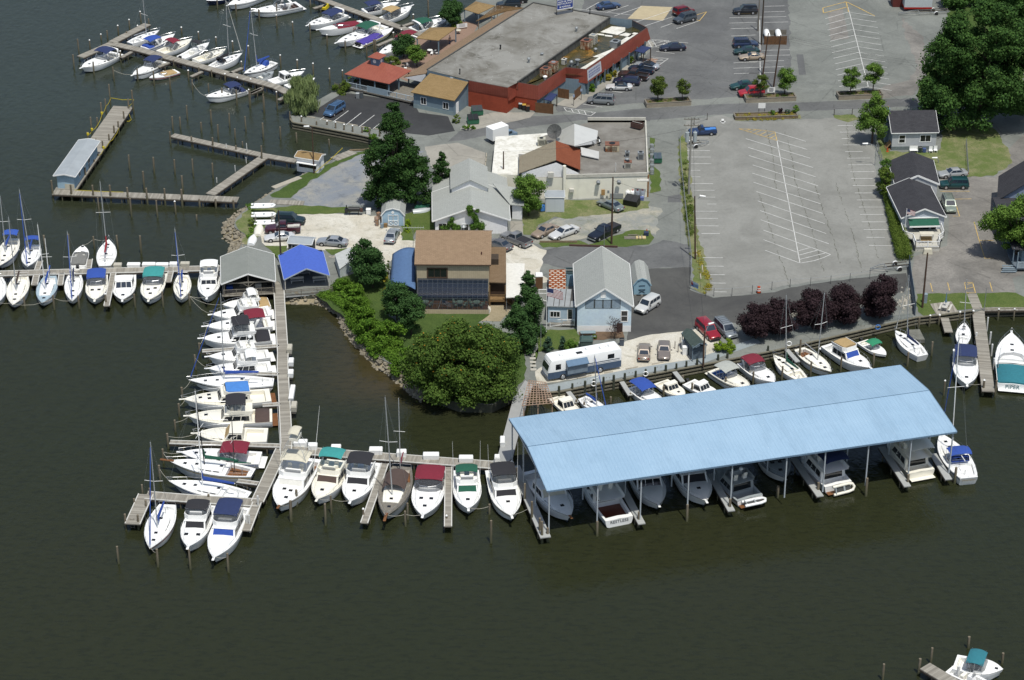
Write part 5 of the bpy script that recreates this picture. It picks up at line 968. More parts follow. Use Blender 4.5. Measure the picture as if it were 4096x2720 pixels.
#shed roof along the river side, additions, gazebo, pavilions
q=[P('B',1320,660,3.9),P('B',2200,97,3.9),P('C',180,85,5.6),P('B',1507,630,5.6)]
o=thing('porch_roof','long tan shingled porch roof along the river side of the restaurant','roof',(q[0].x,q[0].y,LZ));MB().loft([[p-Up(.15)for p in q],q]).bd('roof',[sh_tan],o,ww=1)
MB().poly([q[0]-Up(.16),q[3]-Up(.16),(q[3].x,q[3].y,3.75)]).bd('gable_end',[side_white],o,ww=1)
for i in rng(9):p=q[0]+(q[1]-q[0])*((i+.3)/9);MB().bar((p.x+.2,p.y-.1,LZ),(p.x+.2,p.y-.1,3.8),.14,.14).bd('post',[post_blue],o,ww=1)
z0,z1=4.35,6;r4=[P('B',1380,790,z0),P('B',1755,865,z0),P('B',1875,703,z1),P('B',1545,628,z1)]
o=thing('kitchen_annex','slate blue annex with golden brown shingle roof and two white windows','building',(r4[0].x,r4[0].y,LZ),mth.atan2((r4[1]-r4[0]).y,(r4[1]-r4[0]).x));MB().loft([[p-Up(.14)for p in r4],r4]).bd('roof',[sh_gold],o,ww=1)
ux=(r4[1]-r4[0]).to_2d();wl=ux.length;ux/=wl;uy=Vec((-ux.y,ux.x));dp=(r4[2]-r4[1]).to_2d().dot(uy);h=z0-LZ;hb=z1-LZ-.2;i_=.35
mb=MB();x0,x1,y0,y1=i_,wl-i_,i_,dp;mb.poly([(x0,y0,0),(x1,y0,0),(x1,y0,h),(x0,y0,h)],0);mb.poly([(x1,y0,0),(x1,y1,0),(x1,y1,hb),(x1,y0,h)],1);mb.poly([(x0,y1,0),(x0,y0,0),(x0,y0,h),(x0,y1,hb)],1);mb.bd('wall',[side_slate,side_slate_y],o)
MB().box(x0-.03,x1+.03,y0-.05,y0-.004,0,.75).bd('base_boards',[flat('pale_slate','93a5a8',.8,var=.15)],o)
wnd_(o,wl*.27,1.05,1,1.25,y0);wnd_(o,wl*.78,1.05,1,1.15,y0);MB().box(x1+.004,x1+.06,y0+.8,y0+1.75,.05,2.1).bd('door',[wpt],o)
vent('round aluminium vent on the golden shingle annex roof','B',1732,683,.38,.5,5.6)
ze=4.4;g4=[P('B',810,635,ze),P('B',1195,720,ze),P('B',1385,605,ze)];g4.append(g4[0]+g4[2]-g4[1]);o=thing('gazebo','bar gazebo with orange red metal roof and small blue cupola',0,(g4[0].x,g4[0].y,LZ),mth.atan2((g4[1]-g4[0]).y,(g4[1]-g4[0]).x))
c0=(g4[0]+g4[2])/2;lx=(g4[1]-g4[0]).length;ly=(g4[2]-g4[1]).length;dx=(g4[1]-g4[0])/lx;r0=c0-dx*(lx*.16)+Up(2.1);r1=c0+dx*(lx*.16)+Up(2.1);mb=MB()
for f in([g4[0],g4[1],r1,r0],[g4[1],g4[2],r1],[g4[2],g4[3],r0,r1],[g4[3],g4[0],r0]):mb.poly(f)
mb.poly([p-Up(.1)for p in g4][::-1])
for i in rng(4):mb.poly([g4[i]-Up(.1),g4[(i+1)%4]-Up(.1),g4[(i+1)%4],g4[i]])
mb.bd('roof',[roof_red],o,ww=1)
mb=MB()
cl=((c0.x-g4[0].x)*dx.x+(c0.y-g4[0].y)*dx.y,ly/2)
mb.box(lx/2-.85,lx/2+.85,ly/2-.85,ly/2+.85,ze-LZ+1.5,ze-LZ+3.1);cu=mb.bd('cupola',[flat('cupola_blue','7089a6',.7,var=.1)],o)
mb=MB();e=ze-LZ+3.1;b=[(lx/2-1.25,ly/2-1.25,e),(lx/2+1.25,ly/2-1.25,e),(lx/2+1.25,ly/2+1.25,e),(lx/2-1.25,ly/2+1.25,e)];t=(lx/2,ly/2,e+.8)
for i in rng(4):mb.poly([b[i],b[(i+1)%4],t])
mb.poly(b[::-1]);mb.bd('cupola_roof',[roof_red],cu)
mb=MB();
for(x,y,ax)in((lx/2,ly/2-.87,0),(lx/2+.87,ly/2,1)):mb.tube([(x,y,e-.75),(x-(0 if not ax else-.03),y-(.03 if not ax else 0),e-.75)],.35,0,12)
mb.bd('round_window',[wpt],cu)
for(x,y)in((.3,.3),(lx*.33,.3),(lx*.66,.3),(lx-.3,.3),(lx-.3,ly*.5),(lx-.3,ly-.3),(.3,ly-.3),(.3,ly*.5)):MB().box(x-.1,x+.1,y-.1,y+.1,.5,ze-LZ-.1).bd('post',[post_blue],o)
MB().box(0,lx+5.5,.0,ly,.35,.6).bd('deck',[wgr],o);mb=MB();rlg(mb,[(.1,.1,.6),(lx*.5,.1,.6)],1);rlg(mb,[(.1,ly-.1,.6),(.1,.1,.6)],1);mb.bd('railing',[rail_pale],o)
MB().box(lx*.5,lx*.95,.05,.12,.6,1.75).bd('panel',[flat('panel_blue','9db0bc',.7,var=.15)],o);mb=MB();rlg(mb,[(lx*.95,.1,.6),(lx+5.3,.1,.6)],1,.3);mb.bd('railing',[rail_pale],o)
MB().box(2,lx-2,1.6,2.2,.62,1.7).box(1.8,lx-1.8,1.3,2.2,1.703,1.78).bd('bar_counter',[wdk],o)
mb=MB()
for i in rng(12):x=.3+i*(lx+5)/12;mb.box(x-.1,x+.1,.1,.3,-.1,.35)
mb.bd('pier_blocks',[wdk],o)
slab('pavilion','open tan shingled pavilion on grey posts over the brick terrace',0,Q(('B',1425,327,1620,347,1777,234,1545,235)),LZ+2.9,sh_gold,rise=.75,pm=post_blue,pr=.12)
slab('pavilion','small tan roofed waterside pavilion beside the lattice pergola',0,Q(('B',1835,78,1962,118,2106,48,1937,11)),LZ+2.7,sh_gold,rise=.8,pm=post_blue,pr=.1)
def lattice(label,pts,z,mat,zb,n=16,m=16,pm=None,th=.05):
 q=[P(*p,z=z)for p in pts];o=thing('pergola',label,0,(q[0].x,q[0].y,zb));mb=MB();B=lambda u,v:q[0]*(1-u)*(1-v)+q[1]*u*(1-v)+q[2]*u*v+q[3]*(1-u)*v
 for i in rng(n+1):mb.bar(B(i/n,0),B(i/n,1),th,.09)
 for i in rng(m+1):mb.bar(B(0,i/m)+Up(.09),B(1,i/m)+Up(.09),th,.08)
 mb.bd('lattice',[mat],o,ww=1)
 for(u,v)in((.05,.05),(.95,.05),(.95,.95),(.05,.95),(.5,.05),(.5,.95)):p=B(u,v);MB().bar((p.x,p.y,zb),(p.x,p.y,z-.05),.13,.13).bd('post',[pm or mat],o,ww=1)
 return o
lattice('brown lattice pergola between the small pavilion and the tan porch roof',Q(('B',1940,185,2190,98,2361,72,2120,52)),LZ+2.6,timber,LZ,10,16);lattice('brown lattice pergola over the grey walkway end beside the blue roof',Q(('K',165,500,410,480,350,325,215,310)),DZ+3,M('lattice_brown',A('b09580',1),.9,var=.3),DZ,9,10,th=.07)
#shed and booth on the river piers
r4=[P('A',455,1507,3.7),P('A',646,1517,3.7),P('A',840,1215,3.7)];o,w,d,e=gable('pier_shed','long grey roofed shed with pale blue walls on the old pier','shed',('A',455,1507),('A',646,1517),('A',655,1200),3.7,.35,'y',side_pale,side_pale,roof_grey,.45,DZ)
wnd_(o,d*.25,.9,.9,1,w-.45,'r');wnd_(o,d*.62,.9,.9,1,w-.45,'r');MB().box(w-.445,w-.40,d*.42,d*.42+.95,.03,2).bd('door',[wpt],o);MB().box(w*.45,w-.46,.45-.03,.45-.004,0,.85).bd('base_panel',[flat('cream_panel','cfc9b6',.8)],o)
o,w,d,e=gable('fuel_booth','small white booth with tan shingle roof beside the fuel pier','booth',('B',380,1345),('B',590,1378),('B',440,1290),LZ+2.5,.45,'x',side_white,side_white,sh_gold,.25,LZ-.2)
MB().box(w*.15,w*.85,.22,.245,.9,1.7).bd('serving_hatch',[glass],o);MB().box(w*.1,w*.9,-.35,.24,1.78,1.86).bd('shutter',[wpt],o);MB().box(w-.25+.004,w-.2,.5,1.3,.02,1.95).bd('door',[flat('door_pale','c5ced3',.6)],o)
#boathouses on the T dock
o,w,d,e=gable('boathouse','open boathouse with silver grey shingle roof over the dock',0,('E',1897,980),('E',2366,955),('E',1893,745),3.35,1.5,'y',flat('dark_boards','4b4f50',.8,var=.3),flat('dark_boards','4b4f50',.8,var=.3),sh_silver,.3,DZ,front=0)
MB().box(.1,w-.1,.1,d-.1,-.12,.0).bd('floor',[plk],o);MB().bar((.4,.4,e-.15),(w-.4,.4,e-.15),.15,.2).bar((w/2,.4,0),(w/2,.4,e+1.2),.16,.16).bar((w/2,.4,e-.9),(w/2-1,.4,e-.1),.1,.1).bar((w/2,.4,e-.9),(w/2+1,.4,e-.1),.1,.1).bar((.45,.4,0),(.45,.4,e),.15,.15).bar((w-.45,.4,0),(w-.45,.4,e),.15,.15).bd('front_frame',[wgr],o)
mb=MB();rlg(mb,[(.3,.3,0),(w-.3,.3,0)],.9,.18);mb.bd('railing',[wgr],o)
for i,(x,y)in En(((1.2,2.2),(3.2,3),(5.5,2.4),(7.3,3.2))):MB().box(x-.5,x+.5,y-.4,y+.4,.02,.7).bd('stored_crate',[[CV['blue'],wgr,wdt,black][i]],o,bev=.05)
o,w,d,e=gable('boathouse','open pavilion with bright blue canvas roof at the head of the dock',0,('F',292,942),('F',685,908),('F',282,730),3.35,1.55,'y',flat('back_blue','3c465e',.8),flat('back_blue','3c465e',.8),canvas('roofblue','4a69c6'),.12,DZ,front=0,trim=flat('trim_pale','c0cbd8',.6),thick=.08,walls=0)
MB().box(-.1,w+.3,-1.6,d,-.12,.0).bd('floor',[flat('deck_pale','b6b9b8',.7,var=.15)],o);mb=MB();rlg(mb,[(0,-1.5,0),(w+.2,-1.5,0)],1.05,.14);mb.bar((0,-1.5,.75),(w+.2,-1.5,.75),.2,.05);mb.bd('railing',[wgr],o)
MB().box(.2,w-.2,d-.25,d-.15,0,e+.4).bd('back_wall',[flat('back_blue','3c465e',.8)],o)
for x in(.15,w-.15):
 for y in(.15,d*.5,d-.15):MB().bar((x,y,0),(x,y,e),.12,.12).bd('post',[wdt],o)
for i,(x,y)in En(((w*.32,2.6),(w*.8,2.2),(w*.5,5))):mb=MB();mb.box(x-1,x+1,y-.2,y+.2,.42,.48);mb.box(x-1,x+1,y+.2,y+.25,.6,.95);[mb.box(x+s*.9-.04,x+s*.9+.04,y-.18,y+.24,0,.42)for s in(1,-1)];mb.bd('bench',[wdt],o)
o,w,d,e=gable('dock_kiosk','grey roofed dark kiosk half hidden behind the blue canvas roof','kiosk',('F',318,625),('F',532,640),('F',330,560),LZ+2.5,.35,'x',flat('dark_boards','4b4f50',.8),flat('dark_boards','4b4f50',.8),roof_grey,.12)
for i in rng(3):wnd_(o,w*(.25+.25*i),.9,.45,1.2,.12,fm=wdt,panes=1)
o=thing('concrete_tank','pale concrete box with a flat slab lid below the pear trees','tank',P('F',775,950,.9));q=[P('F',775,955,.9),P('F',925,840,.9),P('F',860,770,.9),P('F',735,830,.9)];MB().ext([(p.x,p.y)for p in q],.3,2.9,0).bd('wall',[M('pale_block',A('c3cbcd',.9),.8,var=.2)],o,ww=1);mb=MB();cc=sum(q,Vec())/4;mb.ext([((p.x-cc.x)*1.03+cc.x,(p.y-cc.y)*1.03+cc.y)for p in q],2.903,3.02);mb.bd('lid',[flat('pale_slab','c6c9c6',.8,var=.2)],o,ww=1)
#white gable house
o,w,d,e=gable('white_house','low white clapboard house with pale grey gable roof and climbing vines','house',('F',1565,440),('F',2235,430),('F',1603,190),LZ+2.55,2.25,'y',side_white,side_white,sh_grey,.45)
wnd_(o,w*.13,.6,1.2,1.3,.45,panes=2);wnd_(o,w*.42,.5,1,1.2,.45,panes=1);
MB().tube([(w*.4,-.2,0),(w*.4,-.2,1.7)],.16,0,10).tube([(w*.4,-.25,1.7),(w*.4,-.25,2)],.5,0,14,.2).bd('exhaust_hood',[galv],o,smooth=40)
a=P('F',1735,235,LZ+4.9);b=P('F',2072,240,LZ+4.9);x0=w*.24;x1=w*.74;y0=d*.72;y1=d*1.5;mb=MB();rg=[[(x0,y,e+1.95),(w/2,y,e+3.5),(x1,y,e+1.95),(x1,y,e+1.83),(w/2,y,e+3.38),(x0,y,e+1.83)]for y in(y0,y1)];mb.loft(rg[::-1]);mb.bd('monitor_roof',[sh_grey],o)
MB().poly([(x0+.2,y0+.3,e+.2),(x1-.2,y0+.3,e+.2),(x1-.2,y0+.3,e+1.98),(w/2,y0+.3,e+3.36),(x0+.2,y0+.3,e+1.98)]).poly([(x0+.2,y1-.2,e),(x0+.2,y0+.3,e),(x0+.2,y0+.3,e+1.95),(x0+.2,y1-.2,e+1.95)]).poly([(x1-.2,y0+.3,e),(x1-.2,y1-.2,e),(x1-.2,y1-.2,e+1.95),(x1-.2,y0+.3,e+1.95)]).bd('monitor_wall',[side_white],o)
MB().loft([[(0,d*.98,e-.1),(w,d*.98,e-.1),(w,d*.98,e),(w/2,d*.98,e+2.2),(0,d*.98,e)],[(0,d*1.5,e-.1),(w,d*1.5,e-.1),(w,d*1.5,e),(w/2,d*1.5,e+2.2),(0,d*1.5,e)]][::-1]).bd('rear_roof',[sh_grey],o)
q=[P('F',2235,297,LZ+2.7),P('F',2352,305,LZ+2.7),P('F',2361,165,LZ+3.6),P('F',2085,115,LZ+4.2)]
MB().loft([[p-Up(.12)for p in q],q]).bd('side_roof',[sh_grey],o,ww=1);mb=MB();mb.ext([(q[0].x+.3,q[0].y+.4),(q[1].x-.3,q[1].y+.4),(q[1].x-.1,q[1].y+6),(q[0].x+.3,q[0].y+6)],LZ,LZ+2.58);wg=mb.bd('side_wing',[side_white],o,ww=1)
def vine(label,t,pts,z,y0,kind='holly',r=.5,leaf=.28,seed=1,dens=1.5):
 cl=[];b=P(t,*pts[0],LZ);o=thing('climbing_vine',label,'vine',b)
 for(x,y,rr)in pts[1:]:
  d=ray(t,x,y);k=y0/d.y;p=Vec((d.x*k,y0,HC+d.z*k));cl.append((p.x-b.x,p.y-b.y,p.z-b.z,rr*r,rr*r*1.1,160*rr*rr*dens))
 leaves('foliage',LF[kind],cl,leaf,o,seed);return o
fy=o.location.y+.2
vine('tall green vine climbing the front gable of the white house','F',[(1960,505),(1885,330,1),(1890,370,.9),(1925,400,.9),(1940,430,.9),(1945,470,1.1),(1985,485,1.2),(1915,490,1),(1950,350,.6)],0,fy)
vine('smaller green vine on the left front of the white house','F',[(1740,510),(1735,425,.7),(1720,465,.9),(1755,490,1),(1790,495,.8),(1690,500,.8),(1650,495,.6)],0,fy,seed=2)
#gambrel sheds
def gambrel(label,O,U,yb,d,zw,zt,roof,wallm,rw=.62,doors='x',z=LZ,blocks=0,V=None,kneew=.18):
 a,b=P(*O,z=z),P(*U,z=z);w=(b-a).length;dd=(b-a);rz=mth.atan2(dd.y,dd.x);o=thing('storage_shed',label,'shed',a,rz);k=(1-rw)/2*w*.55;prof=[(0,zw),(w*kneew,zw+(zt-zw)*.72),(w/2,zt),(w*(1-kneew),zw+(zt-zw)*.72),(w,zw)]
 zb=.25 if blocks else.05
 mb=MB();f=[(0,0,zb),(w,0,zb)]+[(x,0,zz)for x,zz in prof[::-1]];mb.poly(f);mb.poly([(x,d,zz)for x,_,zz in f][::-1]);mb.poly([(0,d,zb),(0,0,zb),(0,0,zw),(0,d,zw)]);mb.poly([(w,0,zb),(w,d,zb),(w,d,zw),(w,0,zw)]);mb.bd('wall',[wallm],o)
 mb=MB();up=[(x+(-.15 if i==0 else.15 if i==4 else 0),zz-(.08 if i in(0,4)else-.03))for i,(x,zz)in En(prof)];ring=up+[(x,zz-.07)for x,zz in up[::-1]];mb.loft([[(x,y,zz)for x,zz in ring]for y in(d+.12,-.12)]);mb.bd('roof',[roof],o)
 mb=MB()
 for i in rng(4):mb.bar((up[i][0],-.13,up[i][1]-.04),(up[i+1][0],-.13,up[i+1][1]-.04),.05,.14)
 for x in(.04,w-.04):mb.bar((x,-.03,zb),(x,-.03,zw),.1,.05)
 mb.bd('trim',[wpt if doors=='x' else wallm],o)
 if doors=='x':
  for s in(0,1):
   x0=w*.29+s*w*.225;x1=x0+w*.215;m=MB();m.box(x0,x1,-.05,-.004,.1,1.95);dr=m.bd('door',[wallm],o);m=MB()
   for(p,q)in(((x0,1.95),(x1,1.95)),((x0,.15),(x1,.15)),((x0,1),(x1,1)),((x0,.1),(x0,1.98)),((x1,.1),(x1,1.98)),((x0,.15),(x1,1)),((x0,1),(x1,.15))):m.bar((p[0],-.075,p[1]),(q[0],-.075,q[1]),.09,.05)
   m.bd('door_trim',[wpt],dr)
  MB().tube([(w/2,-.02,zt-.75),(w/2,-.07,zt-.75)],.22,0,12).bd('porthole',[wpt],o)
 elif doors=='k':
  MB().bar((w*.3,-.04,zw-.15),(w*.68,-.04,zw-.1),.09,.06).bar((w*.3,-.04,.55),(w*.68,-.04,1.05),.06,.06).bar((w*.3,-.04,1.05),(w*.68,-.04,.55),.06,.06).bar((w*.28,-.04,1.1),(w*.7,-.04,1.12),.08,.06).bd('door_brace',[flat('brace_dark','4a5d68',.7)],o)
 if blocks:
  m=MB();[m.box(x,x+.35,.0,.3,0,.245)for x in(.05,w/2-.17,w-.4)];m.bd('block',[flat('block','a5a19a',.9)],o)
 return o,w
gambrel('blue grey barn shaped shed with white crossed doors on the gravel',('F',1133,481),('F',1325,481),0,6.6,1.95,3.15,sh_grey,M('shed_blue',A('8ba3b3',.8),.7,var=.1))
gambrel('slate blue gambrel storage shed on blocks beside the pale blue office',('G',1148,1082),('G',1288,1080),0,6,1.9,3,sh_grey,shed_slate,doors='k',blocks=1,kneew=.2)
#tan clubhouse with glass sunroom
base=P('F',1428,1232);br=P('F',2050,1236);w=(br-base).length;rz=mth.atan2((br-base).y,(br-base).x);SD=3
zE=6.9;o=thing('tan_clubhouse','tan two storey clubhouse with brown shingle roof and glass sunroom','building',base,rz);D_=11;y0=SD
mb=MB();mb.poly([(0,y0,0),(w,y0,0),(w,y0,zE),(0,y0,zE)],0);mb.poly([(w,y0+D_,0),(0,y0+D_,0),(0,y0+D_,zE),(w,y0+D_,zE)],0);rr=2.6
for x in(0,w):q=[(x,y0+D_,0),(x,y0,0),(x,y0,zE),(x,y0+D_/2,zE+rr-.1),(x,y0+D_,zE)];mb.poly(q if x==0 else q[::-1],1)
mb.bd('wall',[side_tan,brown_trim],o)
mb=MB();ov=.3;e=zE;k=rr/(D_/2);ring=[(y0-.3,e-k*.3),(y0+D_/2,e+rr),(y0+D_+.45,e-k*.45),(y0+D_+.45,e-k*.45-.15),(y0+D_/2,e+rr-.15),(y0-.3,e-k*.3-.15)];mb.loft([[(x,y,z)for y,z in ring]for x in(w+ov,-ov)]);rf=mb.bd('roof',[sh_tan],o)
MB().bar((-ov,y0-.32,e-k*.3-.08),(w+ov,y0-.32,e-k*.3-.08),.08,.17).bd('gutter',[brown_trim],rf)
vent('small dark red chimney pipe on the tan clubhouse roof','F',1988,740,.12,.7,zE+LZ+.4,mat=flat('pipe_red','5a2f24',.7),kind='pipe')
wnd_(o,w*.285,zE-2.35,2.7,1.35,y0,fm=brown_trim,panes=3,fw=.2)
frm=flat('sunroom_frame','555b62',.4,var=0);zs=4.3;zv=2.55;mb=MB();gm=MB();nx=14
mb.bar((0,-.0,.35),(w,-.0,.35),.12,.7,1)
for i in rng(nx+1):
 x=.15+(w-.3)*i/nx;mb.bar((x,.0,.7),(x,.0,zv),.05,.05);mb.tube([(x,0,zv),(x,.12,zv+.35),(x,.4,zv+.62),(x,SD,zs)],.025,0,4)
for z in(.7,1.65,zv):mb.bar((.1,0,z),(w-.1,0,z),.05,.05)
for u in(.0,.35,.68,1):mb.bar((.1,.4+(SD-.4)*u,zv+.62+(zs-zv-.62)*u),(w-.1,.4+(SD-.4)*u,zv+.62+(zs-zv-.62)*u),.05,.05)
mb.bd('sunroom_frame',[frm,side_tan],o)
sg=M('sunroom_glass',(.02,.03,.05),.04,var=0,alpha=.55,spec=.9)
rows=[(0,.7),(0,zv),(.12,zv+.35),(.4,zv+.62),(SD,zs)];gm.loft([[(.1,y,z)for y,z in rows],[(w-.1,y,z)for y,z in rows]][::-1],closed=0,cap0=0,cap1=0);gm.bd('sunroom_glass',[sg],o,smooth=60)
for x in(.1,w-.1):MB().poly([(x,0,0),(x,SD,0),(x,SD,zs),(x,.4,zv+.62),(x,0,zv)]).bd('sunroom_end',[sg],o)
MB().box(.1,w-.1,.1,SD,.55,.62).bd('deck',[teak],o);MB().box(.2,w-.2,SD-.06,SD-.01,.62,zs-.2).bd('inner_wall',[glass],o)
gch=flat('garden_green','a9c2b0',.6)
def gset(x,lab):
 p=Vec((base.x+mth.cos(rz)*x-mth.sin(rz)*1.3,base.y+mth.sin(rz)*x+mth.cos(rz)*1.3,LZ+.63));t=thing('garden_table',lab+' round pale green table inside the sunroom','table',p,rz,'sunroom furniture');MB().cyl(0,0,.68,.72,.55,0,14).bd('tabletop',[gch],t);mb=MB();[mb.tube([(.35*mth.cos(a),.35*mth.sin(a),0),(.2*mth.cos(a),.2*mth.sin(a),.68)],.025,0,5)for a in(0,2.1,4.2)];mb.bd('leg',[gch],t)
 for i,a in En((.3,2.5,3.9,5.6)):
  c=thing('garden_chair','pale green garden chair at the '+lab.split()[0]+' table inside the sunroom','chair',p+Vec((.95*mth.cos(a),.95*mth.sin(a)*.75,0)),a+rz,'chairs in the sunroom '+lab.split()[0]);MB().box(-.22,.22,-.22,.22,.40,.44).bd('seat',[gch],c);MB().loft([[(.22,-.22,.44),(.22,.22,.44),(.25,.22,.44),(.25,-.22,.44)],[(.32,-.18,.95),(.32,.18,.95),(.35,.18,.95),(.35,-.18,.95)]]).bd('backrest',[gch],c)
  for(sx,sy)in((1,1),(1,-1),(-1,1),(-1,-1)):MB().tube([(sx*.2,sy*.2,0),(sx*.19,sy*.19,.4)],.02,0,4).bd('leg',[gch],c)
gset(w*.12,'leftmost');gset(w*.60,'middle');gset(w*.83,'rightmost')
def flag(label,t,x,y,yt,h2=1,w2=1.7,z=LZ,lean=0,pole=1,fp=None,cat='flag'):
 b=P(t,x,y,z);h=VH(t,x,y,yt,z);o=thing('flagpole',label,0,b);MB().tube([(0,0,0),(lean,0,h)],.06,0,7,.04).bd('pole',[wpt],o)
 f=MB();n=10;W_=.045
 for i in rng(n):
  for j in rng(13):
   def pt(u,v):return(lean+.06+u*w2,.16*mth.sin(u*5+v)*u-.02,h-.12-v*h2-u*.45*w2*.6)
   q=[pt(i/n,j/13),pt((i+1)/n,j/13),pt((i+1)/n,(j+1)/13),pt(i/n,(j+1)/13)];f.poly(q,2 if(i<4 and j<7)else(0 if j%2==0 else 1))
 f.bd('flag',[flat('flag_red','a52a35',.8),wpt,flat('flag_blue','2c3a6b',.8)],o,smooth=60);return o
fo=flag('small american flag on a slanted pole in front of the sunroom','F',1612,1205,1110,.8,1.4,LZ+.3,.55)
a=P('F',2063,1110);o=thing('porch_wing','brown shingled porch wing with timber deck and stairs beside the tan clubhouse','porch',a,rz);q=[P('F',2050,962,LZ+3.6),P('F',2198,965,LZ+3.6),P('F',2198,662,LZ+5.6),P('F',2050,660,LZ+5.6)]
MB().loft([[p-Up(.15)for p in q],q]).bd('roof',[sh_brown],o,ww=1);mb=MB();p=P('F',2062,805,LZ+4.75);mb.ext([(p.x,p.y),(p.x+1.25,p.y),(p.x+1.25,p.y+1.8),(p.x,p.y+1.8)],LZ+4.3,LZ+5.5);sk=mb.bd('dormer',[wdk],o,ww=1);MB().box(p.x+.15,p.x+1.1,p.y-.02,p.y-.004,LZ+4.75,LZ+5.35).bd('pane',[glass_l],sk,ww=1)
l=(q[1]-q[0]).length;dy=(q[3]-q[0]).y;MB().ext([(q[0].x+.1,q[0].y+.6),(q[1].x-.15,q[1].y+.6),(q[1].x-.15,q[1].y+dy),(q[0].x+.1,q[0].y+dy)],LZ,LZ+3.5).bd('wall',[flat('brown_wall','4b392c',.8)],o,ww=1)
mb=MB();y=q[0].y-.9;mb.box(q[0].x+.1,q[1].x,y,q[0].y+1,LZ+.75,LZ+.9);mb.bd('deck',[timber],o,ww=1);mb=MB();rlg(mb,[(q[0].x+.15,y,LZ+.9),(q[1].x-.05,y,LZ+.9),(q[1].x-.05,q[0].y+.4,LZ+.9)],1,.17);rlg(mb,[(q[1].x+.05,y,LZ+.75),(q[1].x+1.15,y-.1,LZ+.05)],1,.2);mb.bd('railing',[timber],o,ww=1);mb=MB();[mb.box(q[1].x+.05+i*.27,q[1].x+.35+i*.27,y,y+1.1,LZ+.62-i*.18,LZ+.68-i*.18)for i in rng(4)];mb.bd('stairs',[timber],o,ww=1)
for x in(q[0].x+.15,q[1].x-.1):MB().bar((x,y+.05,LZ),(x,y+.05,LZ+3.5),.13,.13).bd('post',[timber],o,ww=1)
q=[P('F',1200,985,LZ+2.2),P('F',1421,1031,LZ+2.9),P('F',1415,673,LZ+4.2),P('F',1222,722,LZ+3.2)];o=thing('awning','long faded blue fabric awning along the left side of the clubhouse',0,(q[0].x,q[0].y,LZ));mb=MB();n=8;rg=[]
for j in rng(13):
 v=j/12;L0=q[0].lerp(q[3],v);R0=q[1].lerp(q[2],v);rg.append([L0.lerp(R0,i/n)+Vec((0,0,.55*mth.sin(mth.pi*i/n*.95)+.05*(j%2)))for i in rng(n+1)])
mb.loft(rg,closed=0,cap0=0,cap1=0);nn=len(mb.v);aw=mb.bd('canvas',[canvas('awning','56749e')],o,ww=1,smooth=30);sm=aw.modifiers.new('solid','SOLIDIFY');sm.thickness=.05
for v in(.02,.25,.5,.75,.98):
 p=q[0].lerp(q[3],v);MB().tube([(p.x+.1,p.y,LZ),(p.x+.1,p.y,p.z)],.05,0,6).bd('post',[wdt],o,ww=1)
o=thing('tv_antenna','thin rooftop style tv antenna mast behind the clubhouse','antenna',P('F',1404,700));h=VH('F',1404,700,495);mb=MB();mb.tube([(0,0,0),(0,0,h)],.035,0,5);mb.tube([(-1.6,0,h),(1.7,0,h+.0)],.025,0,4);[mb.tube([(x,-.7,h),(x,.7,h)],.015,0,3)for x in(-1.4,-1,-.6,-.2,.3,.8,1.2,1.6)];mb.bd('mast',[galv],o)
#pale blue office
o,w,d,e=gable('office','pale blue gabled office with light grey shingle roof',0,('G',648,1172),('G',1148,1172),('G',630,806),LZ+4.3,2.95,'y',side_blue,side_blue,sh_grey,.3)
slm=flat('screen_blue','9fb3c2',.5)
for i in rng(4):wnd_(o,w*(.255+.145*i),e-.35,1.32,1.25,.3,panes=1,gm=slm,fm=flat('grey_frame','8d989c',.6),fw=.07)
wnd_(o,w*.845,1.75,.85,1.65,.3,panes=2,horiz=1,fw=.11);wnd_(o,w*.475,e+1.35,.55,.75,.3,panes=1,gm=wpt)
MB().box(.3,w-.3,.28,.296,0,1).bd('base_wall',[wpt],o);MB().box(w*.72,w*.82,.22,.278,.05,1.45).bd('cellar_door',[flat('cellar','4b3832',.8)],o)
a,rz,w2,d2=frame3(('G',412,1170),('G',648,1178),('G',440,1085),LZ+2.7);o=thing('office_annex','low grey blue annex with striped flat roof and white ramp rail','annex',(a.x,a.y,LZ),rz);d2=5.4
MB().ext([(0,0),(w2,0),(w2,d2),(0,d2)],0,2.7).bd('wall',[M('annex_grey',A('9aacb8',.8),.75,var=.12)],o);mb=MB();mb.ext([(-.15,-.2),(w2,-.2),(w2,d2),(-.15,d2)],2.703,2.85);r=mb.bd('roof',[M('roof_annex',A('a9adae'),.8,var=.25,scale=.8)],o);mb=MB()
for i in rng(1,5):mb.box(w2*i/5-.05,w2*i/5+.05,-.15,d2-.1,2.853,2.87)
mb.box(w2*.8,w2-.02,d2*.3,d2-.1,2.853,2.875);mb.bd('tar_seam',[flat('tar','55524e',.9)],r)
wnd_(o,w2*.26,1,1.35,.85,0,panes=3,fw=.12);mb=MB();mb.box(w2*.70,w2*.90,-.03,-.004,.35,2.4);dr=mb.bd('door',[wpt],o);MB().box(w2*.73,w2*.88,-.04,-.033,.5,2.3).bd('pane',[glass],dr)
MB().box(w2*.55,w2,-1.3,-.02,.2,.35).ext([(w2*.05,-1.3),(w2*.55,-1.3),(w2*.55,-.1),(w2*.05,-.1)],0,.12).bd('ramp',[wgr],o);mb=MB();rlg(mb,[(w2*.98,-1.3,.35),(w2*.52,-1.3,.3),(w2*.1,-1.3,-.05)],1,.16);mb.bd('railing',[wpt],o)
q=[P('G',418,1100,LZ+2.1),P('G',567,1090,LZ+2.1),P('G',563,853,LZ+2.1),P('G',422,855,LZ+2.1)];o=thing('rusty_shelter','flat shelter roof of rusty orange panels with pale patches','shelter',(q[0].x,q[0].y,LZ));MB().loft([[p-Up(.12)for p in q],q]).bd('roof',[rustpanel],o,ww=1)
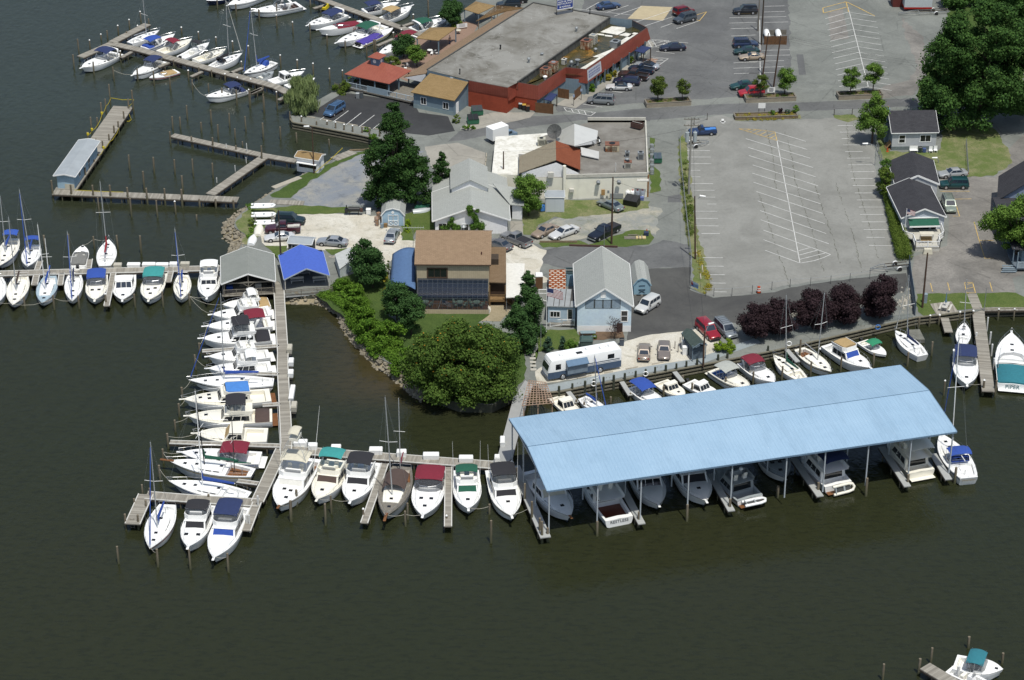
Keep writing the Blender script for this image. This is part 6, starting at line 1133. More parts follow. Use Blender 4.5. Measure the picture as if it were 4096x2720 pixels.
for p in q:c=sum(q,Vec())/4;pp=p+(c-p)*.05;MB().bar((pp.x,pp.y,LZ),(pp.x,pp.y,p.z-.1),.12,.12).bd('post',[wdk],o,ww=1)
MB().ext([(q[0].x+.2,q[0].y+.3),(q[1].x-.2,q[1].y+.3),(q[2].x-.2,q[2].y-.2),(q[3].x+.2,q[3].y-.2)],LZ,LZ+1.6).bd('stored_goods',[wdk],o,ww=1)
fence('slate blue cross braced gate between the rusty shelter and the office',Q(('G',572,1000,632,998)),2,shed_slate,'gate','gate')
#low white industrial building
zr=LZ+4.2;o=thing('white_building','sprawling low white building with patched flat roof and rooftop clutter','building',P('G',1250,240));fr=[P('C',-10,1500,LZ+3.2)]
fl=P('G',560,250);frr=P('G',1262,232);y_=fl.y;mb=MB();R_=[P('C',690,1476,zr),P('C',1278,1480,zr),P('C',1250,1040,zr),P('C',752,1040,zr)]
ex=[(fl.x,fl.y),(frr.x,frr.y),(R_[2].x,R_[2].y),(R_[3].x,R_[3].y),(R_[3].x-8,R_[3].y-6),(fl.x,fl.y+9)]
mb.ext(ex,LZ-.05,zr-.25,0,1);blk=M('block_white',A('d3d0c2',.85),.85,var=.12,scale=.7);mb.bd('wall',[blk,roof_flat],o,ww=1)
mb=MB();pts=[Vec((x,y,zr-.1))for x,y in ex]
for i in(0,1,2):mb.bar(pts[i],pts[i+1],.22,.55)
mb.bar(pts[2]+Vec((0,-.02,.35)),pts[3]+Vec((0,-.02,.35)),.18,.9);mb.bd('parapet',[flat('parapet_white','d5d2c6',.8,var=.2)],o,ww=1)
q=[P('B',2075,1505,LZ+2.9),P('C',165,1500,LZ+3.1),P('C',175,1340,LZ+3.3),P('C',450,1215,LZ+3.5),P('C',412,1122,LZ+3.5),P('C',300,1135,LZ+3.4),P('B',2108,1182,LZ+2.9)]
MB().ext([(p.x,p.y)for p in q],LZ-.03,LZ+3.1,0,1).bd('left_wing',[blk,roof_white],o,ww=1)
a=[P('C',160,1487,LZ+4.6),P('C',690,1456,LZ+4.6)];ap=P('C',482,1372,LZ+6.6);bk=P('C',478,1206,LZ+6.6);sl=P('C',168,1340,LZ+4.6);sr=P('C',690,1282,LZ+4.6);up=Up(.12)
MB().loft([[a[0]-up,ap-up,ap,a[0]],[sl-up,bk-up,bk,sl]]).bd('roof',[sh_weather],o,ww=1);MB().loft([[ap-up,a[1]-up,a[1],ap],[bk-up,sr-up,sr,bk]]).bd('roof',[sh_red],o,ww=1)
mb=MB();f=Vec((0,.25,0));x0,x1=a[0].x+.5,a[1].x-.3;yy=a[0].y+.3;yf=fl.y;mb.poly([(x0,yy,LZ+3),(x1,yy,LZ+3),(x1,yy,a[1].z-.1),(ap.x,yy,ap.z-.25),(x0,yy,a[0].z-.1)],0);mb.poly([(x1,yy,LZ+3),(x1,sr.y,LZ+3),(x1,sr.y,a[1].z-.1),(x1,yy,a[1].z-.1)],0);mb.bd('gable_wall',[side_white],o,ww=1)
wl0=P('G',160,240);MB().ext([(wl0.x,wl0.y),(fl.x-.01,fl.y+.02),(fl.x-.01,fl.y+9),(wl0.x,wl0.y+9)],LZ-.05,LZ+3.8,0,1).bd('front_wall',[blk,roof_flat],o,ww=1)
r0,r1=P('C',638,1062,LZ+6.4),P('C',638,1252,LZ+6.2);l0,l1=P('C',490,1135,LZ+4.6),P('C',478,1214,LZ+4.6);g0,g1=P('C',842,1122,LZ+4.7),P('C',832,1195,LZ+4.7)
MB().loft([[l0-up,r0-up,r0,l0],[l1-up,r1-up,r1,l1]]).bd('roof',[M('roof_pale_sheet',A('b9b8b0'),.7,var=.15,scale=.8)],o,ww=1);MB().loft([[r0-up,g0-up,g0,r0],[r1-up,g1-up,g1,r1]]).bd('roof',[M('roof_white_sheet',A('d2d3d0'),.6,var=.1,scale=.8)],o,ww=1);MB().poly([(l1.x,l1.y,zr-.3),(g1.x,g1.y,zr-.3),g1-up,r1-up,l1-up]).bd('gable_wall',[side_white],o,ww=1)
q=[P('C',692,1262,zr+1),P('C',850,1300,zr+1),P('C',850,1362,zr+.15),P('C',700,1330,zr+.15)];MB().loft([[p-up for p in q],q]).bd('skylight_slab',[M('roof_white_sheet')],o,ww=1)
def wallbit(name,x,y,sx,sz,dep,mat,bev=.02):
 d=ray('G',x,y);k=(fl.y-.0)/d.y;p=Vec((d.x*k,fl.y,HC+d.z*k));mb=MB();mb.box(p.x-sx/2,p.x+sx/2,p.y-dep,p.y-.01,p.z-sz/2,p.z+sz/2);return mb.bd(name,[mat],o,ww=1,bev=bev),p
for x,y in((843,103),(1020,100)):
 d=ray('G',x,y);k=fl.y/d.y;p=Vec((d.x*k,fl.y,HC+d.z*k));MB().tube([p,p+Vec((0,-.5,0)),p+Vec((0,-.62,-.05))],.36,0,14,.30).bd('wall_fan',[galv],o,ww=1,smooth=40)
wallbit('window_unit',615,168,.75,.55,.5,wdt);wallbit('window_unit',435,35,.95,.9,.5,wdt);wallbit('panel',885,190,.6,1,.15,M('panel_tan',A('b8915c'),.8));wallbit('panel',1000,222,2.2,.9,.06,flat('panel_grey','a2a6a6',.8));wallbit('door_awning',1225,78,1.9,.15,.8,wdt);wallbit('meter_box',930,185,.35,.5,.15,galv)
mb=MB();d=ray('G',552,0);mb.tube([(fl.x-.2,fl.y-.1,LZ),(fl.x-.2,fl.y-.1,LZ+6)],.28,0,8);mb.bd('flue',[blk],o,ww=1)
mb=MB();[mb.box(frr.x-.02,frr.x+.25,frr.y-.05,frr.y+.1,LZ+i*.45,LZ+i*.45+.4)for i in rng(9)];mb.bd('brick_edge',[flat('brick_edge','a57b52',.85,var=.3)],o,ww=1)
bxu(0,'white kitchen unit streaked with rust on the patched flat roof',0,'C',962,1290,2.3,1.6,1.2,rustpaint,0,zr-.25,top=RSET);bxu(0,'small grey cooler at the right side of the patched roof',0,'C',1207,1365,.95,.9,1.2,galv,0,zr-.25);bxu(0,'rust topped square fan unit near the front of the patched roof',0,'C',1097,1440,1.2,1,1.1,flat('unit_pale','c9c6b8',.7),0,zr-.25,top=RSET);bxu(0,'grey duct box behind the fan unit on the patched roof',0,'C',1092,1345,.7,.6,.9,galv,0,zr-.25);bxu('condenser','pale cream condenser on the white coated roof',0,'C',355,1245,1.3,1.1,1.2,flat('unit_cream','c8c6b4',.7),0,LZ+3.1);bxu(0,'white vent hood beside the rear pale gable',0,'C',665,1260,.9,.8,1,wdt,0,zr-.25)
vent('square topped metal fan on the rust unit','C',1090,1385,.35,.6,zr+.8);vent('thin white vent pipe at the front of the patched roof','C',992,1475,.07,1.6,zr-.2,mat=pipe_w,kind='pipe')
mb=MB();o2=thing('duct_pipes','tangle of dark duct pipes beside the rusty kitchen unit','ducts',P('C',800,1235,zr-.25));r=random.Random(5)
for i in rng(7):x=r.uniform(-1.3,1.3);y=r.uniform(-.8,.8);mb.bar((x,y,.3),(x+r.uniform(-1,1),y+r.uniform(-.7,.7),r.uniform(.3,1.1)),.18,.18,i%2)
for i in rng(5):x=r.uniform(-1.3,1.3);mb.bar((x,0,0),(x,0,.8),.06,.06)
mb.bd('pipes',[black,galv],o2)
def crt(label,t,x,y,sx,sy,h,mat,rz,z,name='crate',cat='crate'):
 o=thing(name,label,cat,P(t,x,y,z),rz);MB().box(-sx/2,sx/2,-sy/2,sy/2,0,.1).box(-sx/2,-sx/2+.1,-sy/2,sy/2,.1,h).box(sx/2-.1,sx/2,-sy/2,sy/2,.1,h).box(-sx/2+.1,sx/2-.1,-sy/2,-sy/2+.1,.1,h).box(-sx/2+.1,sx/2-.1,sy/2-.1,sy/2,.1,h).bd('body',[mat],o);MB().bar((-sx/2,0,h+.02),(sx/2,0,h+.02),.08,.05).bd('bar',[wdt],o);return o
crt('dark rusty open crate tilted on the back corner of the patched roof','C',1178,1090,1.9,1.3,.8,M('rust_dark',A('5a4038'),.8,var=.4),-.55,zr+.0)
o=thing('satellite_dish','large dark mesh satellite dish on the white building roof',0,P('C',482,1210,LZ+4.6));h=VH('C',482,1210,1132,LZ+4.6);MB().tube([(0,.3,0),(0,.3,h)],.07,0,6).bd('mast',[galv],o);mb=MB();Rr=1.22;rings=[]
ax=Vec((-.25,-.75,.6)).normalized();xa=ax.cross(Up(1)).normalized();ya=xa.cross(ax);cc=Vec((-.25,0,h))
for q_ in(.02,.3,.6,1):rings.append([cc+xa*(Rr*q_*mth.cos(2*mth.pi*i/24))+ya*(Rr*q_*mth.sin(2*mth.pi*i/24))+ax*(.38*q_*q_)for i in rng(24)])
mb.loft(rings,cap1=0);ds=mb.bd('dish',[M('dish_mesh',A('4a4b4b'),.7,var=.1,alpha=.82)],o);mb=MB();mb.tube(rings[-1]+[rings[-1][0]],.03,0,4);[mb.tube([cc,rings[2][i],rings[-1][i]],.02,0,3)for i in rng(0,24,2)];mb.bd('rib',[black],ds)
#houses on the right
o,w,d,e=gable('grey_house','grey clapboard house with black shingle roof beside the big oak','house',('D',1222,1142),('D',1632,1135),('D',1195,925),LZ+3.3,2.4,'x',side_grey,flat('blue_gable','93a3b5',.8,var=.1),sh_black,.3,depth=8)
wnd_(o,w*.245,1.35,.95,1.35,.3,panes=2,horiz=1,fw=.13);wnd_(o,w*.735,1.5,1.7,1.15,.3,panes=2,fw=.13);MB().box(.3,w-.3,.26,.296,0,.65).bd('foundation',[flat('foundation','7b8686',.9)],o);mb=MB();mb.box(-.25,.28,d*.45,d*.45+.9,0,e+2.9);ch=mb.bd('chimney',[flat('chimney_blue','8c9db0',.8)],o);MB().box(-.1,.1,d*.45+.25,d*.45+.6,e+2.903,e+3.2).bd('flue',[brick],ch)
MB().poly([(-.6,2,.1),(-.6,.4,.1),(.28,.4,1.25),(.28,2,1.25)]).box(-.58,.27,.45,1.95,.0,.09).bd('cellar_hatch',[timber],o)
o,w,d,e=gable('black_roof_house','long low house with black shingle roof, green awning and white porch','house',('H',1308,414),('H',1697,404),('H',1228,146),LZ+2.75,1.55,'y',M('wall_grey',A('a5abb3',.8),.8,var=.08),side_grey,sh_black,.28)
HB=o
mb=MB();q=[P('H',1250,128,LZ+3.2),P('H',1637,119,LZ+3.2),P('D',1585,1373,LZ+3.2),P('D',1195,1383,LZ+3.2)];r0,r1=(q[0]+q[1])/2+Up(1.65),(q[2]+q[3])/2+Up(1.65);dn=Up(-.14)
mb.loft([[q[0]+dn,r0+dn,q[1]+dn,q[1],r0,q[0]],[q[3]+dn,r1+dn,q[2]+dn,q[2],r1,q[3]]]);mb.bd('rear_roof',[sh_black],o,ww=1);mb=MB();[mb.bar(p,s,.06,.3)for p,s in((q[0]+dn,r0+dn),(r0+dn,q[1]+dn),(q[0]+dn,q[3]+dn),(q[1]+dn,q[2]+dn))];mb.bd('trim',[wpt],o,ww=1)
MB().poly([(q[0].x+.3,q[0].y+.15,LZ),(q[1].x-.3,q[1].y+.15,LZ),(q[1].x-.3,q[1].y+.15,q[1].z-.15),(r0.x,r0.y+.15,r0.z-.2),(q[0].x+.3,q[0].y+.15,q[0].z-.15)]).poly([(q[1].x-.3,q[1].y+.15,LZ),(q[2].x-.3,q[2].y,LZ),(q[2].x-.3,q[2].y,q[2].z-.1),(q[1].x-.3,q[1].y+.15,q[1].z-.1)]).poly([(q[3].x+.3,q[3].y,LZ),(q[0].x+.3,q[0].y+.15,LZ),(q[0].x+.3,q[0].y+.15,q[0].z-.1),(q[3].x+.3,q[3].y,q[3].z-.1)]).bd('rear_wall',[side_grey],o,ww=1)
MB().loft([[(w*.16,.26,2.55),(w*.82,.26,2.55),(w*.82,.26,2.47),(w*.16,.26,2.47)],[(w*.16,-1.3,1.95),(w*.82,-1.3,1.95),(w*.82,-1.3,1.87),(w*.16,-1.3,1.87)]]).bd('awning',[CV['green']],o);MB().box(w*.15,w*.83,-1.38,-1.31,1.72,1.95).box(w*.15,w*.83,.1,.27,2.57,2.72).bd('awning_valance',[wpt],o);MB().box(w*.28,w*.64,.24,.277,.1,1.9).bd('sliding_door',[glass],o)
wnd_(o,w*.74,.5,.8,1.2,.28,panes=1)
P0=P('H',1425,700);P1=P('H',1632,695);mb=MB();x0=P0.x;x1=P1.x;y0=P0.y;yb=o.location.y+.2;Z=LZ+.75
ft=[(x0,y0),(x1,y0),(x1+.1,y0+2.2),(x1+1.2,y0+3.6),(x1+1.2,yb),(x0-1.3,yb),(x0-1.3,y0+3.8),(x0,y0+2.6)];mb.ext(ft,Z-.12,Z);mb.bd('porch_deck',[flat('deck_cream2','cdc9bb',.8,var=.15)],o,ww=1);mb=MB();fq=[(x,y,Z)for x,y in ft];rlg(mb,[fq[5],fq[6],fq[7],fq[0],fq[1],fq[2],fq[3],fq[4]],1,.22,r=.05);mb.bd('porch_railing',[wpt],o,ww=1);MB().ext([(x0+.05,y0+.05),(x1-.05,y0+.05),(x1-.05,y0+3),(x0+.05,y0+3)],LZ-.1,Z-.14).bd('porch_skirt',[wdt],o,ww=1)
def sbox(name,label,cat,p,sx,sy,h,mat,rz=0,bev=.05,lid=None,part='body',group=None,lh=.1):
 o=thing(name,label,cat,p,rz,group);MB().frus((-sx/2*.95,sx/2*.95,-sy/2*.95,sy/2*.95),(-sx/2,sx/2,-sy/2,sy/2),0,h).bd(part,[mat],o,bev=bev)
 if lid is not None:MB().frus((-sx/2-.04,sx/2+.04,-sy/2-.04,sy/2+.04),(-sx/2+.06,sx/2-.06,-sy/2+.06,sy/2-.06),h+.003,h+lh).bd('lid',[lid],o,bev=.02)
 return o
sw=thing('porch_swing','beige canopied garden swing on the white porch','swing',Vec(((x0+x1)/2,y0+1.6,Z)));mb=MB();[mb.tube([(s*1,-.5,0),(s*1,0,1.6),(s*1,.5,0)],.04,0,5)for s in(-1,1)];mb.bd('frame',[wdt],sw);MB().box(-1.1,1.1,-.55,.55,1.62,1.7).bd('canopy',[CV['cream']],sw,bev=.03);MB().box(-.9,.9,-.25,.25,.45,.52).box(-.9,.9,.2,.27,.52,1).bd('seat',[CV['tan']],sw)
q=[P('H',2142,52,LZ+4.6),P('H',2150,270,LZ+4.6)]
o=thing('right_house','pale blue house with dark shingle roof and porch at the right edge','house',P('H',2140,600));c=P('H',2142,52,LZ+3.6);b=P('H',2128,262,LZ+3.6);mb=MB();RX=9;q=[b,Vec((b.x+RX,b.y-.2,LZ+3.6)),Vec((c.x+RX,c.y,LZ+3.6)),c];m0,m1=(q[0]+q[1])/2+Up(3.2),(q[2]+q[3])/2+Up(3.2);mb.loft([[q[0]-up,m0-up,q[1]-up,q[1],m0,q[0]],[q[3]-up,m1-up,q[2]-up,q[2],m1,q[3]]]);mb.bd('roof',[sh_black],o,ww=1);MB().ext([(q[0].x+.4,q[0].y+.4),(q[1].x-.4,q[1].y+.4),(q[2].x-.4,q[2].y-.3),(q[3].x+.4,q[3].y-.3)],LZ,LZ+3.6).bd('wall',[side_slate],o,ww=1);MB().poly([(q[0].x+.4,q[0].y+.38,LZ+3.6),(q[1].x-.4,q[1].y+.38,LZ+3.6),(m0.x,q[0].y+.38,m0.z-.2)]).bd('gable_wall',[flat('gable_lilac','8f9fb8',.8)],o,ww=1)
pf=P('H',2150,880);pb=P('H',2100,470);MB().ext([(pf.x+2.6,pf.y+.1),(pf.x+11,pf.y),(pf.x+11,b.y),(pb.x,b.y),(pb.x,pf.y+2)],LZ+.5,LZ+.7).bd('porch_deck',[flat('deck_slate','6c7883',.8)],o,ww=1);mb=MB();qq=[Vec((pb.x-.2,pf.y+1.6,LZ+3.2)),Vec((pf.x+11,pf.y-.2,LZ+3.2)),Vec((pf.x+11,b.y+.6,LZ+3.9)),Vec((pb.x-.2,b.y+.6,LZ+3.9))];mb.loft([[p-up for p in qq],qq]);mb.bd('porch_roof',[sh_black],o,ww=1)
mb=MB();rlg(mb,[(pf.x+2.7,pf.y+.15,LZ+.7),(pf.x+10.8,pf.y+.1,LZ+.7)],1,.16);mb.bd('porch_railing',[rail_pale],o,ww=1);mb=MB();[mb.box(pf.x+.6-.2*i,pf.x+2.5,pf.y+.3-.28*i,pf.y+.6-.28*i,LZ+.5-.17*i,LZ+.56-.17*i)for i in rng(3)];[mb.box(pf.x+.55,pf.x+2.5,pf.y+.1+.28*i,pf.y+.4+.28*i,LZ+.1+.17*i,LZ+.16+.17*i)for i in rng(4)];mb.bd('stairs',[flat('stair_slate','8796a0',.8)],o,ww=1)
for(x,y)in((pb.x,b.y-.2),(pb.x,(b.y+pf.y)/2),(pb.x+.1,pf.y+1.8),(pf.x+2.6,pf.y+.2),(pf.x+6.5,pf.y+.1)):MB().bar((x,y,LZ),(x,y,LZ+3.3),.15,.15).bd('post',[post_blue],o,ww=1)
MB().ext([(pf.x+3.6,pf.y+2),(pf.x+11,pf.y+2),(pf.x+11,b.y-.3),(pb.x+1.5,b.y-.3),(pb.x+1.5,pf.y+2.4)],LZ,LZ+3.2).bd('porch_wall',[side_slate],o,ww=1)
#fuel kiosk with green grey roof by the bulkhead
a0_=P('K',1145,0);q=[P('G',1555,1402,LZ+2.3),P('G',1655,1530,LZ+2.3),P('G',1780,1502,LZ+2.3),P('G',1645,1365,LZ+2.3)]
o=thing('fuel_kiosk','open kiosk with dark grey green shingle roof by the gravel lot','kiosk',(q[1].x,q[1].y,LZ));m0,m1=(q[1]+q[2])/2+Up(.5),(q[0]+q[3])/2+Up(.5);MB().loft([[q[1]-up,m0-up,q[2]-up,q[2],m0,q[1]],[q[0]-up,m1-up,q[3]-up,q[3],m1,q[0]]]).bd('roof',[sh_green],o,ww=1);c=sum(q,Vec())/4
mb=MB();ins=[c+(p-c)*.78 for p in q];mb.ext([(p.x,p.y)for p in ins],LZ,LZ+2);mb.bd('wall',[flat('kiosk_slate','5c6a75',.8)],o,ww=1)
for p in q:pp=c+(p-c)*.9;MB().bar((pp.x,pp.y,LZ),(pp.x,pp.y,LZ+2.55),.12,.12).bd('post',[post_blue],o,ww=1)
MB().bar(q[1],m0,.05,.16).bar(m0,q[2],.05,.16).bar(q[1]+(q[2]-q[1])*.2,m0-Up(.3),.05,.1).bd('gable_brace',[post_blue],o,ww=1)
o=thing('white_canopy','flat white fabric canopy beside the porch stairs','canopy',P('G',60,1100));q=[P('G',52,1095,LZ+2.5),P('G',200,1085,LZ+2.5),P('G',212,802,LZ+2.5),P('G',55,800,LZ+2.5)];MB().loft([[p-up for p in q],q]).bd('cover',[CV['white']],o,ww=1);
for p in q:c=sum(q,Vec())/4;pp=c+(p-c)*.95;MB().tube([(pp.x,pp.y,LZ),(pp.x,pp.y,p.z-.1)],.05,0,6).bd('post',[galv],o,ww=1)
p=P('D',1330,100);o=thing('box_trailer','white box trailer with red base at the top of the lot','trailer',p,.0);MB().box(0,5.4,0,2.5,.9,3.4).bd('body',[flat('trailer_white','c9d0d2',.5,var=.1)],o);MB().box(-.03,5.43,-.03,2.53,.55,.897).bd('base',[red_p],o);mb=MB();[mb.tube([(x,.1,.35),(x,.4,.35)],.35,0,12)for x in(2.6,3.5)];mb.bd('wheel',[tyre],o)
p=P('D',1290,40);sbox('red_shed','dark red little shed behind the white box trailer','shed',p,3.2,3,2.4,flat('dark_red','6d2f28',.8),0,.03,sh_brown)
#docks
def dock(label,pts,w,z=DZ,edge=None,name='dock',cat='dock',leg=3,legs=1,mat=None,th=.14):
 q=[P(*p,z=z)if not isinstance(p,Vec)else p for p in pts];a=q[0];d0=(q[1]-q[0]).to_2d();rz=mth.atan2(d0.y,d0.x);o=thing(name,label,cat,(a.x,a.y,0),rz);cs,sn=mth.cos(-rz),mth.sin(-rz)
 loc=[Vec(((p.x-a.x)*cs-(p.y-a.y)*sn,(p.x-a.x)*sn+(p.y-a.y)*cs,z))for p in q];mb=MB();ed=MB();st=MB();lg=MB();L=[];Rr=[]
 for i,p in En(loc):
  d=(loc[min(i+1,len(loc)-1)]-loc[max(i-1,0)]);d=Vec((d.x,d.y,0)).normalized();n=Vec((-d.y,d.x,0))
  k=1
  if 0<i<len(loc)-1:a1=(loc[i]-loc[i-1]).normalized();k=1/max(.5,abs(Vec((-a1.y,a1.x,0)).dot(n)))
  ww=w[i]if isinstance(w,(list,tuple))else w
  L.append(p+n*ww/2*k);Rr.append(p-n*ww/2*k)
 mb.loft([[Rr[i],L[i],L[i]-Up(th),Rr[i]-Up(th)]for i in rng(len(loc))]);mb.bd('deck',[mat or plk],o)
 for S_ in(L,Rr):
  for i in rng(len(S_)-1):st.bar(S_[i]-Up(th+.1),S_[i+1]-Up(th+.1),.08,.2)
  if edge:
   for i in rng(len(S_)-1):ed.bar(S_[i]+Up(.005),S_[i+1]+Up(.005),.13,.12)
 st.bd('stringer',[wdk],o)
 if edge:ed.bd('bumper_edging',[foam],o)
 if legs:
  for i in rng(len(loc)-1):
   l=(loc[i+1]-loc[i]).length;n=max(1,int(l/leg))
   for k in rng(n):
    c0=loc[i].lerp(loc[i+1],(k+.5)/n);dd=(loc[i+1]-loc[i]).normalized();nn=Vec((-dd.y,dd.x,0));ww=(w[i]if isinstance(w,(list,tuple))else w)*.42
    for s in SG:c1=c0+nn*ww*s;lg.cyl(c1.x,c1.y,-.8,z-th-.01,.1,0,6)
  if lg.v:lg.bd('support_piles',[pilewood],o)
 return o
dock('long grey dock with white edging running in from the left edge',Q(('E',-120,892,970,863,1890,842)),1.6,edge=1)
for l,a,b,w in(('short finger pier beside the grey covered runabout',('E',760,845),('E',772,765),.8),('short finger pier left of the small sailboat group',('E',318,860),('E',345,780),.8),('finger pier between two sailboats at the left dock',('E',316,895),('E',296,985),.9),('finger pier beside the blue jib sailboat at the left dock',('E',530,885),('E',516,985),.8),('long white edged finger pier between the blue bimini cruiser and the white cruiser',('E',975,880),('E',915,1165),.8),('finger pier right of the teal bimini cruiser',('E',1468,866),('E',1445,960),.8)):dock(l,[a,b],w,edge=1,name='finger_pier',legs=1)
dock('long walkway dock running from the boathouses down to the T',Q(('F',248,740,250,1060,282,1567),('I',1400,170,1427,690,1420,745)),1.5,edge=1)
dock('diagonal grey dock leading down from the T to the corner',Q(('I',1395,735,1230,1090)),1.6,DZ+.004,edge=1);dock('short end dock with white edging below the T corner',Q(('I',1228,1095,1155,1285)),1.1,DZ+.008,edge=1)
dock('L shaped dock at the lower left corner of the marina',Q(('I',1240,1098,800,1072,480,1046)),1.7,edge=1);dock('end leg of the L shaped dock with a swim ladder',Q(('I',478,1040,388,1240)),1.9,DZ+.004,edge=1)
for l,a,b,w in(('narrow finger pier below the black bimini flybridge',('I',1375,38),('I',858,74),.7),('narrow finger pier behind the long blue boom sailboat',('I',1375,230),('I',1230,226),.7),('short finger pier behind the brown cover flybridge',('I',1385,432),('I',1265,440),.7),('long narrow finger pier above the maroon bimini cruiser',('I',1390,714),('I',640,688),.8),('narrow finger pier beside the blue striped sloop',('I',1235,968),('I',1095,950),.7)):dock(l,[a,b],w,edge=1,name='finger_pier')
dock('grey plank T dock lined with white dock boxes',Q(('J',290,935,480,952,2150,1078)),1.75,DZ-.004,edge=1)
dock('long finger pier left of the brown awning ketch',Q(('J',1160,1060,980,1570)),.9,edge=1,name='finger_pier');dock('long white edged finger pier between the maroon and green cruisers',Q(('J',1704,1090,1700,1600)),.9,edge=1,name='finger_pier')
dock('smooth grey walkway running under the left end of the blue roof',Q(('K',215,300,160,420,40,880),('J',2130,1062)),2,DZ+.004,mat=flat('composite_grey','a9aaa8',.8,var=.12,scale=1))
comp=flat('composite_pale','b5b7b4',.8,var=.12,scale=1)
dock('grey pier along the left side of the covered slips',Q(('K',112,950,345,1490)),1.35,DZ,mat=comp)
for l,a,b in(('finger pier under the blue roof beside the brown hulled cruiser',('K',900,1060),('K',1072,1388)),('finger pier under the blue roof left of the dinghy stern boat',('K',1590,1010),('K',1750,1290)),('finger pier under the blue roof left of the navy bimini trawler',('L',385,1230),('L',612,1555)),('finger pier under the blue roof left of the cream trawler',('L',1140,1130),('L',1362,1470)),('finger pier at the right end post of the blue roof',('L',1580,1190),('L',1715,1410))):dock(l,[a,b],.95,mat=comp,name='finger_pier')
for l,a,b in(('small ramp pier beside the cream canvas cabin boat',('K',508,378),('K',578,470)),('small ramp pier left of the blue bimini day boat',('K',912,300),('K',985,415)),('small ramp pier left of the white hardtop boat',('K',1308,225),('K',1380,312)),('small ramp pier between the two cream sloops by the plum trees',('L',320,290),('L',420,400))):dock(l,[a,b],.7,DZ-.1,mat=comp,name='finger_pier')
dock('grey boardwalk along the bulkhead in front of the motorhome',Q(('K',345,372,1000,240,1500,160),('L',80,215)),[1.9,1.7,1.6,1.5],LZ+.03,mat=flat('boardwalk_grey','9fa8aa',.8,var=.15,scale=1),legs=0,name='boardwalk')
dock('weathered boardwalk strip under the plum trees',Q(('L',80,215,430,150,1000,60,1400,5)),1.4,LZ+.034,mat=M('boardwalk_dark',A('7e8480'),.9,var=.45,scale=1.5),legs=0,name='boardwalk')
dock('long weathered pier at the right with white pilings',Q(('H',1970,1195),('L',1973,10,2055,655)),1.75)
dock('plank walk across the lawn to the right pier',Q(('H',1915,1066,1965,1195)),1.5,LZ+.04,legs=0,name='boardwalk');dock('board edging walk along the right seawall',Q(('H',2015,1193,2361,1190,2600,1186)),.9,LZ+.04,legs=0,name='boardwalk')
q=[P('H',1555,1150,LZ+.05),P('H',1735,1128,LZ+.05),P('H',1800,1225,LZ+.05),P('H',1612,1245,LZ+.05)];o=thing('wood_deck','weathered square wood deck under the picnic table on the lawn','deck',q[0]);MB().ext([(p.x,p.y)for p in q],LZ-.03,LZ+.08).bd('deck',[plk],o,ww=1)
dock('little triangular gangway beside the lawn seawall',Q(('H',1680,1268,1715,1390)),1.2,DZ-.25,name='gangway');q=[P('L',1375,125,.55),P('L',1465,122,.55),P('L',1510,210,.55),P('L',1375,212,.55)];o=thing('floating_platform','worn grey floating platform beside the white sloop','float',q[0]);MB().ext([(p.x,p.y)for p in q],-.1,.55).bd('deck',[M('float_grey',A('85857b'),.9,var=.5,scale=1)],o,ww=1)
dock('old plank pier wrapped in yellow tape with the grey shed',Q(('A',1058,912,565,1625)),3.6,DZ,leg=2.6);dock('weathered long dock with dark pilings below the old pier',Q(('E',458,186,1650,235,2045,252)),1.9,DZ-.004);dock('diagonal narrow dock joining the old docks',Q(('E',1805,208),('B',40,1400,150,1325)),1.7,DZ+.004);dock('narrow weathered dock leading to the fuel booth',Q(('A',1480,1158),('B',120,1332,400,1380)),1.5)
dock('long weathered dock of the upper left marina',Q(('A',965,372,1200,425,2361,738),('B',330,795)),1.75,leg=2.5);dock('far left arm of the upper left dock',Q(('A',965,368,690,487)),1.7,DZ+.004);dock('far right arm of the upper left dock',Q(('A',960,362,1265,205)),1.7,DZ+.008)
for l,t,a,b in(('small finger beside the navy bimini cruiser','A',(1040,492),(1130,442)),('small finger above the tan bowrider','A',(1450,535),(1360,572)),('empty small finger with white topped piling','A',(1735,612),(1640,655)),('small finger beside the black dodger sloop','A',(1975,625),(2080,580)),('small finger by the blue bimini express','A',(2245,760),(2150,800)),('small finger near the willow','B',(105,752),(0,800)),('short finger end by the willow','B',(330,815),(245,855)),('finger beside the purple cover speedboat','B',(1090,390),(1230,330)),('finger beside the green canvas cruiser','B',(1290,228),(1410,188)),('small finger by the yellow jet ski','B',(545,70),(650,38))):dock(l,[(t,*a),(t,*b)],.7,name='finger_pier')
dock('weathered dock of the upper restaurant marina',Q(('B',500,-50,640,0,1000,130,1500,305)),1.6,leg=2.5);dock('small weathered dock at the bottom right corner',Q(('M',790,1040,1160,1262,1500,1470)),1.75);dock('fallen plank platform by the yellow tape',Q(('B',720,1365,890,1300)),1.9,LZ+.1,legs=0,name='plank_platform');dock('old grey plank ramp lying on the gravel edge',Q(('F',170,270,462,283)),1.6,LZ+.12,legs=0,name='plank_platform');dock('pale stone ramp on the shore below the fuel booth',Q(('F',200,150,430,60)),1.1,LZ+.1,mat=flat('pale_stone','b9b2a2',.9,var=.2),legs=0,name='ramp')
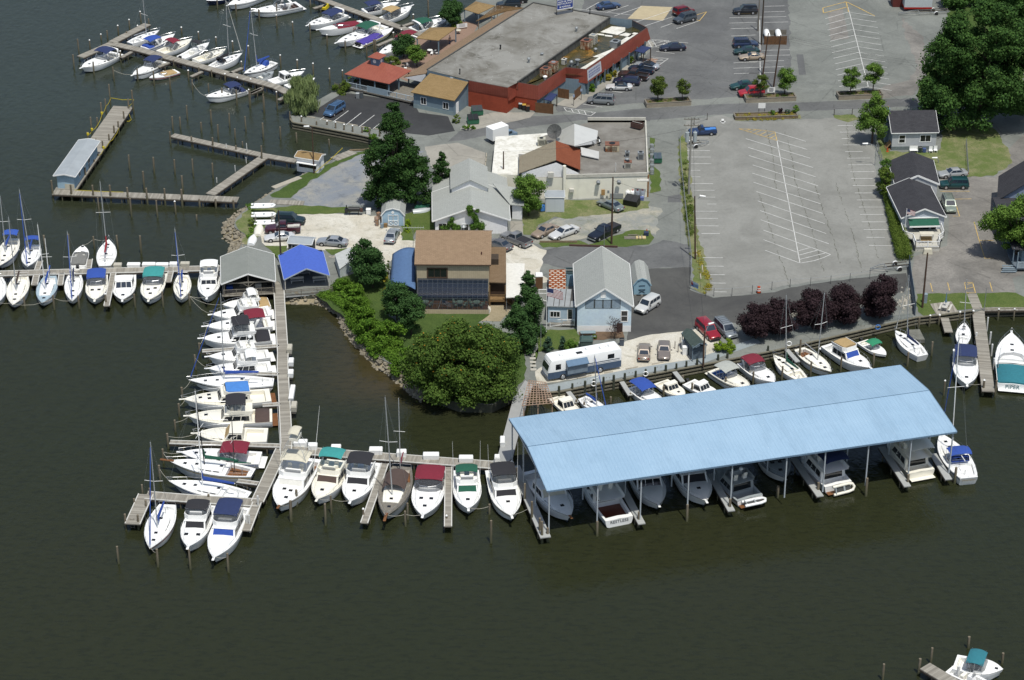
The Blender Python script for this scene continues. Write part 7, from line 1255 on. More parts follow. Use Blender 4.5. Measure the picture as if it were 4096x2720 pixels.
#seawall faces
def seawall(label,pts,z=LZ,n=1.8,mat=None):
 q=[P(*p,z=z)for p in pts];o=thing('seawall',label,0,q[0]);mb=MB()
 for i in rng(len(q)-1):
  a,b=q[i],q[i+1];d=(b-a).normalized();nn=Vec((d.y,-d.x,0));mb.bar(a+nn*.1+Up(.02),b+nn*.1+Up(.02),.3,.14);mb.bar(a+nn*.12-Up(.55),b+nn*.12-Up(.55),.14,.24);mb.bar(a+nn*.12-Up(1.1),b+nn*.12-Up(1.1),.16,.2)
  k=int((b-a).length/.3)
  for j in rng(k):p=a+(b-a)*((j+.5)/k)+nn*.03;mb.bar(p+Up(-1.6),p,.05,.22,1)
 mb.bd('wall',[M('wale_wood',A('86816f'),.9,var=.4,scale=1.5),bulk_wood],o,ww=1);return o
seawall('timber seawall of the small black parking lot',Q(('B',345,1010,370,1050,700,1112,960,1162,1180,1212)));seawall('dark timber bulkhead along the motorhome boardwalk',Q(('K',345,395,450,388,1480,195,2078,78),('H',1430,1265)));seawall('green stained timber seawall along the left lawn',Q(('H',1432,1264,1640,1243,1915,1206)));seawall('green stained timber seawall along the right lawn',Q(('H',2020,1195,2361,1186,2700,1178)))
#pilings
def _pile():
 mb=MB();mb.lathe(((.17,-.5),(.165,0),(.15,.6),(.14,1),),9);o=mb.bd('piling',[pilewood],None,smooth=40);a=grab(o)
 mb=MB();mb.lathe(((.165,.0),(.165,.03),(.03,.2)),9);o=mb.bd('cap',[wpt],None,smooth=30);b=grab(o)
 mb=MB();mb.lathe(((.12,-.5),(.12,1)),9);o=mb.bd('pipe',[pipe_w],None,smooth=30);c=grab(o);return a,b,c
PM=_pile()
PMg=PM[0].copy();PMg.materials.clear();PMg.materials.append(M('pile_green',A('4a5040'),.9,var=.4,scale=2))
def piles(label,group,t,lst,z=0,cap=0,white=0,green=0,rad=1,maxh=3.6):
 for e in lst:
  x,yt,yb=e[:3];b=P(t,x,yb,z);h=min(maxh,max(.4,VH(t,x,yb,yt,z)));o=NO('piling',PM[2]if white else PMg if green else PM[0]);o.location=(b.x,b.y,z);s=rad*rnd.uniform(.9,1.1);o.scale=(s,s,h);o.rotation_euler=(rnd.uniform(-.012,.012),rnd.uniform(-.015,.015),rnd.uniform(0,6));tag(o,label,'piling',group or label);PILES.append((b,h))
  if cap:c=NO('cap',PM[1]);c.parent=o;c.location=(0,0,1.001);c.scale=(1/1,1/1,1/h)
piles('bare grey mooring piling in open water between the old docks and the upper left marina',0,'A',T3(638,470,600,808,530,650,980,575,700,1185,590,700,1325,610,740,1465,660,785,1655,685,795,1793,720,800,1912,755,865,2035,770,910,2270,830,970,1610,905,1035,1815,945,1075,1973,975,1105,2112,1000,1135,2262,1055,1200,1485,1000,1120,1550,1005,1110,1730,1050,1140,1875,1070,1200,2020,1105,1200,2083,1215,1260,1115,1330,1470,1325,1350,1490,1503,1370,1500,1660,1365,1515,1830,1400,1530,1238,1470,1610,1868,0,80,2030,35,140,2228,80,180,682,330,490,1345,540,600))
piles('white capped dock piling along the upper left marina dock',0,'A',T3(870,295,345,1018,220,300,1113,170,250,1212,100,200,1185,220,275,775,345,430,1260,450,490,1560,235,290,1707,275,340,1855,320,370,2000,355,425,2138,395,520,2075,530,600,1620,605,690,1935,635,700,2040,665,720,2155,680,740,2145,745,930,1040,440,540),cap=1)
piles('plain brown dock piling along the upper left marina dock',0,'A',T3(925,262,340,1090,270,335,1000,320,360,1280,160,220,1380,480,545,1495,515,575,1525,390,450,1710,575,640,1820,600,665,2260,730,810))
piles('tall dark piling wound with yellow tape along the old pier',0,'A',T3(950,725,905,1150,775,985,912,850,975,1110,850,985,875,880,1015,1070,955,1075,840,1010,1090,1022,1040,1150,790,1005,1150,985,1080,1200,755,1135,1205,943,1150,1260,830,1190,1270,888,1210,1330,850,1320,1395,815,1370,1445,770,1355,1500,740,1440,1560),maxh=5)
piles('grey piling beside the narrow weathered dock of the old slips',0,'A',T3(1465,1130,1240,1650,1170,1265,1830,1180,1305,2030,1250,1340,2250,1225,1420));piles('slim white pvc pole beside the narrow weathered dock',0,'A',T3(1948,1235,1325,2125,1230,1360,2115,1350,1400,2020,1420,1470,1862,1525,1567),white=1,rad=.7)
piles('dark thick piling along the front of the weathered long dock',0,'E',T3(620,125,265,808,130,275,955,130,280,1103,150,290,1268,155,300,1420,160,305,1567,165,320,1715,250,320,1855,250,330,2008,260,340,458,65,260),rad=1.15);piles('bare piling in the water below the weathered long dock',0,'E',T3(855,235,390,1130,245,405,1353,260,410,1570,50,180,1240,10,175,1690,385,435,600,550,680,812,570,680,1012,560,680,1213,565,720,388,560,680));piles('brown piling with a white stripe below the weathered long dock',0,'E',[(1510,270,385)],cap=1,rad=1.15)
piles('mooring piling in front of the left dock bows',0,'E',T3(215,1090,1195,468,1075,1200,682,1080,1190,1162,1065,1180,1402,1045,1180,1630,1060,1165));piles('white capped piling at the end of the long left finger pier',0,'E',[(915,1065,1195)],cap=1)
piles('white capped mooring piling of the upper restaurant marina',0,'B',T3(232,130,245,370,190,300,663,300,400,820,345,450,1003,380,495,685,590,700,795,605,665,545,545,650,265,475,585,407,515,600,1402,125,195,1460,195,290,1300,255,310,1232,280,340,235,760,950),cap=1);piles('plain mooring piling near the willow and the upper marina',0,'B',T3(520,130,355,120,720,970,5,680,930,263,1090,1200,402,1140,1230,680,1195,1260,115,1055,1170,80,80,185,233,30,140,520,0,60,1080,340,450,1532,0,140,1065,340,450),)
piles('square post along the seawall of the small black lot',0,'B',T3(445,1000,1105,665,1040,1130,738,1050,1160,810,1070,1175,885,1080,1190),cap=1);piles('dark post along the seawall of the small black lot',0,'B',T3(575,1040,1130,965,1090,1200,1028,1100,1215,345,960,1080,1115,1110,1230))
piles('lone grey mooring piling off the lower left corner of the marina',0,'I',T3(295,1392,1510,560,1410,1530,780,1415,1550,1035,1440,1565));piles('mooring piling in front of the T dock bows at the left',0,'I',T3(1460,1085,1225,1690,1105,1250,1498,1010,1120));piles('dock piling at the L shaped dock',0,'I',T3(345,1175,1280,430,1180,1280,405,1070,1150,458,975,1060,512,1000,1100,485,1080,1175,905,1040,1110));piles('dark mooring piling off the bows left of the long walkway dock',0,'I',T3(575,845,950,598,735,830,630,630,730,678,540,620,705,430,520,725,320,400,815,100,200,842,20,90,910,90,150));piles('white pole at the foot of the diagonal dock',0,'I',T3(1240,1050,1170,1180,1180,1295,1163,1180,1290),white=1,rad=1.2)
piles('mooring piling between the bows of the T dock boats',0,'J',T3(350,1380,1560,650,1405,1560,700,1335,1490,405,1290,1420,1335,1470,1600,1355,1400,1540,2055,1410,1500));piles('green topped piling at a T dock finger end',0,'J',T3(975,1450,1570,1690,1510,1600),cap=1);piles('lone piling in open water below the green canvas cruiser',0,'W',[(1132,1200,1252)])
piles('dark green piling along the bulkhead in front of the motorhome',0,'K',T3(445,350,452,545,330,432,640,310,417,705,297,402,780,280,394,857,265,377,940,252,362,1022,235,344,1098,220,330,1170,205,314,1250,190,297,1330,178,284,1405,160,267,1485,145,250,1645,110,212,1715,98,197,2020,45,142),green=1,rad=1.15);piles('mooring piling in the slips behind the blue roof',0,'K',T3(575,450,520,835,430,490,635,470,525,985,400,460,1235,350,435,1380,270,330,1450,325,405,1703,280,365,1910,240,340,1035,420,470))
piles('timber piling at the foot of a blue roof post',0,'K',T3(360,1420,1525,733,1370,1480,1046,1300,1415,1412,1245,1370,1733,1200,1320),rad=1.2);piles('timber piling at the foot of a blue roof post on the right half',0,'L',T3(243,1470,1567,590,1440,1567,1003,1400,1555,1355,1370,1500,1765,1310,1445),rad=1.2)
piles('dark rubber sleeved piling along the pier left of the covered slips',0,'K',T3(127,965,1120,185,1085,1260,240,1215,1400,300,1345,1500));piles('mossy end piling of the pier left of the covered slips',0,'K',[(318,1370,1535)]);piles('white capped piling at the inner end of the covered slips pier',0,'K',[(88,920,1000)],cap=1)
piles('mooring piling in the right hand slips behind the blue roof',0,'L',T3(430,205,400,527,400,530,280,440,570,785,360,490,1065,330,450,1358,320,440,1565,230,350));piles('white capped piling at the right pier',0,'L',T3(1670,565,690,2005,560,690),cap=1);piles('dark piling at the end of the right pier',0,'L',[(2110,560,700)]);piles('slim white pole along the right pier',0,'L',T3(2040,20,140,2065,145,250,2080,250,350,1943,150,245,2098,370,470),white=1,rad=1.1)
piles('white capped post along the lawn seawall',0,'H',T3(1545,1250,1345,1627,1245,1330,1806,1220,1290,1917,1210,1300,2135,1195,1290,2270,1195,1290),cap=1);piles('dark post at the corner of the lawn seawall',0,'H',[(1455,1265,1365)])
piles('grey piling by the bottom right dock',0,'M',T3(120,1015,1268,692,930,1165,882,760,1005,1475,580,760,2010,840,1010),rad=1.05);piles('white piling beside the skiff at the bottom right dock',0,'M',[(1310,1050,1268)],white=1,rad=1.5)
o=thing('caution_tape','yellow caution tape strung round the posts of the old pier','tape',P('A',950,800,2));mb=MB()
for seq in([(950,840),(1150,855)],[(1150,855),(1110,910)],[(912,910),(875,985),(840,1070),(790,1120),(755,1160)],[(1110,980),(1128,1025),(1090,1040)],[(1022,1100),(985,1170),(943,1215),(888,1285),(850,1335)],[(950,850),(912,910)]):
 q=[P('A',x,y,2.1 if y<1000 else 1.7)for x,y in seq]
 for i in rng(len(q)-1):m=(q[i]+q[i+1])/2-Up(.2);mb.bar(q[i],m,.03,.10);mb.bar(m,q[i+1],.03,.10)
for(x,y)in((755,1160),(790,1120),(875,980),(890,1275)):p=P('A',x,y,1.9);mb.tube([p,p+Up(.4)],.2,0,8)
mb.bd('tape',[yellow],o,ww=1)
o=thing('caution_tape','yellow caution tape running from the light pole to the plank platform','tape',P('B',560,1480));mb=MB();q=[P('B',560,1480,2.2),P('B',690,1370,2),P('B',795,1270,2.4)];[mb.bar(q[i],q[i+1],.03,.12)for i in rng(2)];mb.bd('tape',[yellow],o,ww=1)
o=thing('caution_tape','yellow caution tape lying along the weathered long dock','tape',P('E',640,170));mb=MB();q=[P('E',x,y,DZ+.05)for x,y in((640,172),(800,180),(900,185),(1060,190))];[mb.bar(q[i],q[i+1],.08,.03)for i in rng(3)];mb.bd('tape',[yellow],o,ww=1)
#dock boxes
def dbox(label,t,x,y,wpx,d=.75,h=.75,rz=0,mat=None,z=DZ-.1):
 p=P(t,x,y,z);w=wpx*MP(t,x,y,z);o=thing('dock_box',label,0,p,rz,'dock boxes');MB().frus((-w/2*.94,w/2*.94,-d/2*.92,d/2*.92),(-w/2,w/2,-d/2,d/2),0,h*.72).bd('body',[mat or wpt],o,bev=.03);MB().frus((-w/2-.03,w/2+.03,-d/2-.03,d/2+.03),(-w/2+.05,w/2-.05,-d/2+.08,d/2-.08),h*.72+.003,h).bd('lid',[mat or wpt],o,bev=.03);MB().box(-w/2+.1,w/2-.1,-d/2+.1,d/2-.1,-.25,0).bd('stand',[wgr],o)
beige=flat('box_beige','c9c4b4',.6,var=.1)
for l,x,y,w,m in(('small beige dock box just right of the red cover sloop',1013,838,70,beige),('long white dock box above the white cruiser',1150,836,112,None),('large white dock box left of the teal bimini cruiser',1280,834,114,None),('white dock box behind the teal bimini cruiser',1395,836,108,None),('narrow white dock box behind the cream sloop mast',1490,830,66,None),('beige dock box right of the cream sloop mast',1590,828,80,beige),('white dock box behind the white flybridge sedan',1803,826,125,None)):dbox(l,'E',x,y,w,mat=m)
for l,x,y,w,d,h,m in(('white dock box directly behind the sport fisher',435,905,120,.9,.8,None),('small white dock box beside the sport fisher outrigger',540,935,80,.8,.85,None),('white dock box by the red life ring post',740,950,85,.8,.85,None),('wide white dock box left of the ketch masts',1082,975,115,.9,.9,None),('white dock box right of the ketch masts',1302,997,85,.8,.95,None),('wide white dock box behind the maroon express cruiser',1555,1018,138,.85,.85,None),('wide white dock box behind the green canvas cruiser',1855,1043,122,.85,.85,None),('small white dock box at the right end of the T dock',2122,1045,46,.8,1,None)):dbox(l,'J',x,y,w,d,h,z=DZ-.05)
for l,x,y,w,d,h,m in(('beige dock box near the top of the long walkway',342,102,45,1.4,1,beige),('white dock box on the long walkway above the red tank',355,212,44,1.2,.9,None),('white dock box on the long walkway below the red tank',352,310,46,1.1,.9,None),('very long white dock box on the long walkway',362,478,42,3.6,.8,None),('beige dock box at the lower end of the long walkway',380,598,50,1.5,1,beige),('white dock box on the grey walkway left of the blue roof',2168,895,42,1.6,.9,None)):dbox(l,'J',x,y,w,d,h,mat=m)
#boats, place by place
def nametext(s,size,mat,dz=-.42,tilt=0):
 def f(o,H):
  m=Matrix(((0,0,-1,H.x(0)-.03),(-1,0,0,0),(0,1,0,H.z(0)+dz),(0,0,0,1)));text(s,size,mat,o,m,.006)
 return f
def sidetext(s,size,mat,side,t0,dz=-.42):
 def f(o,H):
  y=side*(H.w(t0)+.02);xd=Vec((1,0,0))if side<0 else Vec((-1,0,0));n=Vec((0,side,0));m=Matrix((xd,n.cross(xd),n)).transposed().to_4x4();m.translation=Vec((H.x(t0),y,H.z(t0)+dz));text(s,size,mat,o,m,.02)
 return f
E_=lambda x,y:('E',x,y)
sail('white sloop half cut by the left picture edge below the dock',E_(-25,1150),E_(-40,920),3.2)
sail('cream sloop with two bare masts moored leftmost in the lower left row',E_(110,1165),E_(185,905),3.3,mtop=E_(72,405),cover='brown',jib=None,deck=deckc,stripe=stripe_g)
sail('cream sloop with pale blue deck and dark blue hull at the left dock',E_(362,1148),E_(432,912),3.1,mtop=E_(322,470),cover='blue',jib=None,hull=gel,stripe=stripe_b,deckmat=deckb,deck=deckw,mastm=wpt,mizzen=(.13,E_(370,590)))
sail('white sloop with tall blue furled jib and blue boom cover at the left dock',E_(620,1132),E_(642,885),2.8,mtop=E_(577,530),cover='navy',jib='blue',deckmat=deckw)
motor('white cabin cruiser with bright blue bimini in the lower left row','express',E_(812,1118),E_(842,895),3.3,bim=('royal',.12,.46,1.9),encl=1,deck=deckc,hat=[(.66,.5),(.66,-.5)])
motor('white cruiser with plain white cabin roof beside the long finger pier','hardtop',E_(1050,1118),E_(1080,890),3.5,wcov=None,hat=[(.82,0)],deck=deckw,stripe=stn,glassm=glb,bim=None)
motor('white express cruiser with teal bimini at the left dock','express',E_(1275,1118),E_(1345,885),3.6,bim=('teal',.10,.44,2),encl=1,hat=[(.62,.55),(.66,-.45),(.78,0)],arch=0,stripe=stripe_g,deck=deckc)
sail('cream sloop with blue furled jib right of the teal bimini cruiser',E_(1556,1118),E_(1572,905),2.7,mtop=E_(1500,505),cover='blue',jib='blue',deck=deckc,hull=gel)
motor('white flybridge sedan with white hardtop nearest the grey boathouse','sedan',E_(1775,1098),E_(1815,840),3.5,bim=('white',.22,.42,1.6),hard=1,hat=[(.74,0)],deck=deckw)
sail('cream hulled sloop with blue bimini at the far left above the dock',E_(0,825),E_(115,590),3.2,mtop=E_(0,225),cover='blue',jib=None,bim=('blue',.02,.2),deck=deckc,stripe=stripe_b)
sail('white sloop with blue jib and blue bimini left of the long finger',E_(235,835),E_(292,645),3,mtop=E_(165,170),cover='blue',jib='blue',bim=('royal',.02,.18))
motor('white speedboat with black bow stripe and grey cockpit cover','runabout',E_(712,645),E_(668,830),2.6,cover=('grey',.06,.62),hat=[(.93,0)],stripe=stripe_k,outb=1,deck=deckw)
sail('white sloop with red sail cover and yellow stripe above the left dock',E_(935,598),E_(900,825),3.1,mtop=E_(858,100),cover='red',jib=None,stripe=stripe_y)
I_=lambda x,y:('I',x,y)
motor('white cruiser with white hardtop and tan aft canopy below the grey boathouse','sedan',E_(1910,1158),E_(2312,1135),3.3,bim=('white',.28,.46,1.5),hard=1,cover=('tan',.02,.26),hat=[],plat=0)
motor('white flybridge sedan without canvas second in the walkway column','sedan',E_(1815,1242),E_(2318,1208),3.6,hat=[(.78,0)],ant=1,cover=None)
motor('white express cruiser with maroon canopy and white radar arch','express',E_(1760,1342),E_(2328,1305),3.5,bim=('maroon',.10,.40,2.2),arch=.24,hat=[(.66,0)],plat=1)
motor('white flybridge cruiser with black bimini and black aft cover in the walkway column','sedan',E_(1728,1445),E_(2325,1420),3.9,bim=('black',.30,.55,1.9),encl=1,cover=('black',.02,.22),hat=[(.75,.3)],radar=0)
motor('white flybridge sedan with open bridge below the black bimini cruiser','sedan',I_(898,112),I_(1308,88),3.3,hat=[(.75,0)],radar=1)
motor('white sedan with small white hardtop above the long blue boom sloop','sedan',I_(898,192),I_(1322,178),3.3,bim=('white',.22,.40,1.4),hard=1,hat=[(.76,.2)])
sail('long white ketch rigged sloop with bright blue boom cover and blue jib',I_(765,272),I_(1340,285),3.5,mtop=E_(1893,1060),cover='royal',jib='blue',wood=0,stripe=stripe_k,fb=1.45,bim=None,mh=None,mt=.58)
motor('cream flybridge sport cruiser with a rumpled bright blue tarp on its bridge','sedan',I_(728,400),I_(1318,372),4,hull=gel,deck=cream,flycov='tarp',hat=[(.70,.5),(.70,-.5),(.80,0)],plat='teak')
motor('cream flybridge cruiser with black bimini and brown side curtains','sedan',I_(758,512),I_(1330,510),4,deck=cream,hull=gel,bim=('black',.30,.54,1.8),cover=('brown',.03,.20),hat=[(.78,0)],plat='teak')
motor('cream sedan cruiser with a tan curtain hanging from its windshield','hardtop',I_(808,630),I_(1298,642),4,deck=cream,hull=gel,wcov='tan',hat=[],plat=0,stripe=stn)
motor('white express cruiser with maroon bimini and pale blue hull bottom','express',I_(712,757),I_(1250,798),3.5,bim=('maroon',.14,.48,2),cover=None,hat=[(.70,0),(.80,0)],stripe=stripe_b,arch=0)
sail('white pilothouse ketch with dark green sail covers and black masts',I_(628,815),I_(1203,898),3.5,mtop=I_(815,388),cover='green',jib=None,mastm=black,mizzen=(.22,I_(1060,512)),stripe=stn,hull=hull_g,bowsprit=1,fb=1.6,fs=1.15,wood=1)
sail('white blue striped sloop with blue sail cover lowest in the walkway column',I_(630,952),I_(1172,1055),3.4,mtop=I_(810,345),cover='royal',jib=None,stripe=stripe_b,mastm=wpt,boom=1)
sail('white sloop with blue furled jib moored at the L shaped dock',I_(505,1412),I_(625,1112),3.6,mtop=I_(508,690),cover='royal',jib='blue',deck=deckw,stripe=stripe_r)
motor('white sedan cruiser with black windshield cover and black bridge canvas','sedan',I_(762,1398),I_(872,1105),3.7,bim=('black',.24,.46,1.3),encl=1,wcov='black',hat=[(.74,.75),(.74,-.75)])
motor('white flybridge cruiser with navy bridge canvas and blue windshield cover','sedan',I_(935,1472),I_(1092,1120),4,bim=('navy',.18,.48,1.6),encl=1,wcov='royal',hat=[])
J_=lambda x,y:('J',x,y)
motor('large white sport fisher with tall tuna tower on the T dock','sedan',J_(245,1430),J_(490,1015),4.6,tower=1,hat=[(.70,.45),(.68,-.45),(.82,.3)],bh='teak',stripe=stn,plat=0,ant=0,fbh=1.1,wcov='white',ckcol='teak')
motor('cream flybridge cruiser with teal bimini and brown windshield cover','sedan',J_(575,1370),J_(775,1035),4,deck=cream,hull=gel,bim=('teal',.20,.42,2.2),wcov='brown',hat=[(.78,0)],line=1)
motor('white flybridge cruiser with black bimini and black windshield cover on the T dock','sedan',J_(860,1388),J_(1005,1050),4.1,bim=('black',.22,.50,2),wcov='black',hat=[(.76,0)])
sail('grey planked ketch under a brown awning with maroon mizzen cover',J_(1165,1520),J_(1305,1090),4.2,mtop=J_(1160,495),cover='maroon',jib=None,hull=hull_g,deckmat='wood_grey',deck=deckc,mizzen=(.10,J_(1232,502)),awning=('brown',.24,.54),bowsprit=1,wood=1,fb=1.7,fs=1.2,boom=0,stripe=stn,mt=.6)
motor('white express cruiser with two tone maroon canvas and white arch','express',J_(1482,1510),J_(1572,1115),4.2,bim=('maroon',.12,.42,2),arch=.2,radar=0,encl=1,hat=[(.66,.65),(.66,-.65),(.80,0)],ckcol='maroon')
motor('white sedan cruiser with green windshield cover and green bridge top','sedan',J_(1875,1452),J_(1855,1120),3.7,bim=('green',.20,.38,1.2),wcov='green',hat=[(.78,0)],ant=2)
motor('white flybridge cruiser with black enclosed bridge next to the covered slips','sedan',J_(2248,1515),J_(2135,1115),4,bim=('black',.22,.48,1.8),encl=1,wcov='black',ant=2,hat=[(.72,0)],stripe=stn)
K_=lambda x,y:('K',x,y);L_=lambda x,y:('L',x,y)
motor('white cruiser with cream windshield cover leftmost under the blue roof','hardtop',K_(532,1335),K_(255,985),4.3,fbh=1.25,wcov='cream',hat=[(.78,0)],bh='teak',line=0)
motor('brown cockpit cruiser with RESTLESS on its white transom under the blue roof','sedan',K_(640,960),K_(902,1352),4.2,hull=gel,deck=deckw,ckcol='mahogany',ov=dict(ck=(.04,.36),house=(.37,.66,1.2),fly=(.22,.56)),hat=[],extra=nametext('RESTLESS',.62,stripe_k,-.32),line=0,plat=0,fbh=1.05)
motor('white express cruiser with slim dark windows under the middle of the blue roof','hardtop',K_(1200,1248),K_(1040,930),4.3,fbh=1.15,hat=[],line=0)
motor('white express cruiser with broad black windshield under the blue roof','hardtop',K_(1558,1218),K_(1360,900),4.4,fbh=1.2,wcov='black',hat=[(.72,0)],line=0)
motor('grey decked cruiser carrying a white dinghy on its stern under the blue roof','sedan',K_(1640,930),K_(1890,1195),4.2,deck=gdk,hull=gel,stripe=teak,hat=[],line=0,plat='teak',radar=1)
motor('white workboat styled cruiser with forward facing hatches under the blue roof','hardtop',L_(310,1400),L_(110,1080),4,hat=[(.62,.5),(.62,-.5),(.8,0)],line=0,fbh=1.1,deck=gdk)
motor('white trawler with navy aft bimini and inflatable on its transom','trawler',L_(470,1110),L_(768,1455),4.4,bim=('navy',.06,.34,2),hat=[],line=0,plat='teak',deck=deckw)
motor('cream trawler with big flat white hardtop at the right end of the slips','trawler',L_(1215,1010),L_(1482,1345),4.2,hull=cream,deck=cream,bim=('white',.0,.5,2.2),hard=1,hat=[],line=0)
sail('white sloop with bright blue bimini and white spreader mast at the right roof corner',L_(1640,1015),L_(1888,1400),4,mtop=L_(1782,170),cover=None,jib='blue',bim=('royal',.28,.46),dodger='royal',mastm=wpt,stripe=stripe_g,fs=1.25,line=0,text_=nametext('Dissertation',.38,stn,-.3),mt=.60)
def inflatable(label,p,rz,L=2.9,W=1.45,mat=None,z=0,tilt=0,flip=0,group=None):
 o=thing('inflatable_dinghy',label,'dinghy',(p.x,p.y,p.z+z),rz,group);o.rotation_euler=(tilt,0,rz);mb=MB();r=.2
 pts=[(-L/2,W/2-r,0),(L*.2,W/2-r,.02),(L*.4,W*.28,.06),(L/2-.1,0,.1),(L*.4,-W*.28,.06),(L*.2,-W/2+r,.02),(-L/2,-W/2+r,0)];mb.tube(pts,r,0,9);mb.bd('tube',[mat or gel],o,smooth=60);MB().ext([(-L*.42,-W*.3),(L*.25,-W*.3),(L*.36,0),(L*.25,W*.3),(-L*.42,W*.3)],-.1,-.04).bd('floor',[flat('dinghy_floor','4c4f50',.7)if not flip else(mat or gel)],o);MB().box(-L*.42,-L*.38,-W*.3,W*.3,-.12,.25).box(-.1,.15,-W*.32,W*.32,.08,.13).bd('seat',[gdk],o);return o
inflatable('white inflatable dinghy hung across the grey decked cruiser stern',P('K',1925,1222,.9),.35,3.2);inflatable('cream inflatable dinghy standing on edge on the trawler transom',P('L',815,1490,.9),.42,3.2,mat=cream,tilt=1.2)
motor('small cream cabin boat with cream canvas beside the lattice pergola','hardtop',K_(600,580),K_(425,430),2.6,deck=cream,hull=gel,hat=[],fbh=.85,line=0)
sail('small white sailboat with blue jib behind the blue roof',K_(815,560),K_(620,437),2.4,mtop=K_(715,118),cover='blue',jib='blue',line=0)
motor('white day boat with bright blue bimini behind the blue roof','express',K_(1240,500),K_(1015,350),2.9,bim=('royal',.05,.5,1.6),hat=[],line=0)
motor('cream cuddy cabin boat right of the blue bimini day boat','hardtop',K_(1395,425),K_(1215,315),2.7,deck=cream,hat=[(.75,0)],line=0)
motor('white hardtop fishing boat with dark outboard behind the roof','hardtop',K_(1655,425),K_(1425,318),2.7,hat=[],outb=1,line=0)
motor('cream express boat with light grey bimini behind the roof','express',K_(1890,365),K_(1625,220),3.1,deck=cream,bim=('greyl',.15,.5,2),hat=[(.78,0)],ckcol='tarp',line=0,stripe=stn)
motor('white express cruiser with maroon cockpit canvas and arch near the plum trees','express',L_(220,578),K_(1855,165),3.2,bim=('maroon',.06,.40,1.5),arch=.2,hat=[(.78,0)],line=0,encl=1)
sail('cream sloop with dark green sail cover by the plum trees',L_(210,345),L_(462,555),2.8,mtop=L_(303,-168),cover='green',jib=None,deck=deckc,line=0)
sail('bare cream yawl with varnished rails right of the green cover sloop',L_(708,492),L_(432,290),2.9,mtop=L_(648,-185),cover=None,jib=None,deck=deckc,wood=1,stripe=stn,line=0,mizzen=None)
motor('white flybridge sedan with tan bridge cover and blue windshield cover','sedan',L_(1042,455),L_(690,250),3.4,flycov='tan',wcov='royal',hat=[(.76,0)],line=0)
motor('small white runabout with green canvas near the seawall','runabout',L_(1178,345),L_(972,225),2.3,bim=('green2',.3,.62,1.15),outb=1,hat=[],line=0)
sail('white sloop with navy boom cover beside the floating platform',L_(1255,135),L_(1492,350),2.9,mtop=('H',1362,905),cover='navy',jib='white',line=0)
sail('small white daysailer beside the right pier',('H',1850,1312),('H',1832,1492),2.2,mtop=('H',1870,940),cover=None,jib=None,deck=deckw,line=0,boom=0)
motor('white express cruiser with royal blue bimini beside the right pier','express',L_(1872,600),L_(1850,300),3.6,bim=('navy',.10,.42,1.7),encl=1,hat=[(.80,0)])
def piper(o,H):
 nametext('PIPER',.85,stripe_t,-.42)(o,H)
motor('big white cruiser with teal aft cover and PIPER on its transom','express',L_(2254,150),L_(2264,598),4.7,hat=[(.62,0),(.74,0)],cover=('teal2',.01,.36),line=0,extra=piper,fbh=1.15)
motor('white cabin cruiser with dusty teal bimini at the bottom right corner','express',('M',2030,1100),('M',1265,985),3.3,fbh=1.4,bim=('teal2',.26,.62,2.3),encl=1,hat=[(.86,0)],line=0,deck=deckw)
motor('open white skiff tied to the bottom right dock','console',('M',1900,1390),('M',1175,1095),2,hat=[],line=0)
A_=lambda x,y:('A',x,y);B_=lambda x,y:('B',x,y)
motor('white sport cruiser with navy bimini alone at the left arm of the upper dock','express',A_(700,582),A_(1005,455),3.6,bim=('navy',.18,.46,2.3),arch=.16,hat=[(.78,0)])
sail('small white sloop at the right arm of the upper left dock',A_(1368,262),A_(1112,370),2.6,mtop=A_(1225,-20),cover=None,jib=None,line=0)
motor('white runabout under bright blue canvas at the upper left dock','express',A_(1500,292),A_(1240,412),2.7,bim=('royal',.08,.45,1.5),arch=.3,cover=('royal',.04,.2),hat=[],line=0,stripe=stripe_b)
motor('cream express cruiser with maroon bimini at the upper left dock','express',A_(1645,335),A_(1378,450),3,deck=cream,bim=('maroon',.28,.52,1.9),hat=[],line=0)
motor('white centre console with black bimini and dark outboard','console',A_(1795,365),A_(1555,495),2.5,bim=('black',.5,.66,2),outb=1,hat=[],line=0)
motor('cream cuddy cruiser with open cockpit and two foredeck hatches','express',A_(1938,420),A_(1682,520),2.8,deck=cream,hat=[(.62,0),(.76,0)],line=0)
sail('white sloop with black dodger and white furled jib in the upper left marina',A_(2080,458),A_(1812,575),2.8,mtop=A_(1938,-10),cover='black',jib='white',dodger='black',line=0)
sail('white sloop with bright blue boom cover and blue jib above the willow',A_(2092,635),B_(212,535),2.8,mtop=A_(2150,65),cover='royal',jib='blue',dodger='royal',stripe=stripe_k,bim=None)
motor('white express with navy bimini moored below the upper left dock','express',A_(1140,645),A_(1388,525),2.9,bim=('navy',.12,.46,1.7),encl=1,hat=[],stripe=stripe_k)
motor('white and red bowrider with tan cockpit cover below the upper left dock','runabout',A_(1280,668),A_(1522,610),2.3,cover=('tan',.1,.55),stripe=stripe_r,hat=[],line=0)
motor('lone white express with navy canvas in the middle of the upper left marina','express',A_(1770,832),A_(2092,762),3,bim=('navy',.14,.45,1.6),cover=('navy',.03,.16),hat=[(.75,0)],stripe=stripe_g)
motor('small grey skiff with outboard beside the white hardtop boat','console',B_(205,612),B_(55,685),1.7,hat=[],outb=1,line=0,deck=gdk)
motor('white hardtop fishing boat above the willow','hardtop',B_(465,612),B_(180,705),2.8,hat=[],line=0)
motor('white boat mostly hidden behind the willow','hardtop',B_(558,670),B_(318,748),2.6,hat=[],line=0)
motor('dark hulled white boat cut by the top edge','express',A_(1772,6),A_(1995,-45),3,hull=navy,hat=[],line=0)
motor('long white express cut by the top picture edge','express',A_(1958,45),A_(2290,-70),3.6,hat=[(.72,0)],line=0,stripe=stripe_g)
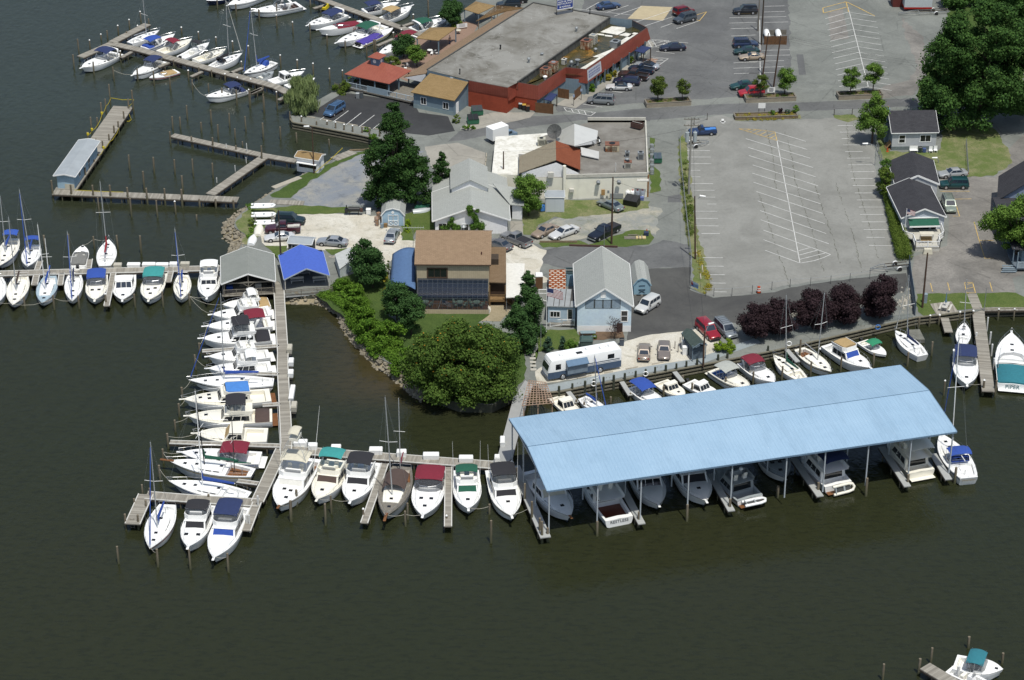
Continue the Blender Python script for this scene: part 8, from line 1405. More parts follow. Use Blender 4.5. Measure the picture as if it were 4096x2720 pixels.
motor('big white cruiser with brown cockpit below the top edge','express',A_(2165,98),B_(425,38),3.8,hat=[(.68,0)],arch=.28,stripe=stripe_g,ckcol='brown')
motor('white express cruiser with navy cockpit canvas in the restaurant marina','express',B_(495,218),B_(800,118),3.4,bim=('navy',.10,.48,1.2),arch=.15,hat=[(.70,.4),(.70,-.4),(.82,0)],line=0)
motor('white race boat with red cockpit cover and SCARAB on its side','runabout',B_(588,255),B_(972,190),2.6,cover=('maroon',.12,.62),hat=[],line=0,extra=sidetext('SCARAB',.85,stripe_r,1,.14,-.42),fbh=1.7)
motor('white express cruiser with dark green bimini in the restaurant marina','express',B_(742,368),B_(1142,218),3.5,bim=('green',.20,.48,1.7),arch=.2,hat=[(.64,.5),(.66,-.5),(.80,0)])
motor('white speedboat with purple cockpit cover and yellow stripes','runabout',B_(1232,238),B_(935,380),2.5,cover=('purple',.02,.58),stripe=stripe_y,hat=[],outb=2,line=0)
motor('white express with blue canvas nearest the terrace oak','express',B_(1282,20),B_(978,95),3,bim=('navy',.06,.42,1.5),hat=[],line=0,ckcol='navy')
motor('white express with tan cockpit enclosure in the restaurant marina','express',B_(1390,48),B_(1135,172),3.1,bim=('tan',.14,.48,1.9),encl=1,hat=[(.75,0)],line=0)
motor('white express with green cockpit canvas beside the brick terrace','express',B_(1705,152),B_(1395,255),3.3,bim=('green',.10,.46,1.4),arch=.14,hat=[(.72,0)],line=0)
motor('white cruiser with maroon canvas half hidden by the terrace trees','express',B_(1098,472),B_(1420,305),3,bim=('maroon',.08,.42,1.5),hat=[(.66,.3),(.78,-.2)],line=0)
o=thing('jet_ski','yellow jet ski on the upper restaurant dock',0,P('B',655,70,.5),1.2);MB().loft([[(x,-w,.1),(x,w,.1),(x,w*.8,z),(x,-w*.8,z)]for x,w,z in((-1.3,.45,.5),(-.3,.5,.75),(.6,.4,.8),(1.4,.08,.5))]).bd('hull',[yellow],o,smooth=50);MB().box(-1,.1,-.2,.2,.75,.95).bd('seat',[black],o,bev=.06)
#mooring lines from bows to the nearest free piling
used=set()
for o,H,label in MOOR:
 rz=o.rotation_euler.z;c,s=mth.cos(rz),mth.sin(rz);bw=Vec((o.location.x+H.x(.97)*c,o.location.y+H.x(.97)*s,H.z(.97)+.05));cand=[]
 for(b,h)in PILES:
  v=Vec((b.x-bw.x,b.y-bw.y));dd=v.length
  if 1.2<dd<8 and(v.x*c+v.y*s)>-.35*dd:cand.append((dd,b.x,b.y,h))
 cand.sort()
 if cand:
  dd,px,py,h=cand[0];q=Vec((px,py,max(.6,h*.8)));m=(bw+q)/2-Up(.1*dd);l=thing('mooring_line','slack rope from the bow of the '+' '.join(label.split()[:9]),'rope',bw,0,'mooring lines');MB().tube([bw,bw.lerp(q,.25)-Up(.07*dd),m,bw.lerp(q,.75)-Up(.07*dd),q],.022,0,4).bd('rope',[rope],l,ww=1)
for l,x,y,zz in(('top white inflatable of the stack on the grassy point',118,345,1.35),('middle white inflatable of the stack on the grassy point',120,392,.75),('bottom white inflatable of the stack on the grassy point',125,435,.25)):inflatable(l,P('F',x,y+28,LZ),.03,3.9,1.5,z=zz,flip=1)
o=thing('boat_rack','small timber rack carrying the white inflatables','rack',P('F',120,450));mb=MB();[mb.bar((x,y,0),(x,y,1.2),.08,.08)for x in(-1.3,1.3)for y in(-.8,.8)];[mb.bar((x,-.8,z),(x,.8,z),.07,.07)for x in(-1.3,1.3)for z in(.5,1.1)];mb.bd('frame',[wgr],o)
def overturned(label,t,bow,stern,B,mat):
 p,q=P(t,*bow),P(t,*stern);m=(p+q)/2;d=p-q;o=thing('upturned_dinghy',label,'dinghy',m,AT(d));L=d.length;mb=MB();rg=[]
 for i in rng(10):
  u=i/9;w=B/2*(.75+.25*min(1,u/.4))*(1-max(0,(u-.5)/.5)**2.4)+.02;x=(u-.5)*L;h=.5*(1-.25*max(0,(u-.6)/.4)**2);rg.append([(x,w,.02),(x,w*.9,h*.55),(x,w*.45,h*.92),(x,0,h),(x,-w*.45,h*.92),(x,-w*.9,h*.55),(x,-w,.02)])
 mb.loft(rg,0);mb.bd('hull',[mat],o,smooth=50);MB().bar((-L*.48,0,.52),(L*.3,0,.52),.06,.08).bd('keel',[mat],o)
overturned('cream upturned dinghy with pointed bow on the grassy point','F',(85,470),(65,570),1.5,cream);overturned('white upturned dinghy at the rock edge','F',(35,565),(5,650),1.4,gel);overturned('grey upturned jon boat behind the barn shed','F',(1550,345),(1395,365),1.3,hull_g);overturned('dark green upturned canoe behind the barn shed','F',(1560,310),(1410,330),.9,CV['green'])
#cars
def cr(label,kind,t,f,r,col,**k):return car(label,kind,(t,*f),(t,*r),col,**k)
cr('blue sedan parked in the upper bay behind the roof sign','sedan','C',(1012,58),(845,82),'3c5277');cr('maroon wagon behind the grey utility vehicle','suv','C',(1660,100),(1490,145),'7a1f27',L=4.4);cr('dark grey utility vehicle at the yellow kerb corner','suv','C',(1505,205),(1665,165),'4d545b',rack=1)
cr('black utility vehicle with tan lower trim by the tall poles','suv','C',(2005,118),(2205,112),'26272b',low='a08a66');cr('dark blue utility vehicle with grey trim in the bays by the poles','suv','C',(2222,398),(1988,405),'2e3c5c',low='80858a',rack=1);cr('dark green sedan beside the dark blue utility vehicle','sedan','C',(2008,465),(2225,455),'22413f');cr('tan coupe in the bays by the poles','coupe','C',(2060,512),(2262,505),'b5a48e')
cr('navy sedan parked beside the entrance hatching','sedan','C',(1385,432),(1580,425),'262b3f');cr('silver convertible with black top nearest the navy canopy','coupe','C',(1175,565),(1345,600),'b3b8bd',ragtop='black_plastic');cr('dark blue pickup half hidden by the brown pickup','smallpickup','C',(1130,605),(1298,632),'2d3c52');cr('dark brown pickup parked facing the restaurant','pickup','C',(1025,655),(1268,690),'463734');cr('navy wagon between the brown pickup and the white convertible','wagon','C',(985,710),(1188,728),'232a44');cr('white convertible with black top in front of the restaurant','coupe','C',(915,765),(1128,768),'e6e6e4',ragtop='black_plastic');cr('silver minivan with roof rails in the accessible bay','minivan','C',(752,878),(980,892),'84888a',rack=1)
cr('dark green sedan behind the red utility vehicle','sedan','C',(1998,765),(2180,750),'1f4a47');cr('bright red utility vehicle under the planter tree','suv','C',(2040,828),(2270,812),'b9222c');cr('navy pickup with blue load in the large lot corner','smallpickup','C',(1622,1155),(1855,1148),'2b4067',load='tarp')
cr('blue minivan with wood sided panels in the small black lot','minivan','B',(655,1015),(795,925),'4d6f96',low='8f5b3c',rack=1);cr('dark utility vehicle behind the porch roof at the top edge','suv','B',(2130,65),(2310,55),'2a3238');cr('black van cut by the top edge behind the porch roof','minivan','B',(2190,20),(2361,15),'26282c')
cr('black utility vehicle parked farthest on the shell gravel','suv','F',(475,462),(218,450),'1f3336');cr('maroon pickup with white load on the shell gravel','pickup','F',(130,535),(435,530),'4c1f2b',load='white_weathered');cr('white coupe with white roof nearest the dock on the gravel','coupe','F',(115,608),(395,590),'e9e9e6');cr('silver sedan with sunroof beside the kiosk','sedan','F',(585,632),(830,652),'a5aab0');cr('silver sedan seen from behind near the barn shed','sedan','F',(1240,545),(1200,630),'9fa5ab',L=4.9)
cr('silver extended cab pickup beside the white house path','pickup','G',(20,575),(255,672),'8f9194',bedcov='black');cr('dark grey sedan half hidden by the porch wing','sedan','G',(-110,625),(85,700),'6a6a6c');cr('tan sedan beside the white limousine style sedan','sedan','G',(285,595),(485,505),'a89684');cr('long white sedan on the dusty gravel','sedan','G',(438,602),(660,520),'e6e6e3',L=5.4);cr('black crew cab pickup by the utility pole','pickup','G',(775,620),(1010,505),'1f2330',L=6.2,bedcov='black');cr('grey green sedan parked near the black dumpster','sedan','G',(885,300),(1010,352),'818b8c')
cr('white utility vehicle beside the slate storage shed','suv','G',(1185,1245),(1345,1140),'e4e4e0');cr('red utility vehicle with silver trim behind the fuel kiosk','suv','G',(1850,1472),(1720,1345),'a3202e',low='b9b09c',L=5.2);cr('silver minivan beside the plum trees','minivan','G',(1990,1450),(1880,1340),'8d9499',rack=1)
cr('tan sedan seen from behind on the gravel by the motorhome','sedan','K',(1092,60),(1085,165),'9a8d80');cr('taupe sedan facing the camera right of the tan one','sedan','K',(1238,165),(1240,40),'8a8078')
cr('silver sedan parked behind the green utility vehicle','sedan','D',(1632,1522),(1862,1505),'b4b7b8');cr('dark green utility vehicle with grey trim by the black roofed house','suv','H',(1640,150),(1875,150),'1e4a4c',low='7d8388');cr('pale green minivan squeezed beside the black roofed house','minivan','H',(1740,388),(1690,262),'8f9a8e',rack=1)
f,r=P('B',2275,1165),P('B',2050,1235);d=f-r;m=(f+r)/2;o=thing('box_truck','small blue pickup with a white box body beside the white building','truck',m,AT(d),'parked cars and trucks');pm=paint('7f98ad');MB().box(-2.7,.7,-1,1,.75,2.9).bd('cargo_box',[wpt],o,bev=.04);MB().loft([[(x,-w,.35),(x,w,.35),(x,w,z),(x,-w,z)]for x,w,z in((.75,.85,1.7),(1.5,.85,1.68),(1.95,.85,1.05),(2.75,.8,.95),(2.85,.75,.6))]).bd('cab',[pm],o,smooth=30,bev=.04);mb=MB();[mb.poly([(.9,s*.862,1.1),(1.6,s*.862,1.1),(1.45,s*.862,1.55),(.9,s*.862,1.55)][::-s])for s in(1,-1)];mb.bd('side_window',[glb],o);MB().poly([(1.53,-.75,1.63),(1.92,-.75,1.12),(1.92,.75,1.12),(1.53,.75,1.63)]).bd('windshield',[glb],o)
for x,y in((2,.8),(2,-.8),(-1.8,.85),(-1.8,-.85)):w=NO('wheel',WH[0]);w.parent=o;w.location=(x,y,.33);q=NO('rim',WH[1]);q.parent=w;q.rotation_euler=(0,0,0 if y<0 else mth.pi)
f,r=P('K',372,312),P('K',912,215);f=P('K',340,290);r=P('K',890,190);d=(r-f).to_2d();L=11.6;m=f+(r-f)*.5;o=thing('motorhome','long white and blue motorhome parked on white gravel by the boardwalk',0,(m.x,m.y,LZ+.03),mth.atan2(-d.y,-d.x));L=(r-f).length;h=L/2;W2=1.27
mb=MB();prof=[(h-.05,.45,.55),(h+.02,1.2,.0),(h-.08,1.7,.0),(h-.45,3.05,.0),(h-.7,3.25,.0)]
sec=lambda x,zt,wf:[(x,-W2*wf,.4),(x,-W2*wf,1.45),(x,-W2*wf,zt-.2),(x,-W2*wf*.93,zt),(x,W2*wf*.93,zt),(x,W2*wf,zt-.2),(x,W2*wf,1.45),(x,W2*wf,.4)]
mb.loft([sec(-h,3.15,.97),sec(-h+.15,3.28,1),sec(h-1,3.28,1),sec(h-.55,3.2,.99),sec(h-.25,2.6,.98),sec(h,1.55,.95),sec(h+.02,1.5,.9)],0,fm=lambda i,j:1 if j in(0,6)else 0);mb.bd('body',[gel,flat('rv_blue','4f6480',.35)],o,smooth=35)
for s in SG:
 MB().box(-h*.95,h*.55,s*(W2+.004)-.004,s*(W2+.004)+.004,1.55,1.62).box(-h*.95,h*.2,s*(W2+.004)-.004,s*(W2+.004)+.004,1.75,1.88).bd('stripe',[flat('rv_dark','2c3f58',.4)],o);MB().box(h-1.9,h-1.1,s*(W2+.008)-.006,s*(W2+.008)+.006,1.75,2.6).bd('cab_window',[glass],o);MB().box(-h*.80,-h*.62,s*(W2+.008)-.006,s*(W2+.008)+.006,2.05,2.75).bd('side_window',[glass],o)
MB().poly([(h+.05,-1.05,1.65),(h+.05,1.05,1.65),(h-.30,1.05,2.72),(h-.30,-1.05,2.72)]).bd('windshield',[glass],o)
mb=MB();mb.loft([[(h-5.8,W2+.02,3),(h-2.6,W2+.02,3),(h-2.6,W2+.02,2.93),(h-5.8,W2+.02,2.93)],[(h-5.8,W2+.85,2.45),(h-2.6,W2+.85,2.45),(h-2.6,W2+.85,2.38),(h-5.8,W2+.85,2.38)]]);mb.bd('side_awning',[canvas('rv_awning','66809a')],o);MB().box(h-5.7,h-2.7,W2+.03,W2+.55,1,2.4).bd('slide_out',[flat('rv_slate','8a9aa8',.4)],o)
for x,y,sx,sy,hh,mt in((h-2.4,.1,.7,.5,.25,gel),(h-5,.3,.9,.6,.06,black),(-1,-.3,.7,.7,.25,gel),(-3,.1,.8,.6,.28,gel),(-h+1.2,-.1,.6,.6,.2,gel)):MB().box(x-sx/2,x+sx/2,y-sy/2,y+sy/2,3.285,3.285+hh).bd('roof_unit',[mt],o,bev=.05)
MB().cyl(-h+1.9,0,3.29,3.6,.03,0,5).box(-h+1.4,-h+2.4,-.03,.03,3.6,3.65).bd('tv_aerial',[wpt],o)
for x,y in((h-2.2,1.1),(h-2.2,-1.1),(-h+3.2,1.1),(-h+3.2,-1.1)):w=NO('wheel',WH[0]);w.parent=o;w.location=(x,y*1.08,.47);w.scale=(1.42,1.2,1.42);q=NO('rim',WH[1]);q.parent=w;q.rotation_euler=(0,0,0 if y<0 else mth.pi)
MB().box(h-.02,h+.1,-1.1,1.1,.45,.75).bd('front_bumper',[flat('rv_blue','4f6480',.35)],o,bev=.05);[(lambda m:(m.box(h-.02,h+.06,s*.85-.2,s*.85+.2,.85,1.1),m.bd('headlight',[lamp_w],o)))(MB())for s in(1,-1)]
def btrailer(label,t,f,r,flipw=0):
 p,q=P(t,*f),P(t,*r);d=q-p;o=thing('boat_trailer',label,'trailer',p,AT(d));L=d.length;mb=MB();[mb.bar((L*.3,s*.8,.55),(L,s*.8,.55),.09,.1)for s in(1,-1)];mb.bar((0,0,.5),(L*.3,.8,.55),.09,.1);mb.bar((0,0,.5),(L*.3,-.8,.55),.09,.1);[mb.bar((x*L,-.8,.55),(x*L,.8,.55),.08,.08)for x in(.4,.65,.98)];mb.bar((0,0,.0),(0,0,.5),.06,.06);mb.bd('frame',[galv],o);mb=MB();[mb.bar((L*.4,s*.45,.75),(L*.98,s*.45,.75),.14,.06)for s in(1,-1)];mb.bd('bunk',[wdk],o)
 for s in SG:w=NO('wheel',WH[0]);w.parent=o;w.location=(L*.72,s*1.02,.33);MB().loft([[(L*.72+.45*mth.cos(a),s*1.02-.14,.36+.4*mth.sin(a)),(L*.72+.45*mth.cos(a),s*1.02+.14,.36+.4*mth.sin(a))]for a in np.linspace(0,mth.pi,8)],closed=0,cap0=0,cap1=0).bd('mudguard',[wpt],o)
btrailer('empty galvanised boat trailer at the end of the juniper hedge','H',(1040,868),(1365,835));btrailer('empty galvanised tandem boat trailer below the white box trailer','D',(1285,132),(1715,108));btrailer('small boat trailer with white mudguards in the lot corner','C',(1790,1235),(1612,1262))
def dumpster(label,t,x,y,sx,sy,rz,mat,lid):
 o=thing('dumpster',label,0,P(t,x,y),rz);mb=MB();mb.loft([[(-sx/2,-sy/2*.8,.15),(sx/2,-sy/2*.8,.15),(sx/2,sy/2,.15),(-sx/2,sy/2,.15)],[(-sx/2,-sy/2,1.05),(sx/2,-sy/2,1.05),(sx/2,sy/2,1.45),(-sx/2,sy/2,1.45)]]);[mb.box(x0-.04,x0+.04,-sy/2*.9,sy/2*.95,.3,.95)for x0 in(-sx/2-.03,-sx/6,sx/6,sx/2+.03)];mb.bd('body',[mat],o);
 for s in(0,1):m=MB();x0=-sx/2+s*sx/2+.02;x1=x0+sx/2-.04;m.loft([[(x0,-sy/2-.05,1.06),(x1,-sy/2-.05,1.06),(x1,sy/2,1.47),(x0,sy/2,1.47)],[(x0,-sy/2-.05,1.11),(x1,-sy/2-.05,1.11),(x1,sy/2,1.52),(x0,sy/2,1.52)]]);m.bd('lid',[lid],o)
 return o
dgm=M('dumpster_green',A('2f6e52',1),.5,var=.2);dumpster('nearer green dumpster with closed black lid by the annex','B',1915,1060,1.9,1.5,.15,dgm,black);dumpster('farther green dumpster holding white bags by the annex','B',1950,985,1.9,1.5,.15,dgm,flat('lid_grey','40464a',.6));dumpster('green dumpster beside the metal drums','C',1352,1395,1.3,1.5,0,dgm,flat('lid_slate','4a5866',.6));dumpster('black dumpster with ribbed lid near the propane tanks','G',1130,300,2.3,1.7,-.42,black,flat('lid_black','303132',.6))
for i,x in En((1095,1137,1180,1222)):
 o=thing('propane_tank',('first','second','third','fourth')[i]+' white propane tank from the left by the block wall','tank',P('G',x,236),0,'propane tanks');MB().lathe(((.33,0),(.38,.1),(.38,1.05),(.25,1.25),(.05,1.32)),14).bd('body',[wpt],o,smooth=45);MB().cyl(0,0,1.25,1.42,.15,0,10).bd('collar',[red_p if i else wpt],o)
sbox('crate','small blue plastic crate at the foot of the propane tanks',0,P('G',1215,258),.75,.6,.6,flat('crate_blue','6a78b0',.6))
for i,y in En((1262,1303,1347,1392,1435,1475)):
 o=thing('metal_drum','galvanised drum number '+('one','two','three','four','five','six')[i]+' from the top beside the building edge','drum',P('C',1303,y+22),0,'galvanised drums');o['label']=('farthest','second farthest','third farthest','third nearest','second nearest','nearest')[i]+' galvanised drum in the row beside the white building';MB().lathe(((.36,0),(.38,.3),(.36,.32),(.38,.6),(.36,.62),(.38,.9),(.33,.92)),14).bd('body',[galv],o,smooth=30);MB().cyl(0,0,.922,1,.3,0,14).bd('lid',[galv],o)
o,w,d,e=gable('garden_shed','white double door shed with grey lean roof beside the white building','shed',('G',385,232),('G',557,232),('G',385,165),LZ+2.75,.12,'x',flat('shed_white','cfd6da',.6,var=.06),flat('shed_white','cfd6da',.6),roof_grey,.08,depth=2.6)
for s in(0,1):MB().box(w*(.06+.44*s),w*(.49+.44*s),.03,.076,.1,2.45).bd('door',[flat('shed_white','cfd6da',.6)],o)
sbox('tarp_bundle','rumpled blue tarp bundle left of the white shed','tarp',P('G',366,355),.9,.7,1.2,CV['tarp'],.3,.25)
sbox('portable_toilet','brown portable toilet with white roof behind the arborvitae','toilet',P('G',335,1010),1.1,1.1,2.1,flat('toilet_brown','7b5a3c',.6),.05,.04,wpt,lh=.25)
crt('slate blue open skip beside the rusty shelter','G',600,925,1.3,1.8,1.3,flat('skip_slate','4d6368',.7),0,LZ,'skip','skip')
o=thing('smoker_grill','black barrel smoker grill on the gravel edge','grill',P('F',895,385));MB().tube([(-.9,0,1),(.9,0,1)],.42,0,14).box(-1.5,-.95,-.3,.3,.5,1.1).bd('barrel',[black],o,smooth=40);MB().tube([(-1.2,0,1.1),(-1.2,0,1.7)],.09,0,8).bd('chimney',[black],o);mb=MB();[mb.bar((x,y,0),(x,y,.8),.06,.06)for x in(-.7,.7)for y in(-.25,.25)];mb.bd('stand',[wdk],o);MB().bar((.95,-.1,.9),(1.4,-.1,.9),.5,.5).bd('firebox',[M('rust_dark')],o)
sbox('cooler','white ice box beside the smoker grill','box',P('F',1018,378),.75,.6,.9,wpt,0,.04,wpt);sbox('water_barrel','pale blue grey barrel beside the barn shed','barrel',P('F',1133,498),.5,.5,.85,flat('barrel_slate','90a3b0',.5),0,.12);sbox('wood_crate','orange brown wooden crate by the barn shed doors','crate',P('F',1165,492),.6,.45,.7,timber)
for i,(x,y)in En(((1085,450),(1105,420),(1092,478))):sbox('stacked_chairs',('left','rear','front')[i]+' heap of orange brown folding chairs against the barn shed','chairs',P('F',x,y),.6,.5,1+.15*i,M('chair_orange',A('a8702f'),.7,var=.45,scale=3,col2=A('8c8f90')),i*.7)
def cone(label,t,x,y,h=.75):
 o=thing('traffic_cone',label,'cone',P(t,x,y));MB().cyl(0,0,.04,h,.17,0,12,.03).bd('cone',[orange],o,smooth=50);MB().box(-.2,.2,-.2,.2,0,.045).bd('base',[orange],o)
cone('orange traffic cone beside the grey house cellar hatch','D',1188,1302,.8);cone('orange traffic cone behind the blue roof boathouse','F',543,628);cone('orange traffic cone on the grass island debris','G',1260,540)
o=thing('traffic_barrel','orange and white striped traffic barrel at the lot edge','barrel',P('G',2220,1053));mb=MB();z=0
for i in rng(6):mb.tube([(0,0,z),(0,0,z+.17)],.30-.012*i,i in(2,4),14);z+=.172
mb.bd('body',[orange,wpt],o,smooth=40);MB().cyl(0,0,0,.06,.4,0,14).bd('base',[black],o)
def picnic(label,t,x,y,rz,top,w=1.9):
 o=thing('picnic_table',label,0,P(t,x,y),rz);mb=MB();[mb.box(-w/2,w/2,-.4+i*.165,-.25+i*.165,.72,.77)for i in rng(5)];mb.bd('tabletop',[top],o)
 for s in SG:MB().box(-w/2,w/2,s*.72-.14,s*.72+.14,.42,.46).bd('bench',[top],o);mb=MB();x=s*w*.36;mb.bar((x,-.75,.0),(x,.25,.72),.06,.1);mb.bar((x,.75,.0),(x,-.25,.72),.06,.1);mb.bar((x,-.75,.40),(x,.75,.40),.06,.08);mb.bd('trestle',[top],o)
 return o
picnic('blue grey picnic table on the mulch bed before the office','G',755,1430,.03,flat('picnic_slate','8fa2a8',.7,var=.1),2.2);picnic('white topped picnic table on the lawn deck','H',1685,1195,1.2,wdt,2.1)
for i,(t,x,y)in En((('B',1325,575),('B',1410,535),('B',1545,460),('B',1590,465),('B',1790,290))):
 o=thing('terrace_table',('round dark table','round pale table','white square table')[i%3]+' on the brick terrace '+('by the gazebo corner','beside the small tree','below the tan porch roof','with white chairs near the pavilion','beside the pavilion post')[i],'table',P(t,x,y),0,'terrace tables');MB().cyl(0,0,.72,.76,.5,0,12).bd('tabletop',[[black,CV['cream'],wpt][i%3]],o);MB().cyl(0,0,0,.72,.05,0,6).bd('leg',[black],o)
for i,(x,y)in En(((1335,600),(1355,575),(1425,555),(1395,520),(1560,475),(1600,470),(1775,285))):
 o=thing('plastic_chair','white plastic chair on the brick terrace among the tables','chair',P('B',x,y),i*1.1,'white terrace chairs');MB().box(-.23,.23,-.23,.23,.4,.45).bd('seat',[wpt],o);MB().box(-.25,-.21,-.22,.22,.45,.9).bd('backrest',[wpt],o);[(lambda m:(m.cyl(a*.2,b*.2,0,.4,.025,0,5),m.bd('leg',[wpt],o)))(MB())for a in(1,-1)for b in(1,-1)]
for l,x,y,w in(('white plastic garden bench against the grey house',1413,1308,1.4),('left white plastic chair by the grey house corner',1560,1312,.6),('right white plastic chair by the grey house corner',1600,1308,.6)):
 o=thing('garden_chair' if w<1 else 'garden_bench',l,'chair' if w<1 else 'bench',P('D',x,y));MB().box(-w/2,w/2,-.25,.25,.4,.45).bd('seat',[wpt],o);MB().box(-w/2,w/2,.22,.27,.45,1.1).bd('backrest',[wpt],o);[(lambda m:(m.cyl(a*(w/2-.05),b*.2,0,.4,.03,0,5),m.bd('leg',[wpt],o)))(MB())for a in(1,-1)for b in(1,-1)]
sbox('trash_can','dark green trash can by the grey house wall','bin',P('D',1467,1308),.6,.6,.95,flat('bin_green','2d4038',.6),0,.1,black);sbox('trash_can','blue recycling bin by the grey house wall','bin',P('D',1503,1308),.6,.55,.8,flat('bin_blue','4a5f93',.6),0,.1)
for i,(t,x,y,l)in En((('B',925,835,'grey trash can nearer the gazebo rail'),('B',958,830,'tall dark trash can at the gazebo rail'),('G',1045,1495,'slate blue trash can by the mulch bed'),('C',175,925,'black bin under the fascia'),('C',207,935,'yellow lidded bin under the fascia'),('C',240,945,'brown lidded bin under the fascia'))):sbox('trash_can',l,'bin',P(t,x,y+10),.65,.65,1.05,[galv,flat('bin_grey','5d656b',.6),flat('bin_slate','505c6b',.6),black,black,black][i],0,.1,[galv,black,black,galv,flat('lid_yellow','c9a23a',.6),flat('lid_brown','8a5b2f',.6)][i])
o=thing('folded_parasol','folded dusty blue parasol standing in the lawn table','parasol',P('H',1687,1165,LZ+.75));MB().cyl(0,0,-.6,2.3,.03,0,6).bd('pole',[wdt],o);MB().tube([(0,0,.6),(0,0,1),(0,0,2.25)],.2,0,8,.04).bd('canopy',[canvas('parasol','5f7f92')],o,smooth=50)
def planter(label,t,a,b,h,dep,mat,soil=1):
 p,q=P(t,*a),P(t,*b);d=q-p;L=d.length;o=thing('planter',label,0,p,AT(d));MB().box(0,L,0,.15,0,h).box(0,L,dep-.15,dep,0,h).box(0,.15,.151,dep-.151,0,h).box(L-.15,L,.151,dep-.151,0,h).bd('wall',[mat],o);MB().box(-.04,L+.04,-.04,.19,h+.003,h+.07).box(-.04,L+.04,dep-.19,dep+.04,h+.003,h+.07).box(-.04,.19,.2,dep-.2,h+.003,h+.07).box(L-.19,L+.04,.2,dep-.2,h+.003,h+.07).bd('coping',[wgr],o);MB().box(.16,L-.16,.16,dep-.16,h*.5,h*.8).bd('soil',[flat('mulch_soil','7a6b4e',.95,var=.4,scale=3)],o);cl=[];r=random.Random(int(L*10))
 for i in rng(int(L*2.2)):cl.append((r.uniform(.3,L-.3),r.uniform(.3,dep-.3),h*.85,.3,.2,50))
 leaves('low_plants',LF['yellow' if r.random()<.4 else 'hedge'],cl,.14,o,int(L));return o
board=strp('planter_board','8a8273','7c7466',.16,'X',.4,.15)
planter('long timber planter with two young trees in the restaurant lot','C',(1258,928),(1642,905),.8,2.1,board);planter('long timber planter behind the bright red utility vehicle','C',(2112,885),(2543,868),.8,2.1,board);planter('timber planter with two young trees near the oak','D',(768,860),(1150,845),.8,2.1,board);planter('low stacked timber bed along the street before the large lot','C',(2018,1033),(2558,1018),.55,2,M('sleeper',A('8b7a60'),.9,var=.4,scale=2))
def sign(label,t,x,yb,w,h,hz,lines_=None,posts=2,rz=0,col=None,z=LZ):
 b=P(t,x,yb,z);o=thing('sign',label,0,b,rz);MB().box(-w/2,w/2,-.04,.0,hz,hz+h).bd('panel',[col or wpt],o)
 for s in((-1,1)if posts==2 else(0,)):MB().box(s*w*.4-.04,s*w*.4+.04,.003,.08,0,hz+h*.9).bd('post',[black],o)
 mb=MB();r=random.Random(4)
 for k in rng(lines_ or 0):z=hz+h*(.84-.8*k/lines_);e=w*r.uniform(.25,.42);mb.box(-e,e,-.05,-.043,z-h*.05,z+h*.04)
 if lines_:mb.bd('lettering',[flat('ink_grey','6d7078',.7,var=0)],o)
 return o
sign('white notice board with small dark lettering in the middle planter','C',2325,842,1.35,1,1.1,5);sign('blank white board on two posts in the low timber bed','C',2245,978,1.25,.95,1.1)
for i,(t,x,y,l)in En((('C',632,910,'accessible parking sign post at the kerb end'),('C',697,860,'accessible parking sign post by the brown screen'),('C',818,735,'accessible parking sign post by the shrubs'))):sign(l,t,x,y,.35,.5,1.7,None,1,col=flat('sign_pale','a9b8d0',.5))
sign('small white sign board leaning at the terrace edge','B',1820,250,2.2,.8,.3,3,2,.4)
def wstop(label,t,a,b,g):p,q=P(t,*a,z=LZ+.02),P(t,*b,z=LZ+.02);d=q-p;o=thing('wheel_stop',label,0,p,AT(d),g);mb=MB();L=d.length;mb.loft([[(x,-.1,0),(x,.1,0),(x,.07,.14),(x,-.07,.14)]for x in(0,L)]);mb.bd('block',[flat('stop_concrete','b9b1a0',.9,var=.2)],o)
for i,(x0,y0,x1,y1)in En(((485,1002,560,1016),(622,1026,700,1042),(735,1046,815,1062),(845,1066,925,1081),(955,1088,1035,1104),(1072,1105,1158,1122))):wstop(('farthest left','in front of the blue minivan','third','fourth','fifth','farthest right')[i]+' pale wheel stop along the small black lot' if i!=1 else 'pale wheel stop in front of the blue minivan','B',(x0,y0),(x1,y1),'wheel stops of the small lot')
for i,(x0,y0,x1,y1)in En(((585,292,690,270),(790,252,852,240),(950,222,1040,205),(1150,185,1235,168))):wstop(('beside the motorhome front','behind the motorhome','before the tan sedan','before the taupe sedan')[i].join(('white wheel stop ',' on the gravel')),'K',(x0,y0),(x1,y1),'wheel stops on the gravel')
for l,t,a,b in(('long weathered timber kerb beside the white sedan','G',(340,622),(662,622)),('rust brown timber kerb at the island front','G',(595,652),(1010,665)),('pale timber kerb at the inlet','B',(985,1290),(1098,1275)),('pale timber kerb end at the inlet','B',(855,1296),(985,1293))):p,q=P(t,*a),P(t,*b);o=thing('timber_kerb',l,'kerb',p);MB().bar(p+Up(.14),q+Up(.14),.24,.26).bd('beam',[M('sleeper')if 'rust' not in l else M('rust_dark')],o,ww=1)
for i in rng(6):wstop(('topmost','second','third','fourth','fifth','lowest')[i]+' white kerb block along the concrete apron edge','B',(2030+(-20)*i/5*1,1318+i*40),(2028-20*(i)/5,1350+i*40),'white kerb blocks')
for i,(a,b)in En((((1598,358),(1640,398)),((1622,430),(1640,500)),((1675,640),(1690,735)),((1735,820),(1742,880)),((1720,895),(1725,940)))):wstop(('topmost short','upper','middle','lower','lowest')[i]+' loose concrete kerb along the weedy fence line','G',a,b,'loose kerbs by the fence')
